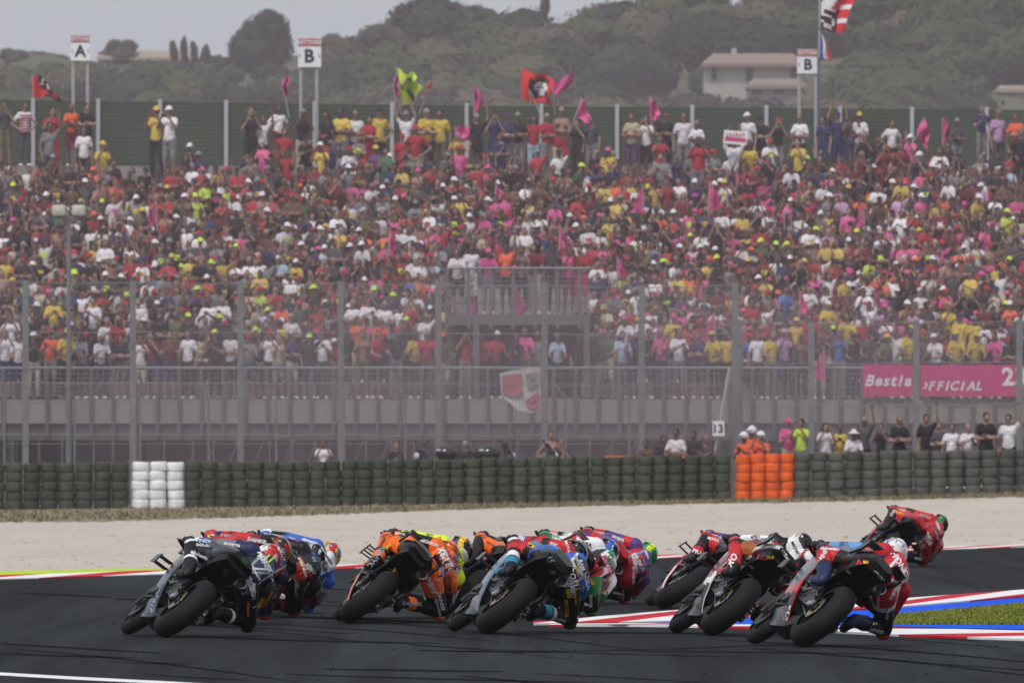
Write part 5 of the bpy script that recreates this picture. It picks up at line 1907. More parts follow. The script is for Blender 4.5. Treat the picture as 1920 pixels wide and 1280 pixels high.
entry('green and white motorcycle with a dark red tail fin behind the silver blue one', 'rider in green, white and red leathers, right of the silver blue motorcycle',
      962, 1157, 9, 53, dict(main='W', second='G', third='R', tail='W', tail2='K', wing='M'),
      dict(base='W', waist='W', chest='W', pelvis='R', shoulders=[(.4, 'W'), (.7, 'G'), (1, 'W')], uaL=[(.6, 'W'), (.8, 'R'), (1, 'W')], faL=[(.3, 'K'), (.6, 'R'), (1, 'K')], uaR=[(.5, 'W'), (1, 'G')], faR='G', thL='G', snL='R', thR=[(.4, 'G'), (1, 'K')], snR=[(.4, 'K'), (1, 'G')], hump='G', neck='W', flank='K', seam='W', logos=16, logo_cols='KRKG'),
      ('W', 'B', 'K', 'K'), {'hd': (.0, 0, .0)}, 'KG', 'K',
      [('MOTUL', 1141, 1060, -65, 11, 'R'), ('Castrol', 1150, 1054, -66, 10, 'G'), ('R', 1128, 1068, -55, 18, 'S'), ('idemitsu', 1146, 1058, -64, 9, 'K'), ('disc', 1103, 1035, 20, 14, 'R', BLOCK)], 20, 'G')
entry('violet and red motorcycle ahead of the green and white one', 'rider in red and violet leathers with a bright green helmet',
      1030, 1132, 6, 58, dict(main='P', second='R', third='P', tail='P', tail2='R', fins=False),
      dict(base='R', waist='R', chest='P', pelvis='R', shoulders=[(.5, 'P'), (1, 'P')], uaL=[(.4, 'R'), (1, 'P')], faL=[(.6, 'R'), (1, 'K')], uaR='R', faR='M', thL='R', snL='P', thR=[(.3, 'R'), (1, 'K')], snR='K', hump='P', neck='P', flank='R', seam='L', logos=14, logo_cols='WWPL'),
      ('G', 'Y', 'K', 'G'), {'hd': (.02, 0, .0)}, 'K', 'K', [('PRIMA', 1197, 1053, -58, 12, 'W'), ('delta', 1186, 1058, -15, 20, 'I', TRI)], 22, 'R')
entry('violet and red motorcycle seen past the white and red one', 'rider in violet and red leathers with only shoulders and arms showing behind the white motorcycle',
      1244, 1141, 3, 59, dict(main='P', second='R', third='W', tail='K', tail2='P', fins=False),
      dict(base='P', waist='P', chest='P', pelvis='K', shoulders='P', uaL=[(.5, 'R'), (1, 'P')], faL=[(.4, 'P'), (1, 'M')], uaR='R', faR='P', thL=[(.5, 'K'), (1, 'R')], snL=[(.5, 'K'), (1, 'R')], thR='R', snR='P', hump='P', neck='R', flank='R', seam='R', logos=14, logo_cols='WWRR'),
      ('P', 'R', 'K', 'R'), {}, 'KR', 'P', [('PRAMAC', 1318, 1038, -20, 9, 'W')], 24, 'R')
entry('red motorcycle leading the pack, mostly hidden at the right', 'leading rider in plain red leathers, alone far right by the pale gravel',
      1622, 1062, 6, 57, dict(main='R', second='R', third='K', tail='R', tail2='R', fins=False),
      dict(base='R', waist='R', chest='R', pelvis='R', shoulders='R', uaL=[(.7, 'R'), (1, 'K')], faL=[(.6, 'R'), (1, 'K')], uaR='R', faR='R', thL='R', snL='K', thR='R', snR='K', hump='R', neck='R', flank='R', seam='M', logos=12, logo_cols='WWSL'),
      ('R', 'G', 'K', 'D'), {'hd': (.0, .02, .02)}, 'K', 'K', [('Lenovo', 1742, 1003, -60, 11, 'W'), ('DUCATI', 1720, 1012, -50, 9, 'W')], 26, 'R')
# ------------------------------------------------------------------ spectators: a few poses, shared meshes, own colours
def spect_caps(pose):
    sit = pose.startswith('sit')
    arms = pose.split('_')[1]
    V = Vector
    if sit:
        pz, py = .55, .06
        hip = [V((s * .10, py, pz)) for s in (-1, 1)]
        knee = [V((s * .13, -.38, pz + .02)) for s in (-1, 1)]
        ank = [V((s * .12, -.36, .08)) for s in (-1, 1)]
        dz, dy = pz - .95, -.05
    else:
        hip = [V((s * .095, 0, .93)) for s in (-1, 1)]
        knee = [V((s * .115, -.03, .50)) for s in (-1, 1)]
        ank = [V((s * .125, .02, .08)) for s in (-1, 1)]
        pz, py, dz, dy = .95, 0, 0, 0
    lean = -.12 if arms in ('rail', 'lap') else 0.0

    def T(x, y, z):
        t = max(0, z - .95)
        return V((x, y + dy * (t > .1) + lean * t / .5, z + dz))
    A = {'relaxed': ((.25, .03, 1.14), (.26, -.08, .90)), 'crossed': ((.27, -.06, 1.15), (-.06, -.21, 1.20)), 'photo': ((.25, -.17, 1.24), (.06, -.27, 1.56)),
         'wave': ((.30, -.06, 1.60), (.27, -.12, 1.90)), 'hips': ((.37, .08, 1.17), (.18, -.10, 1.01)), 'clap': ((.27, -.08, 1.15), (.035, -.32, 1.32)),
         'rail': ((.25, -.16, 1.14), (.20, -.40, 1.10)), 'lap': ((.25, -.06, 1.13), (.10, -.30, 1.02)), 'up': ((.28, -.05, 1.62), (.16, -.10, 1.92))}[arms]
    caps = {}
    caps['pelvis'] = (V((-.06, py, pz)), .125, V((.06, py, pz)), .125)
    caps['belly'] = (V((0, py - .01, pz + .08)), .132, T(0, -.015, 1.20), .126)
    caps['chest'] = (T(-.062, 0, 1.33), .116, T(.062, 0, 1.33), .116)
    caps['shoulders'] = (T(-.138, 0, 1.425), .062, T(.138, 0, 1.425), .062)
    caps['neck'] = (T(0, .0, 1.46), .052, T(0, -.015, 1.56), .05)
    caps['head'] = ('b', T(0, -.025, 1.635), (.081, .10, .116))
    caps['jaw'] = (T(0, -.05, 1.57), .05, T(0, -.085, 1.565), .03)
    caps['nose'] = (T(0, -.11, 1.635), .014, T(0, -.135, 1.612), .015)
    for s in (-1, 1):
        q = 'L' if s < 0 else 'R'
        e, w = A
        if arms == 'wave' and s < 0: e, w = (.25, .03, 1.14), (.22, -.10, .92)
        if arms == 'crossed' and s < 0: w = (-.06, -.24, 1.16)
        sh, e, w = T(s * .165, 0, 1.412), T(s * e[0], e[1], e[2]), T(s * w[0], w[1], w[2])
        d = (w - e).normalized()
        caps['ua' + q] = (sh, .052, e, .042)
        caps['fa' + q] = (e, .041, w, .029)
        caps['hn' + q] = (w, .032, w + d * .07, .030)
    for i, q in ((0, 'L'), (1, 'R')):
        caps['th' + q] = (hip[i], .090, knee[i], .062)
        caps['sn' + q] = (knee[i], .060, ank[i], .040)
        caps['ft' + q] = (ank[i] - V((0, -.03, .03)), .042, ank[i] + V((0, -.14, -.045)), .036)
    return caps, T(0, -.025, 1.635)


def infl(c, k, t0=0.0, t1=1.0):
    a, b_ = Vector(c[0]), Vector(c[2])
    r = lambda t: (c[1] + (c[3] - c[1]) * t) * k
    return (a + (b_ - a) * t0, r(t0), a + (b_ - a) * t1, r(t1))


def finger_bits(mb, w, d, s):
    side = d.cross(Vector((0, 1, .2)))
    side = side.normalized() if side.length > .05 else Vector((1, 0, 0))
    for i, L in enumerate((.065, .075, .070, .055)):
        o = w + d * .075 + side * (-.027 + .018 * i)
        mb.tube([o, o + d * L * .6, o + d * L + Vector((0, -.01, -.012))], [.0095, .009, .007], 5)
    o = w + d * .03 + side * -.035
    mb.tube([o, o + d * .03 - side * .018, o + d * .055 - side * .02], [.011, .010, .008], 5)


def spect_meshes(pose):
    caps, hd = spect_caps(pose)
    cl = list(caps.values()); nm = list(caps)
    body = fuse(cl, .027, 2, dec=.55)
    # fingers are added to the fused body's own mesh
    mb = MB()
    for q in 'LR':
        c = caps['fa' + q]; d = (Vector(c[2]) - Vector(c[0])).normalized()
        finger_bits(mb, Vector(c[2]), d, q)
    vs = [tuple(v.co) for v in body.vertices]; fs = [tuple(p.vertices) for p in body.polygons]
    o = len(vs)
    full = bpy.data.meshes.new('person')
    full.from_pydata(vs + mb.v, [], fs + [tuple(i + o for i in f) for f in mb.f])
    full.polygons.foreach_set('use_smooth', [True] * len(full.polygons))
    full.materials.append(SKIN)
    bpy.data.meshes.remove(body)
    sh = [infl(caps[k], 1.09) for k in ('belly', 'chest')] + [infl(caps['shoulders'], 1.13)] + [infl(caps[k], 1.24, 0, .62) for k in ('uaL', 'uaR')] + [infl(caps['pelvis'], 1.04)]
    shirt = fuse(sh, .027, 2, dec=.6); shirt.name = 'shirt'; shirt.materials.append(CLOTH)
    out = {'body': full, 'shirt': shirt, 'head': hd}
    for nm_, t in (('shorts', .98), ('trousers', None)):
        q = [infl(caps['pelvis'], 1.06)] + [infl(caps[k], 1.16, 0, t or 1.0) for k in ('thL', 'thR')]
        if t is None: q += [infl(caps[k], 1.3, 0, .93) for k in ('snL', 'snR')]
        me = fuse(q, .030, 2, dec=.6); me.name = nm_; me.materials.append(CLOTH)
        out[nm_] = me
    sho = fuse([infl(caps[k], 1.15) for k in ('ftL', 'ftR')], .022, 1, dec=.6); sho.name = 'shoes'; sho.materials.append(CLOTH)
    out['shoes'] = sho
    # low version for the mass: one mesh, part number per face
    low_caps = []
    part = []
    for k in nm:
        if k in ('nose', 'ftL', 'ftR', 'jaw'): continue
        c = caps[k]
        if k in ('belly', 'chest', 'pelvis'): low_caps.append(infl(c, 1.10)); part.append(1)
        elif k == 'shoulders': low_caps.append(infl(c, 1.15)); part.append(1)
        elif k in ('uaL', 'uaR'): low_caps += [infl(c, 1.25, 0, .6), infl(c, 1.0, .6, 1)]; part += [1, 0]
        elif k in ('thL', 'thR'): low_caps.append(infl(c, 1.15)); part.append(2)
        else: low_caps.append(c); part.append(0)
    low = fuse(low_caps, .038, 2, dec=.23)
    P_ = face_centres(low)
    idx, t = nearest_cap(P_, low_caps)
    pt = np.array(part)[idx]
    h = np.array(hd)
    rel = P_ - h
    pt[(np.linalg.norm(rel / np.array((.1, .125, .14)), axis=1) < 1.15) & ((rel[:, 2] > .045) | ((rel[:, 1] > .02) & (rel[:, 2] > -.06)))] = 3
    out['low'] = (np.array([v.co for v in low.vertices]), [tuple(p.vertices) for p in low.polygons], pt, hd)
    bpy.data.meshes.remove(low)
    return out


POSES = ['stand_relaxed', 'stand_crossed', 'stand_photo', 'stand_wave', 'stand_hips', 'stand_clap', 'stand_rail', 'stand_up', 'sit_lap', 'sit_photo', 'sit_clap', 'sit_wave']
SP = {p: spect_meshes(p) for p in POSES}


def headgear(kind):
    m = MB()
    if kind == 'cap':
        m.ball((0, .0, .022), (.090, .108, .105), 12, 5, v0=0, v1=.48)
        m.loft([[(x, -.095 - .075 * (1 - (x / .08) ** 2), .028 - .012 * (1 - (x / .08) ** 2) + t) for t in (0, .008)] + [(x, -.07, .04 + t) for t in (.008, 0)] for x in (-.075, -.04, 0, .04, .075)])
    elif kind == 'hair':
        m.ball((0, .012, .018), (.086, .100, .108), 12, 6, rot=Matrix.Rotation(R(-28), 3, 'X'), v0=0, v1=.56)
    elif kind == 'long':
        m.ball((0, .012, .018), (.086, .100, .108), 12, 6, rot=Matrix.Rotation(R(-28), 3, 'X'), v0=0, v1=.58)
        m.tube([(0, .05, .03), (0, .07, -.10), (0, .07, -.22)], [.08, .088, .05], 10, flat=.55)
    elif kind == 'hat':
        m.ball((0, .0, .02), (.092, .108, .11), 12, 5, v0=0, v1=.48)
        m.lathe_z([(.09, .03), (.17, .012), (.172, .02), (.09, .045)], (0, 0, 0), 16)
    elif kind == 'helmet':
        m.ball((0, .0, .01), (.112, .130, .130), 14, 8, v0=0, v1=.58)
        m.loft([[(x, -.125 - .05 * (1 - (x / .1) ** 2), .035 + t) for t in (0, .012)] + [(x, -.09, .05 + t) for t in (.012, 0)] for x in (-.085, 0, .085)])
    return m


HG = {}
for k_, nm_, mm in (('cap', 'cap', CLOTH), ('hair', 'hair', HAIR), ('long', 'hair', HAIR), ('hat', 'sun_hat', CLOTH), ('helmet', 'helmet', CLOTH)):
    HG[k_] = headgear(k_).mesh(nm_, [mm], 50)
_m = MB()
for s in (-1, 1):
    _m.loft([[(s * .012, -.103, .012), (s * .012, -.103, -.014), (s * .060, -.085, -.014), (s * .060, -.085, .012)], [(s * .012, -.098, .012), (s * .012, -.098, -.014), (s * .060, -.080, -.014), (s * .060, -.080, .012)]])
    _m.box((s * .072, -.045, .003), (.006, .09, .008), rot=(0, 0, -s * .12))
_m.box((0, -.104, .004), (.03, .006, .006))
SHADES = _m.mesh('sunglasses', [mat('shades', (.012, .012, .014), .2)], 0)

PC = {'black': (.022, .021, .024), 'white': (.67, .64, .67), 'red': (.36, .028, .04), 'grey': (.20, .20, .21), 'dark grey': (.07, .068, .075), 'navy': (.03, .04, .11), 'blue': (.07, .14, .36), 'pale blue': (.38, .48, .62),
      'yellow': (.56, .40, .07), 'lime': (.52, .68, .07), 'orange': (.68, .12, .055), 'pink': (.60, .09, .26), 'green': (.06, .14, .07), 'olive': (.13, .13, .07), 'beige': (.45, .38, .27), 'purple': (.11, .05, .16), 'maroon': (.15, .02, .03), 'brown': (.12, .07, .045), 'bare': (.30, .18, .14), 'violet': (.48, .28, .48)}
SKINS = [(.31, .185, .145), (.26, .15, .115), (.34, .21, .165), (.21, .115, .09), (.28, .155, .12), (.14, .08, .06)]
HAIRS = [(.02, .014, .011), (.035, .02, .012), (.07, .04, .022), (.16, .11, .06), (.012, .011, .011), (.22, .21, .20)]
rnd = random.Random(77)
PEOPLE = []      # (px, label pieces) of individuals for naming


def pick(px):
    """shirt colour typical for that part of the stand"""
    if px < 640: w = dict(black=38, white=19, red=17, grey=5, navy=7, yellow=2, lime=.6, orange=2.5, pink=2, green=.7, beige=4, maroon=9, bare=7, blue=1.5, olive=3, brown=8)
    elif px < 1250: w = dict(black=37, white=19, red=14, grey=5, navy=6, yellow=3, lime=.6, orange=2.5, pink=9, green=.7, beige=4, maroon=8, bare=9, blue=1.5, olive=2, brown=7)
    else: w = dict(black=36, white=19, red=12, grey=5, navy=6, yellow=3, lime=.6, orange=2.5, pink=13, green=.5, beige=3.5, maroon=8, bare=9, blue=1.5, purple=1.5, violet=1.5, brown=7)
    w['dark grey'] = 9; w['pale blue'] = 1.5
    return rnd.choices(list(w), list(w.values()))[0]


def hatpick(px):
    if rnd.random() < .70: return None
    return rnd.choices(['red', 'white', 'black', 'lime', 'pink', 'yellow', 'grey', 'navy', 'orange'], [22, 20, 32, 3, 3 if px < 700 else 9, 2, 8, 8, 2])[0]


POSEWORD = {'relaxed': 'standing with arms down', 'crossed': 'with arms crossed', 'photo': 'holding hands up to the face', 'wave': 'raising one arm', 'hips': 'with hands on hips', 'clap': 'clapping', 'rail': 'leaning forward', 'up': 'with both arms up', 'lap': 'sitting'}


def person(px, D, z, shirt, cap=None, pose='stand_relaxed', scale=1.0, where='', bottoms=None, gear=None, hair=None, group=None, label=None, stripe=False, turn=None):
    """one spectator as a thing of its own: body, shirt, trousers or shorts, shoes, hair and cap"""
    S = SP[pose]
    x = (px - 960) / FPX * D
    o = link('person', S['body'], None, (x, D, z), (0, 0, rnd.uniform(-.5, .5) if turn is None else turn), rnd.choice(SKINS))
    o.scale = (scale * rnd.uniform(.84, .99), scale * rnd.uniform(.88, 1.02), scale)
    o['category'] = 'person'
    o['group'] = group or 'spectators in the grandstand'
    if shirt != 'bare':
        c = np.array(PC[shirt]) * rnd.uniform(.85, 1.12)
        link('shirt', S['shirt'], o, color=tuple(np.clip(c, 0, .85)))
    bt = bottoms or rnd.choice(['black', 'navy', 'grey', 'dark grey', 'beige', 'olive', 'black', 'navy'])
    if z > -5:
        nm = 'trousers' if rnd.random() < .35 else 'shorts'
        link(nm, S[nm], o, color=PC[bt])
        link('shoes', S['shoes'], o, color=rnd.choice([PC['white'], PC['black'], PC['grey'], PC['white']]))
    hd = S['head']
    g = gear or ('cap' if cap else rnd.choice(['hair', 'hair', 'hair', 'long']))
    if cap:
        link(HG[g].name.split('.')[0], HG[g], o, hd, (0, 0, rnd.uniform(-.4, .4)), PC[cap])
        if g == 'cap': link('hair', HG['hair'], o, hd + Vector((0, .004, -.006)), None, rnd.choice(HAIRS))
    else:
        link('hair', HG[g], o, hd, None, hair or rnd.choice(HAIRS))
    if rnd.random() < .45 and 'photo' not in pose:
        link('sunglasses', SHADES, o, hd)
    PEOPLE.append([o, px, shirt, cap, pose, where, bt, g, label])
    return o


def row_for(yhead):
    """terrace row on which a standing person's head reaches photo row yhead, and the height factor"""
    best = None
    for i in range(NROW):
        D = row_d(i) + .12
        zh = HC + (YH - yhead) / FPX * D
        s = (zh - row_z(i)) / 1.75
        if best is None or abs(s - 1) < abs(best[2] - 1): best = (i, D, s)
    return best


# --- the top rows against the green fence: photo x, head row, shirt, cap, pose, trousers
TOP = [(10, 188, 'dark grey', None, 'photo', 'olive'), (46, 192, 'white', None, 'hips', 'dark grey'), (98, 200, 'red', None, 'photo', 'red'), (134, 194, 'orange', None, 'crossed', 'maroon'), (162, 193, 'black', None, 'crossed', 'black'),
       (92, 228, 'grey', None, 'wave', 'navy'), (157, 236, 'white', None, 'relaxed', 'black'), (192, 264, 'yellow', 'yellow', 'photo', 'olive'), (294, 199, 'yellow', 'yellow', 'photo', 'black'), (318, 199, 'white', 'white', 'photo', 'grey'),
       (356, 268, 'black', 'white', 'relaxed', 'black'), (470, 203, 'black', None, 'photo', 'black'), (492, 216, 'white', None, 'wave', 'maroon'), (522, 198, 'white', None, 'hips', 'maroon'), (568, 204, 'black', None, 'photo', 'beige'),
       (533, 240, 'red', None, 'relaxed', 'red'), (601, 266, 'yellow', 'white', 'photo', 'olive'), (613, 209, 'black', None, 'relaxed', 'black'), (640, 202, 'yellow', None, 'crossed', 'grey'), (666, 206, 'white', None, 'crossed', 'navy'),
       (693, 217, 'red', None, 'crossed', 'red'), (711, 202, 'yellow', 'black', 'hips', 'black'), (762, 208, 'white', 'grey', 'up', 'red'), (799, 203, 'yellow', None, 'crossed', 'black'), (825, 204, 'yellow', None, 'relaxed', 'olive'),
       (780, 234, 'red', 'red', 'hips', 'beige'), (753, 250, 'red', 'red', 'relaxed', 'black'), (654, 274, 'white', 'red', 'crossed', 'grey'), (705, 272, 'purple', 'yellow', 'relaxed', 'black'), (858, 248, 'yellow', 'pink', 'photo', 'grey'),
       (860, 272, 'pink', 'red', 'relaxed', 'grey'), (894, 212, 'black', None, 'wave', 'black'), (928, 208, 'navy', 'black', 'photo', 'navy'), (950, 212, 'navy', 'navy', 'crossed', 'olive'), (971, 210, 'black', None, 'crossed', 'grey'), (936, 250, 'navy', None, 'crossed', 'navy'),
       (1001, 216, 'red', None, 'relaxed', 'pale blue'), (1025, 212, 'red', None, 'crossed', 'grey'), (1053, 200, 'bare', None, 'crossed', 'red'), (1045, 226, 'red', None, 'relaxed', 'beige'), (1083, 224, 'black', None, 'photo', 'black'), (1110, 217, 'dark grey', None, 'relaxed', 'grey'),
       (1140, 276, 'yellow', 'pink', 'relaxed', 'yellow'), (1185, 211, 'beige', None, 'crossed', 'purple'), (1212, 217, 'white', None, 'photo', 'black'), (1246, 208, 'black', None, 'crossed', 'black'), (1281, 212, 'white', None, 'relaxed', 'grey'), (1306, 226, 'white', None, 'crossed', 'grey'),
       (1309, 256, 'red', None, 'photo', 'grey'), (1376, 256, 'white', None, 'up', 'grey'), (1402, 211, 'white', 'white', 'relaxed', 'black'), (1405, 262, 'yellow', None, 'relaxed', 'brown'), (1428, 216, 'black', 'black', 'crossed', 'black'), (1459, 221, 'black', 'red', 'photo', 'grey'),
       (1500, 214, 'white', None, 'crossed', 'black'), (1498, 258, 'yellow', None, 'photo', 'black'), (1544, 218, 'navy', None, 'relaxed', 'navy'), (1570, 209, 'navy', 'navy', 'up', 'navy'), (1596, 208, 'dark grey', 'navy', 'photo', 'navy'), (1612, 210, 'white', 'yellow', 'crossed', 'dark grey'),
       (1672, 224, 'white', None, 'hips', 'black'), (1620, 248, 'black', None, 'photo', 'beige'), (1795, 221, 'dark grey', 'grey', 'crossed', 'grey'), (1841, 198, 'navy', None, 'clap', 'grey'), (1871, 204, 'violet', None, 'relaxed', 'dark grey'), (1905, 212, 'orange', None, 'crossed', 'black'),
       (1915, 240, 'black', None, 'hips', 'black'), (1658, 268, 'maroon', None, 'photo', 'maroon'), (1690, 266, 'maroon', None, 'relaxed', 'black'), (1725, 284, 'black', 'white', 'photo', 'black'), (1762, 276, 'white', None, 'clap', 'red'), (1338, 280, 'grey', 'red', 'crossed', 'olive'), (1240, 286, 'grey', None, 'clap', 'black')]
for px, yh, sh, cp, po, bt in TOP:
    i, D, s = row_for(yh)
    o = person(px, D + rnd.uniform(-.1, .15), row_z(i), sh, cp, 'stand_' + po, min(max(s, .86), 1.14), 'top', bt)
    if px == 46:                                       # the hooped shirt
        bandm = MB()
        for j in range(6):
            bandm.lathe_z([(.150 - .002 * j, 1.00 + j * .075), (.156 - .001 * j, 1.00 + j * .075), (.158 - .001 * j, 1.035 + j * .075), (.150, 1.035 + j * .075)], (0, 0, 0), 18)
        hoop = bandm.build('shirt_hoops', CLOTH, o); hoop.color = (.30, .05, .07, 1); hoop.scale = (1.28, .98, 1)

# --- people between the tyre wall and the stand
sp_ = thing('service_platform', 'low concrete step behind the tyre wall on which the people at the right stand', 'step', ((1705 - 960) / FPX * 344.6, 344.6, 0))
MB().box((0, 0, .2), (6.3, 2.0, .4)).build('step_block', M_conc_d, sp_, 0)
WALL = [(1478, 784, 'pink', 'pink', 'clap', 'beige'), (1503, 784, 'lime', None, 'photo', 'grey'), (1548, 792, 'white', None, 'photo', 'grey'), (1575, 795, 'yellow', None, 'clap', 'yellow'), (1621, 781, 'dark grey', None, 'wave', 'black'), (1652, 792, 'black', None, 'photo', 'black'),
        (1686, 779, 'black', None, 'crossed', 'black'), (1736, 776, 'black', None, 'wave', 'black'), (1760, 790, 'dark grey', None, 'crossed', 'black'), (1784, 794, 'white', None, 'relaxed', 'black'), (1814, 794, 'white', None, 'clap', 'navy'), (1849, 772, 'black', None, 'crossed', 'black'), (1891, 776, 'white', None, 'wave', 'black')]
for px, yh, sh, cp, po, bt in WALL:
    D = 344.4 + rnd.uniform(-.4, .5)
    s = (HC + (YH - yh) / FPX * D - .4) / 1.75
    person(px, D, .4, sh, cp, 'stand_' + po, min(max(s, .86), 1.16), 'wall', bt, group='people standing behind the tyre wall')
for px, yh, po in ((1396, 806, 'clap'), (1411, 795, 'relaxed'), (1427, 805, 'photo')):
    D = 343.6 + (px == 1411) * .6
    s = (HC + (YH - yh) / FPX * D) / 1.80
    person(px, D, 0, 'orange', 'white', 'stand_' + po, s, 'marshal', 'orange', 'helmet', group='marshals behind the orange tyres',
           label={1396: 'marshal in orange with white helmet, left of the three behind the orange tyres', 1411: 'tallest marshal in orange with white helmet, middle of three behind orange tyres', 1427: 'marshal in orange with white helmet, right of the three behind the orange tyres'}[px])
person(1600, 344.0, .14, 'white', 'white', 'stand_lap' if 'stand_lap' in SP else 'stand_rail', .98, 'wall', 'white', 'hat', group='people standing behind the tyre wall', label='person bending down under a wide white sun hat beside the yellow shirt')
person(606, 344.6, 0, 'white', None, 'stand_photo', .93, 'wall', 'grey', group='people standing behind the tyre wall', label='lone person in white behind the green tyre wall left of the middle')
person(1268, 344.8, 0, 'white', None, 'stand_crossed', 1.08, 'wall', 'black', group='people standing behind the tyre wall', label='person in white shirt in the shade behind the tyres left of board 13')
person(1033, 344.8, 0, 'bare', None, 'stand_hips', 1.05, 'wall', 'black', group='people standing behind the tyre wall', label='bare armed person beside the dark scooters behind the tyre wall')

for px, sh, yh in ((872, 'black', 826), (1052, 'dark grey', 822), (1212, 'brown', 824), (1243, 'black', 815), (1301, 'black', 806), (1322, 'dark grey', 815), (742, 'black', 828)):
    person(px, 345.3, 0, sh, None, 'stand_' + rnd.choice(['photo', 'crossed', 'clap']), (HC + (YH - yh) / FPX * 345.3) / 1.75, 'wall', 'black', group='people standing behind the tyre wall')

# --- on the raised stair platform
for px, sh, cp, po, bt in ((858, 'white', None, 'rail', 'black'), (884, 'white', None, 'relaxed', 'white'), (916, 'pink', 'pink', 'rail', 'grey'), (950, 'orange', None, 'wave', 'black'), (978, 'bare', None, 'photo', 'black'), (1002, 'maroon', None, 'rail', 'beige'), (1038, 'black', 'black', 'clap', 'black'), (1066, 'pink', None, 'photo', 'maroon'), (1090, 'red', None, 'rail', 'red')):
    person(px, D0 + 1.5 + rnd.uniform(0, .8), 4.70, sh, cp, 'stand_' + po, rnd.uniform(.93, 1.02), 'platform', bt, group='people on the raised stair platform')

# --- lower rows: known colours where the photograph shows them, the rest by zone
KNOWN = {0: [(63, 'black', 'white', 'clap'), (95, 'orange', 'red', 'clap'), (121, 'yellow', 'yellow', 'rail'), (187, 'white', None, 'rail'), (353, 'white', None, 'relaxed'), (403, 'black', 'lime', 'clap'), (432, 'white', 'black', 'crossed'), (467, 'grey', 'red', 'clap'), (505, 'white', 'red', 'photo'),
             (548, 'navy', None, 'crossed'), (580, 'black', 'lime', 'wave'), (604, 'white', None, 'clap'), (705, 'red', 'red', 'rail'), (777, 'yellow', None, 'rail'), (800, 'red', None, 'rail'), (832, 'brown', 'orange', 'hips'), (873, 'red', None, 'photo'), (929, 'red', 'white', 'rail'), (985, 'pink', None, 'rail'), (1008, 'grey', 'white', 'wave'),
             (1045, 'pale blue', 'grey', 'rail'), (1085, 'black', None, 'wave'), (1140, 'green', None, 'rail'), (1165, 'pale blue', None, 'rail'), (1240, 'pink', None, 'rail'), (1272, 'white', None, 'clap'), (1340, 'yellow', 'yellow', 'rail'), (1362, 'yellow', None, 'relaxed'), (1420, 'white', None, 'relaxed'), (1447, 'yellow', None, 'rail'), (1470, 'violet', 'violet', 'photo'),
             (1660, 'olive', 'yellow', 'rail'), (1683, 'white', None, 'rail'), (1703, 'yellow', None, 'rail'), (1757, 'white', 'white', 'rail'), (1795, 'yellow', 'yellow', 'rail'), (1828, 'yellow', 'yellow', 'rail'), (1870, 'pink', None, 'rail')],
         1: [(20, 'white', None, 'photo'), (60, 'black', None, 'crossed'), (200, 'white', None, 'clap'), (300, 'black', None, 'crossed'), (330, 'olive', None, 'relaxed'), (352, 'black', 'lime', 'clap'), (412, 'black', 'lime', 'clap'), (545, 'white', None, 'crossed'), (670, 'orange', None, 'clap'), (712, 'orange', None, 'rail'), (762, 'black', 'lime', 'photo'), (798, 'white', None, 'wave'),
             (1176, 'white', 'pink', 'rail'), (1205, 'white', None, 'crossed'), (1262, 'yellow', 'pink', 'clap'), (1493, 'yellow', 'yellow', 'relaxed'), (1520, 'red', None, 'relaxed'), (1590, 'yellow', None, 'rail'), (1618, 'red', None, 'rail'), (1800, 'yellow', 'navy', 'relaxed'), (1826, 'yellow', 'grey', 'relaxed')],
         2: [(100, 'yellow', None, 'clap'), (176, 'white', None, 'clap'), (260, 'white', None, 'crossed'), (392, 'white', None, 'clap'), (418, 'white', None, 'clap'), (532, 'orange', None, 'rail'), (662, 'white', None, 'crossed'), (690, 'white', None, 'clap'), (722, 'white', None, 'crossed'), (1630, 'white', None, 'up'), (1552, 'yellow', 'white', 'crossed'), (1410, 'red', None, 'crossed')]}
CROWD = []       # px, D, z, shirt, cap, pose, scale for the single mass
LIME = [(395, 490), (30, 350), (376, 377), (352, 492), (375, 470), (60, 605), (152, 525), (347, 617), (486, 615), (1090, 390), (1415, 457), (1442, 457), (1467, 457), (1243, 495), (712, 540), (655, 655), (1750, 423), (1885, 412), (1615, 425), (1040, 322), (1076, 315)]
ORNG = [(395, 515), (985, 490), (1160, 335), (1310, 530), (1660, 525), (1692, 322), (945, 485), (230, 340)]
YELL = [(25, 485), (355, 480), (430, 493), (865, 360), (1000, 372), (1405, 390), (1900, 395), (1320, 480), (1165, 375), (1590, 515), (1835, 515), (490, 525), (1278, 525), (1240, 360)]
PINK = [(1040, 380), (965, 380), (935, 365), (730, 450), (1290, 390), (1700, 450), (1820, 580)]
WHTE = [(270, 500), (575, 520), (430, 425), (370, 440), (660, 235), (800, 410), (820, 460), (1360, 405), (1640, 570), (1740, 525), (1545, 560), (1880, 370), (1630, 360), (600, 410), (1700, 410), (1190, 440), (1140, 430), (1740, 540), (240, 410), (180, 430)]
hot = [(x, y, 'lime') for x, y in LIME] + [(x, y, 'orange') for x, y in ORNG] + [(x, y, 'yellow') for x, y in YELL] + [(x, y, 'pink') for x, y in PINK] + [(x, y, 'white') for x, y in WHTE]
hot_used = set()
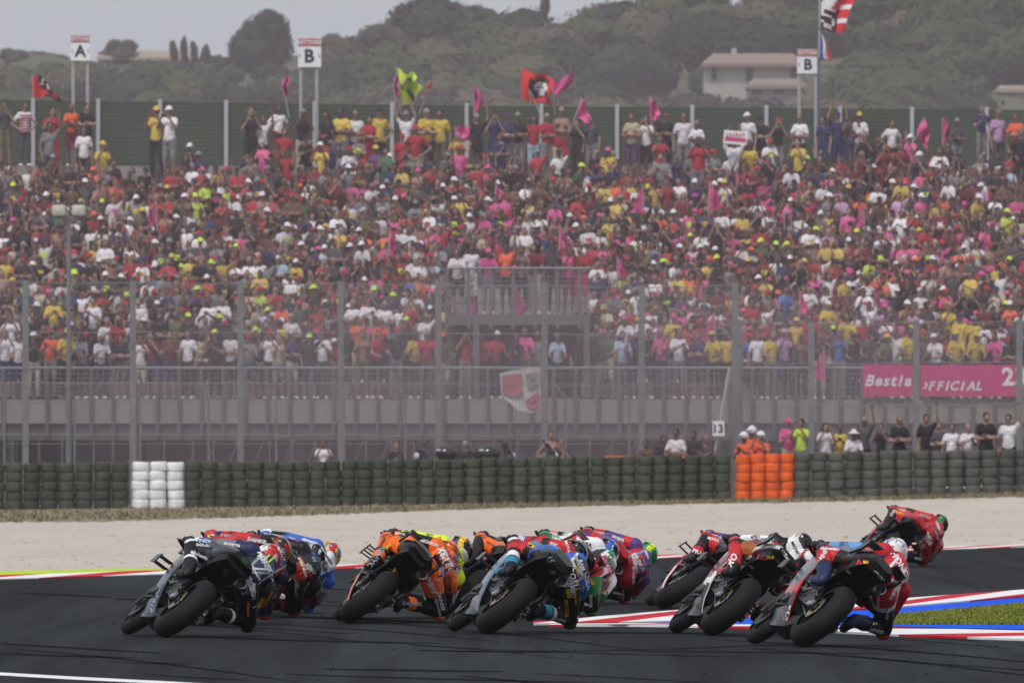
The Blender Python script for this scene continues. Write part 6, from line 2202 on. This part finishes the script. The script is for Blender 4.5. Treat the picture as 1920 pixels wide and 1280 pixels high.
for i in range(13):
    D = row_d(i)
    k = D / FPX
    px = -25.0 + rnd.uniform(0, 20)
    known = KNOWN.get(i, [])
    taken = [q[0] for q in known]
    for q in known:
        person(q[0], D + rnd.uniform(-.1, .1), row_z(i), q[1], q[2], 'stand_' + q[3], rnd.uniform(.92, 1.03), 'row%d' % i)
    lines = [0] if i == 0 else [0, 1]
    for ln in lines:
        px = -25.0 + rnd.uniform(0, 20)
        while px < 1945:
            px += max(rnd.gauss(31 if i == 0 else 21.5, 4.5), 13)
            if i == 12 and (ln == 1 or rnd.random() < .3): continue
            if i == 11 and ln == 1 and rnd.random() < .6: continue
            if rnd.random() < .03: continue
            if 834 < px < 1108 and 1 <= i <= 6: continue
            if ln == 0 and any(abs(px - t) < 15 for t in taken): continue
            sh, cp = pick(px), hatpick(px)
            if i == 0: po = 'stand_' + rnd.choice(['rail', 'rail', 'crossed', 'clap', 'photo'])
            elif ln == 0: po = rnd.choice(['sit_lap', 'sit_photo', 'sit_clap', 'sit_wave']) if rnd.random() < (.7 if i < 12 else .9) else 'stand_' + rnd.choice(['photo', 'clap', 'crossed', 'rail'])
            else: po = 'stand_' + rnd.choices(['relaxed', 'crossed', 'photo', 'wave', 'hips', 'clap', 'rail', 'up'], [10, 12, 26, 16, 4, 20, 6, 7])[0]
            s = rnd.uniform(.88, 1.02) if i == 0 else rnd.uniform(.80, .96)
            z = row_z(i)
            yh = YH - (z + s * (1.72 if po[:3] == 'sta' else 1.30) - HC) / k
            for hx, hy, hc in hot:
                if (hx, hy) not in hot_used and abs(hx - px) < 16 and abs(hy - yh - 10) < 16:
                    hot_used.add((hx, hy))
                    sh = hc
                    if hc == 'lime': cp = 'lime'; sh = rnd.choice(['black', 'black', 'dark grey', 'lime', 'green'])
                    break
            DD = D + rnd.uniform(-.06, .06) + (.30 if ln else -.05)
            if i == 0 or (ln == 0 and i <= 2 and len(PEOPLE) < 299):
                person(px, DD, z, sh, cp, po, s, 'row%d' % i)
            else:
                CROWD.append((px, DD, z, sh, cp, po, s))

for i, segs in ((12, [(-10, 60), (330, 640), (640, 1135), (1165, 1930)]), (13, [(440, 640), (650, 840), (850, 1130), (1180, 1340), (1400, 1640), (1650, 1930)])):
    for xa, xb in segs:
        px = xa
        while px < xb:
            px += max(rnd.gauss(34, 9), 18)
            CROWD.append((px, row_d(i) + rnd.uniform(.1, .3), row_z(i), pick(px), hatpick(px), rnd.choice(['sit_lap', 'sit_photo', 'sit_clap', 'sit_wave', 'stand_photo', 'stand_clap']), rnd.uniform(.78, .92)))
# the rest of the crowd as one mass
vs_all, fs_all, cs_all = [], [], []
off = 0
caplow = MB(); caplow.ball((0, .0, .022), (.096, .115, .112), 8, 3, v0=0, v1=.48)
caplow.add([(-.07, -.09, .04), (.07, -.09, .04), (.05, -.185, .018), (-.05, -.185, .018)], [(0, 1, 2, 3)])
cv, cf = np.array(caplow.v), caplow.f
hatlong = MB(); hatlong.tube([(0, .06, .03), (0, .08, -.20)], [.08, .06], 6)
lv, lf = np.array(hatlong.v), hatlong.f
for px, D, z, sh, cp, po, s in CROWD:
    V_, F_, pt, hd = SP[po]['low']
    a = rnd.uniform(-.7, .7)
    M_ = np.array([[cos(a), -sin(a), 0], [sin(a), cos(a), 0], [0, 0, 1]])
    sc = np.array((s * rnd.uniform(.86, 1.03), s * rnd.uniform(.9, 1.05), s))
    o = np.array(((px - 960) / FPX * D, D, z))
    skin = np.array(rnd.choice(SKINS)) * rnd.uniform(.85, 1.1)
    hairc = np.array(rnd.choice(HAIRS))
    shc = skin if sh == 'bare' else (np.array(PC[sh]) * .92 + .08 * np.mean(PC[sh])) * rnd.uniform(.72, 1.14)
    pal = np.array([skin, shc, np.array(PC[rnd.choice(['black', 'navy', 'grey', 'dark grey', 'beige', 'olive'])]), hairc])
    cc = pal[pt] * np.ones((len(pt), 1))
    if rnd.random() < .35 and sh != 'bare':            # a print across the chest
        fc = np.array([V_[list(f)].mean(0) for f in F_])
        zc = hd[2] - .34
        m_ = (pt == 1) & (np.abs(fc[:, 2] - zc) < .055) & (fc[:, 1] < -.05) & (np.abs(fc[:, 0]) < .10)
        cc[m_] = PC[rnd.choice(['white', 'yellow', 'red', 'black', 'lime', 'pink'])]
    if rnd.random() < .4:                              # sunglasses
        fc = np.array([V_[list(f)].mean(0) for f in F_])
        m_ = (np.abs(fc[:, 2] - hd[2] - .005) < .022) & (fc[:, 1] < hd[1] - .05) & (pt == 0)
        cc[m_] = (.015, .015, .017)
    vs_all.append((V_ * sc) @ M_.T + o); fs_all += [tuple(q + off for q in f) for f in F_]; cs_all.append(cc); off += len(V_)
    h = np.array(hd)
    if cp:
        vs_all.append(((cv + h) * sc) @ M_.T + o); fs_all += [tuple(q + off for q in f) for f in cf]; cs_all.append(np.tile(np.array(PC[cp]), (len(cf), 1))); off += len(cv)
    elif rnd.random() < .3:
        vs_all.append(((lv + h) * sc) @ M_.T + o); fs_all += [tuple(q + off for q in f) for f in lf]; cs_all.append(np.tile(hairc, (len(lf), 1))); off += len(lv)
me = bpy.data.meshes.new('crowd')
me.from_pydata(np.concatenate(vs_all).tolist(), [], fs_all)
me.polygons.foreach_set('use_smooth', [True] * len(me.polygons))
me.materials.append(CROWDCLOTH)
set_face_colors(me, np.concatenate(cs_all))
link('crowd', me, None, kind='stuff', label='dense crowd of spectators filling the middle and upper rows of the grandstand')
print('individuals', len(PEOPLE), 'mass', len(CROWD), 'faces', len(fs_all))

# --- labels that single each spectator out
POSTS = [48, 249, 451, 639, 822, 1021, 1203, 1378, 1521, 1718, 1911]
PNAME = ['first', 'second', 'third', 'fourth', 'fifth', 'sixth', 'seventh', 'eighth', 'ninth', 'tenth', 'eleventh']
TOPL = [(85, 'the red flag'), (150, 'the A sign'), (306, 'the yellow and white pair'), (430, 'the double fence post'), (580, 'the middle B sign'), (765, 'the lime flag'), (895, 'the pink pennant'), (1005, 'the red skull flag'), (1095, 'the drooping pink flag'), (1227, 'the small pink flag'), (1380, 'the raised board'), (1518, 'the right B sign'), (1730, 'the tall pink flags'), (1850, 'the far right post')]


def place_words(px, marks, fmt):
    j = min(range(len(marks)), key=lambda q: abs(marks[q][0] - px))
    d = px - marks[j][0]
    nm = marks[j][1]
    if abs(d) < 12: return fmt % ('right below' if fmt == '%s %s' and marks is TOPL else 'behind', nm)
    side = 'right' if d > 0 else 'left'
    if abs(d) < 38: return fmt % ('just %s of' % side, nm)
    if abs(d) < 68: return fmt % ('a step %s of' % side, nm)
    return fmt % ('%s of' % side, nm)


PM = [(p, '%s tall fence post' % n_) for p, n_ in zip(POSTS, PNAME)]
WHERE = {'row0': 'front row', 'row1': 'second row', 'row2': 'third row', 'top': 'top row', 'platform': 'stair platform', 'wall': 'behind the tyre wall'}
seen = {}
for rec in PEOPLE:
    o, px, sh, cp, po, wh, bt, g, lab = rec
    if lab is None:
        up = 'bare chested person' if sh == 'bare' else 'person in %s shirt' % sh
        hat = (' and %s %s' % (cp, 'cap' if g == 'cap' else g)) if cp else ''
        lab = '%s%s, %s, %s' % (up, hat, WHERE[wh], place_words(px, TOPL if wh == 'top' else PM, '%s %s'))
        lab = lab.replace('tall fence post', 'fence post')
        lab = lab.replace('a step ', '').replace('the yellow and white pair', 'the yellow pair') if len(lab.split()) > 16 else lab
        opts = [lab, lab + ', ' + POSEWORD[po.split('_')[1]]]
        opts += [lab.replace(up, up.replace('person', q)) for q in ('long haired person', 'dark haired person')] if not cp else []
        opts += [opts[1].replace(' shirt', ' shirt, %s legs' % bt)]
        for q in opts:
            if q not in seen and len(q.split()) <= 16:
                lab = q
                break
    seen[lab] = seen.get(lab, 0) + 1
    o['label'] = lab
[print(len(r[0]['label'].split()), r[0]['label']) for r in PEOPLE if len(r[0]['label'].split()) > 16]
print('shared labels', sum(v for v in seen.values() if v > 1))
# ------------------------------------------------------------------ flags
FLAGM = tint_mat('flag_cloth', .8, .10, 4.0, .25, attr='col')
rnd = random.Random(99)


def flag(label, base, top, corners, D, paint_, group=None, nx=12, ny=9, wave=.09, pr=.014, extra=None):
    """pole from base to top (photo pixels); cloth corners: hoist top, hoist bottom, fly bottom, fly top"""
    b_, t_ = W(*base, D), W(*top, D)
    root = thing('flag', label, 'flag', b_, group=group)
    MB().tube([(0, 0, 0), t_ - b_], [pr, pr * .8], 7).build('pole', M_pole, root)
    c = [W(x, y, D) - b_ for x, y in corners]
    vs, fs, cs = [], [], []
    ph = rnd.uniform(0, 6)
    for i in range(nx + 1):
        for j in range(ny + 1):
            u, v = i / nx, j / ny
            p = (c[0] * (1 - v) + c[1] * v) * (1 - u) + (c[3] * (1 - v) + c[2] * v) * u
            q = wave * min(1, u * 2)
            p = p + Vector((q * .35 * sin(v * 7 + ph), q * 1.6 * sin(u * 8 + v * 3.5 + ph), q * .6 * sin(u * 6.5 + ph * 2)))
            vs.append(p)
    for i in range(nx):
        for j in range(ny):
            a = i * (ny + 1) + j
            fs.append((a, a + 1, a + ny + 2, a + ny + 1)); cs.append(paint_((i + .5) / nx, (j + .5) / ny))
    n_ = len(vs)
    vs += [v + Vector((0, .006, 0)) for v in vs]
    fs += [tuple(q + n_ for q in reversed(f)) for f in fs]; cs += cs
    me = bpy.data.meshes.new('cloth'); me.from_pydata(vs, [], fs); me.materials.append(FLAGM); set_face_colors(me, np.array(cs))
    me.polygons.foreach_set('use_smooth', [True] * len(fs))
    cl = link('cloth', me, root)
    if extra:
        bv = BVHTree.FromPolygons([Vector(v) for v in vs], fs)
        for s_, x, y, hpx, col in extra:
            decal('lettering', s_, root, bv, W(x, y, D) - b_, (1, 0, 0), (0, 0, 1), hpx * D / FPX, mat('flag_print', col, .8), .04, 0, .012)
    return root


PKC = PC['pink']
def skull(u, v):
    if u < .26 or v < .10 + .25 * u * (u < .5): return (.62, .03, .03)
    if u < .34 and v > .55: return (.62, .62, .62)
    x, y = u - .70, v - .44
    if hypot(x, y * 1.15) < .21 or (abs(x) < .11 and .1 < y < .33):
        if hypot(x + .09, y - .03) < .05 or hypot(x - .08, y - .03) < .05 or (y > .2 and int(u * 40) % 2): return (.03, .03, .03)
        return (.62, .62, .62)
    if v > .86 or u > .93: return (.62, .03, .03)
    return (.02, .02, .022) if u < .62 or v > .72 else (.10, .03, .035)


pink = lambda u, v: tuple(np.array(PKC) * (1.0 if int(u * 5 + v * 4) % 3 else .93))
red_black = lambda u, v: (.55, .03, .03) if u < .38 else ((.02, .02, .022) if (int(u * 9) + int(v * 7)) % 3 else ((.7, .7, .7) if v < .6 else (.5, .04, .04)))
flag('red flag with black and white print on a pole at the far left', (63, 205), (60, 140), [(60, 141), (60, 183), (116, 187), (86, 150)], 364.9, red_black)
flag('lime yellow flag with dark scribbles waving above the top row', (752, 215), (742, 126), [(745, 127), (752, 200), (792, 170), (776, 145)], 364.9, lambda u, v: (.02, .05, .07) if abs(v - .35 - .18 * sin(u * 9)) < .06 and u < .8 or abs(u - .5) < .05 and v > .55 else PC['lime'], nx=18, ny=14, wave=.16)
flag('narrow red and white scarf flag right of the lime flag', (786, 214), (806, 152), [(806, 152), (800, 165), (776, 205), (812, 158)], 365.0, lambda u, v: (.5, .04, .05) if v < .6 else (.65, .65, .65), wave=.03)
flag('large red flag with a white skull print above the top row', (1014, 218), (976, 126), [(976, 126), (978, 186), (1030, 200), (1036, 152)], 364.7,
     lambda u, v: skull(u, v), nx=22, ny=18, wave=.12)
flag('pink flag streaming right from behind the skull flag', (1040, 215), (1036, 155), [(1036, 155), (1036, 178), (1062, 172), (1079, 140)], 365.2, pink, 'pink flags above the crowd')
PINKF = [('pink flag furled on a stick left of the middle B sign', (542, 222), (529, 146), [(528, 146), (530, 180), (541, 184), (541, 147)]),
         ('small pink flag half hidden left of the lime flag', (741, 215), (739, 145), [(739, 145), (739, 184), (749, 182), (748, 148)]),
         ('upright pink pennant between the lime and skull flags', (889, 222), (888, 160), [(888, 160), (888, 212), (909, 200), (893, 164)]),
         ('pink flag hanging in front of spectators below the pink pennant', (858, 268), (852, 236), [(853, 240), (858, 258), (880, 260), (890, 230)]),
         ('narrow pink flag held low right of the pink shirt', (884, 300), (887, 252), [(885, 252), (879, 290), (890, 286), (892, 256)]),
         ('drooping pink flag right of the skull flag', (1068, 248), (1091, 184), [(1091, 184), (1078, 218), (1112, 240), (1107, 216)]),
         ('small pink flag alone against the green fence', (1222, 240), (1218, 180), [(1218, 180), (1219, 226), (1230, 230), (1238, 210)]),
         ('tall pink flag left of the pair at the right end', (1706, 305), (1699, 245), [(1699, 245), (1694, 268), (1707, 290), (1712, 282)]),
         ('tallest pink flag near the right end of the top row', (1716, 262), (1733, 218), [(1733, 218), (1718, 246), (1740, 298), (1741, 250)]),
         ('pink flag right of the tallest pink flag', (1768, 275), (1767, 220), [(1767, 220), (1766, 272), (1786, 254), (1780, 232)]),
         ('pink flag held sideways left of the red shirts', (575, 276), (606, 238), [(612, 236), (596, 262), (604, 262), (616, 246)])]
for lab, bp, tp, cn in PINKF:
    flag(lab, bp, tp, cn, 364.6, pink, 'pink flags above the crowd', 16, 13, .11)
MIDF = [(293, 378, 420), (1330, 338, 392), (1205, 350, 400), (930, 340, 375), (1158, 480, 520), (1500, 545, 590), (1050, 420, 455), (1470, 395, 430), (1240, 620, 655), (1340, 585, 640), (880, 540, 590), (965, 530, 590), (1545, 650, 715), (730, 430, 470), (1620, 395, 430), (1382, 320, 345), (1640, 540, 575)]
names = ['far left of the stand', 'high right of centre beside a neon top', 'left of the largest pink flag in the upper rows', 'above the stair platform', 'right of the stair platform railing', 'low in the right block over the fence', 'above the platform, slightly right', 'in the upper right block', 'behind the seventh fence post', 'left of the eighth fence post', 'hanging inside the platform railing, left one', 'hanging inside the platform railing, right one', 'draped over the front railing left of the banners', 'on the red shirts left of the platform', 'in the upper right block, right one', 'at the upper edge of the crowd, right half', 'low on the right block beside white shirts']
for (x, y0, y1), nm in zip(MIDF, names):
    # find the row whose spectators stand there
    i = max(0, min(12, int(round(((HC + (YH - y1) / FPX * 358) - 1.2 - Z0) / ROW_H))))
    D = row_d(i) - .3
    if 'platform railing' in nm: D = D0 + 1.0
    if 'front railing' in nm: D = D0 - .4
    w_ = (y1 - y0) * rnd.uniform(.35, .5)
    s_ = rnd.choice((-1, 1))
    flag('pink flag %s' % nm, (x - s_ * 2, y1 + 14), (x, y0), [(x, y0), (x - s_, y1), (x + s_ * w_, y1 - 2), (x + s_ * w_ * .6, y0 + (y1 - y0) * .45)], D, pink, 'pink flags held in the crowd', 9, 8, .07)

# tall flagpole with two flags, each flag hung on it as a thing of its own
D = 365.4; k = D / FPX
zb = row_z(14)
fp = thing('flagpole', 'tall dark flagpole rising out of the top row beside the right B sign', 'flagpole', ((1535 - 960) * k, D, zb))
MB().tube([(0, 0, 0), (0, 0, HC + (YH + 30) * k - zb)], [.04, .03], 8).build('pole', M_galv_d, fp)


FIVE = ['11111', '1....', '1111.', '....1', '1...1', '.111.']


def flag5(u, v):
    if u > .64: return (.60, .03, .04) if (int(v * 9) % 3) else (.70, .70, .70)
    if v < .42: return (.70, .70, .70) if .25 < u + v * .5 < .62 else ((.16, .07, .25) if u < .35 else (.55, .04, .05))
    if .44 < v < .94 and .06 < u < .56:
        return (.72, .72, .72) if FIVE[min(5, int((v - .44) / .5 * 6))][min(4, int((u - .06) / .5 * 5))] == '1' else (.05, .02, .03)
    return (.06, .02, .03)


def hung(label, corners, paint_, extra=None, wave=.1, nx=14, ny=10):
    r = flag(label, corners[0], corners[1], corners, D - .03, paint_, None, nx, ny, wave, .03, extra)
    for c in r.children:
        if c.name.startswith('pole'): c.name = 'sleeve'
    return r


hung('white, red and black flag with a large 5 at the top of the tall flagpole', [(1537, -22), (1537, 54), (1582, 64), (1606, -14)],
     lambda u, v: flag5(u, v), None, .06, 20, 18)
hung('blue, white and red flag drooping below the larger one on the tall flagpole', [(1537, 58), (1536, 108), (1562, 116), (1548, 74)], lambda u, v: (.03, .07, .35) if u < .36 else ((.65, .65, .65) if u < .64 else (.55, .04, .05)), None, .04, 9, 8)

# raised white board in the top row, hand-painted sheet on the fence, board 13
i, Db, s = row_for(256)
k = Db / FPX
rb = thing('raised_board', 'white and pink card held overhead by a person in the top row', 'card', W(1379, 258, Db - .35))
MB().box((0, 0, 0), (44 * k, .02, 25 * k), rot=(0, .08, 0)).build('card_sheet', M_signw, rb, 0)
MB().box((0, -.015, -.05), (40 * k, .01, 7 * k), rot=(0, .08, 0)).build('pink_stripe', M_pink, rb, 0)
for q_ in range(6):
    MB().box(((-15 + 6 * q_) * k, -.016, (4 + (q_ % 2)) * k), (3.2 * k, .008, (8 - q_ % 3) * k), rot=(0, .2 * (q_ % 3 - 1), 0)).build('brush_stroke', M_signr, rb, 0)

D = 348.6; k = D / FPX
sh_ = thing('painted_sheet', 'grey white sheet with faded red patches tied to the fence in the middle', 'banner', W(975, 730, D))
pts = [(937, 700), (960, 694), (1000, 688), (1013, 690), (1014, 768), (995, 774), (972, 768), (940, 742)]
M_sheet = mat('washed_sheet', (.55, .52, .53), .9, var=.35, scale=3)
M_fade = mat('faded_red', (.42, .16, .18), .9, var=.4, scale=4)


def patch(poly, dy, m, nm):
    mb = MB()
    P0 = [W(x, y, D) - W(975, 730, D) for x, y in poly]
    c = sum(P0, Vector()) / len(P0)
    ring = [p * .5 + c * .5 + Vector((0, .03, 0)) for p in P0]
    vs = [p + Vector((0, dy + .02 * sin(i * 2.3), 0)) for i, p in enumerate(P0)] + [p + Vector((0, dy, 0)) for p in ring] + [c + Vector((0, dy - .03, 0))]
    n_ = len(P0)
    fs = [(i, (i + 1) % n_, n_ + (i + 1) % n_, n_ + i) for i in range(n_)] + [(n_ + i, n_ + (i + 1) % n_, 2 * n_) for i in range(n_)]
    o_ = len(vs)
    vs += [v + Vector((0, .012, 0)) for v in vs]; fs += [tuple(q + o_ for q in reversed(f)) for f in fs]
    mb.add(vs, fs)
    return mb.build(nm, m, sh_, 60)


patch(pts, 0, M_sheet, 'cloth')
patch([(941, 704), (978, 700), (980, 735), (962, 744), (942, 736)], -.05, M_fade, 'red_patch')
patch([(984, 752), (1010, 732), (1010, 762), (992, 768)], -.05, M_fade, 'red_patch')
patch([(984, 702), (1008, 696), (1009, 720), (990, 728)], -.05, mat('faded_grey', (.25, .25, .27), .9, var=.4, scale=5), 'grey_patch')

D = 345.9; k = D / FPX
nb = thing('number_board', 'white board with black number 13 on a slanted pole behind the tyre wall', 'board', ((1326 - 960) * k, D, 0))
o_ = W(1326, 805, D); o_.z = 0
MB().tube([(0, 0, .2), W(1368, 690, D) - o_], .04, 7).build('board_pole', M_pole, nb)
c = W(1347, 803, D) - o_
MB().box(c + Vector((0, -.1, 0)), (22 * k, .03, 28 * k)).build('board_plate', M_signw, nb, 0)
lettering('lettering', '13', nb, c + Vector((0, -.118, 0)), (1, 0, 0), (0, 0, 1), 22 * k, M_signk, .03)

# low orange covers behind the tyre wall
for px, w_, lab in ((1157, 46, 'low orange cover on the tyre wall left of board 13'), (1290, 60, 'long pale orange cover on the tyre wall below board 13')):
    D = 343.3; k = D / FPX
    r = thing('orange_cover', lab, 'cover', W(px, 858, D))
    MB().box((0, 0, .02), (w_ * k, .35, .07)).build('cover_sheet', mat('orange_sheet', (.70, .16, .05), .8), r, 0)
    MB().box((0, 0, -.35), (w_ * k * .9, .3, .68)).build('cover_base', M_engine, r, 0)

# parked scooters behind the wall
M_sc = mat('scooter_black', (.012, .012, .013), .25, 0, .1, 5, .5)


def scooter(label, px, D, flip=1):
    r = thing('motor_scooter', label, 'scooter', ((px - 960) / FPX * D, D, 0), (0, 0, R(90 * flip + 25)), 'black scooters parked behind the tyre wall')
    r.scale = (1.22, 1.22, 1.22)
    for y in (-.62, .62):
        m = MB(); m.lathe_x([(-.05, .17), (-.06, .22), (-.03, .265), (.03, .265), (.06, .22), (.05, .17)], (0, y, .265), 20); m.build('wheel', M_tyre, r)
    secs = []
    for y, z, w_, h_ in ((-.85, .72, .05, .05), (-.6, .72, .15, .14), (-.2, .68, .17, .14), (-.02, .45, .15, .12), (.3, .38, .16, .08), (.42, .55, .17, .22), (.5, .82, .16, .26), (.62, .98, .12, .12)):
        secs.append([(w_ * cos(a), y, z + h_ * sin(a)) for a in np.linspace(0, 2 * pi, 12, endpoint=False)])
    m = MB(); m.loft(secs); m.build('body_shell', M_sc, r, 50)
    m = MB(); m.loft([[(w_ * cos(a), y, z + .05 * sin(a)) for a in np.linspace(0, 2 * pi, 10, endpoint=False)] for y, z, w_ in ((-.8, .86, .10), (-.5, .85, .16), (-.15, .80, .16), (-.05, .78, .08))]); m.build('saddle', mat('saddle_vinyl', (.02, .02, .02), .5), r, 50)
    m = MB(); m.tube([(-.34, .50, 1.08), (-.1, .56, 1.12), (.1, .56, 1.12), (.34, .50, 1.08)], .018, 8); m.build('handlebar', M_galv_d, r)
    for s in (-1, 1):
        m = MB(); m.tube([(s * .24, .53, 1.1), (s * .30, .55, 1.25)], .006, 5); m.ball((s * .31, .55, 1.29), (.06, .012, .04), 10, 6); m.build('mirror', M_sc, r)
    m = MB()
    m.ball((0, -.80, 1.04), (.22, .22, .17), 16, 10)
    m.build('top_box', M_sc, r, 30)
    m = MB(); m.ball((0, -.93, 1.10), (.13, .08, .045), 10, 6); m.build('top_box_highlight', mat('lamp_and_highlight', (.5, .5, .52), .1), r, 0)  # pale blob: the white highlight on the top box, put into shape and colour
    m = MB(); m.ball((0, .66, .99), (.10, .05, .075), 12, 8); m.build('headlamp', mat('lamp_and_highlight', (.5, .5, .52), .1), r)
    m = MB()
    vs = [(x * (1 - z * 1.2), .58 - .4 * z + .12 * (x / .2) ** 2 * -.5, 1.06 + z) for z in (0, .1, .19) for x in (-.16, -.08, 0, .08, .16)]
    m.add(vs, [(i * 5 + j, i * 5 + j + 1, i * 5 + j + 6, i * 5 + j + 5) for i in range(2) for j in range(4)]); m.build('screen', M_screen, r, 60)
    return r


scooter('black scooter behind the green tyres below the painted sheet, leftmost of three', 905, 344.4, -1)
scooter('black scooter behind the green tyres, left of the pair in the middle', 838, 343.9, 1)
scooter('black scooter with bright top box highlight, right of the pair in the middle', 985, 344.3, -1)

# ------------------------------------------------------------------ dusty summer air
hz = MB()
X0, X1, Y0_, Y1, Z0_, Z1 = -330, 330, -12, 1640, -1.5, 78
hz.box(((X0 + X1) / 2, (Y0_ + Y1) / 2, (Z0_ + Z1) / 2), (X1 - X0, Y1 - Y0_, Z1 - Z0_))
M_haze = bpy.data.materials.new('haze')
M_haze.use_nodes = True
n, l = M_haze.node_tree.nodes, M_haze.node_tree.links
n.clear()
pv = n.new('ShaderNodeVolumePrincipled')
pv.inputs['Color'].default_value = (.96, .87, .91, 1)
pv.inputs['Density'].default_value = 0.00009
pv.inputs['Anisotropy'].default_value = 0.1
out_ = n.new('ShaderNodeOutputMaterial')
l.new(pv.outputs[0], out_.inputs['Volume'])
hz.build('haze', M_haze, None, 0, kind='stuff', label='pale dusty haze lying over the circuit and the hills')

# dust thrown up from the gravel hangs in front of the stand
M_dust = bpy.data.materials.new('dust')
M_dust.use_nodes = True
n, l = M_dust.node_tree.nodes, M_dust.node_tree.links
n.clear()
pv = n.new('ShaderNodeVolumePrincipled')
pv.inputs['Color'].default_value = (.97, .78, .84, 1)
pv.inputs['Density'].default_value = 0.0112
out_ = n.new('ShaderNodeOutputMaterial')
l.new(pv.outputs[0], out_.inputs['Volume'])
db = MB(); db.ball((0, 347, 3.0), (46, 5.5, 11.5), 48, 28)
db.build('dust_cloud', M_dust, None, 180, kind='stuff', label='wide thin veil of dust hanging before the whole grandstand')
M_dust2 = M_dust.copy()
next(x for x in M_dust2.node_tree.nodes if x.type == 'PRINCIPLED_VOLUME').inputs['Density'].default_value = 0.025
db = MB(); db.ball((1.2, 347, 1.9), (12.5, 4.2, 3.9), 48, 24)
db.build('dust_cloud', M_dust2, None, 180, kind='stuff', label='denser drift of pinkish dust low before the middle of the grandstand')

M_dust3 = M_dust.copy()
next(x for x in M_dust3.node_tree.nodes if x.type == 'PRINCIPLED_VOLUME').inputs['Density'].default_value = 0.0006
next(x for x in M_dust3.node_tree.nodes if x.type == 'PRINCIPLED_VOLUME').inputs['Color'].default_value = (.95, .86, .89, 1)
db = MB(); db.ball((2, 520, 9), (75, 120, 10.5), 48, 28)
db.build('dust_cloud', M_dust3, None, 180, kind='stuff', label='pale dust drifting over the fields behind the green fence')
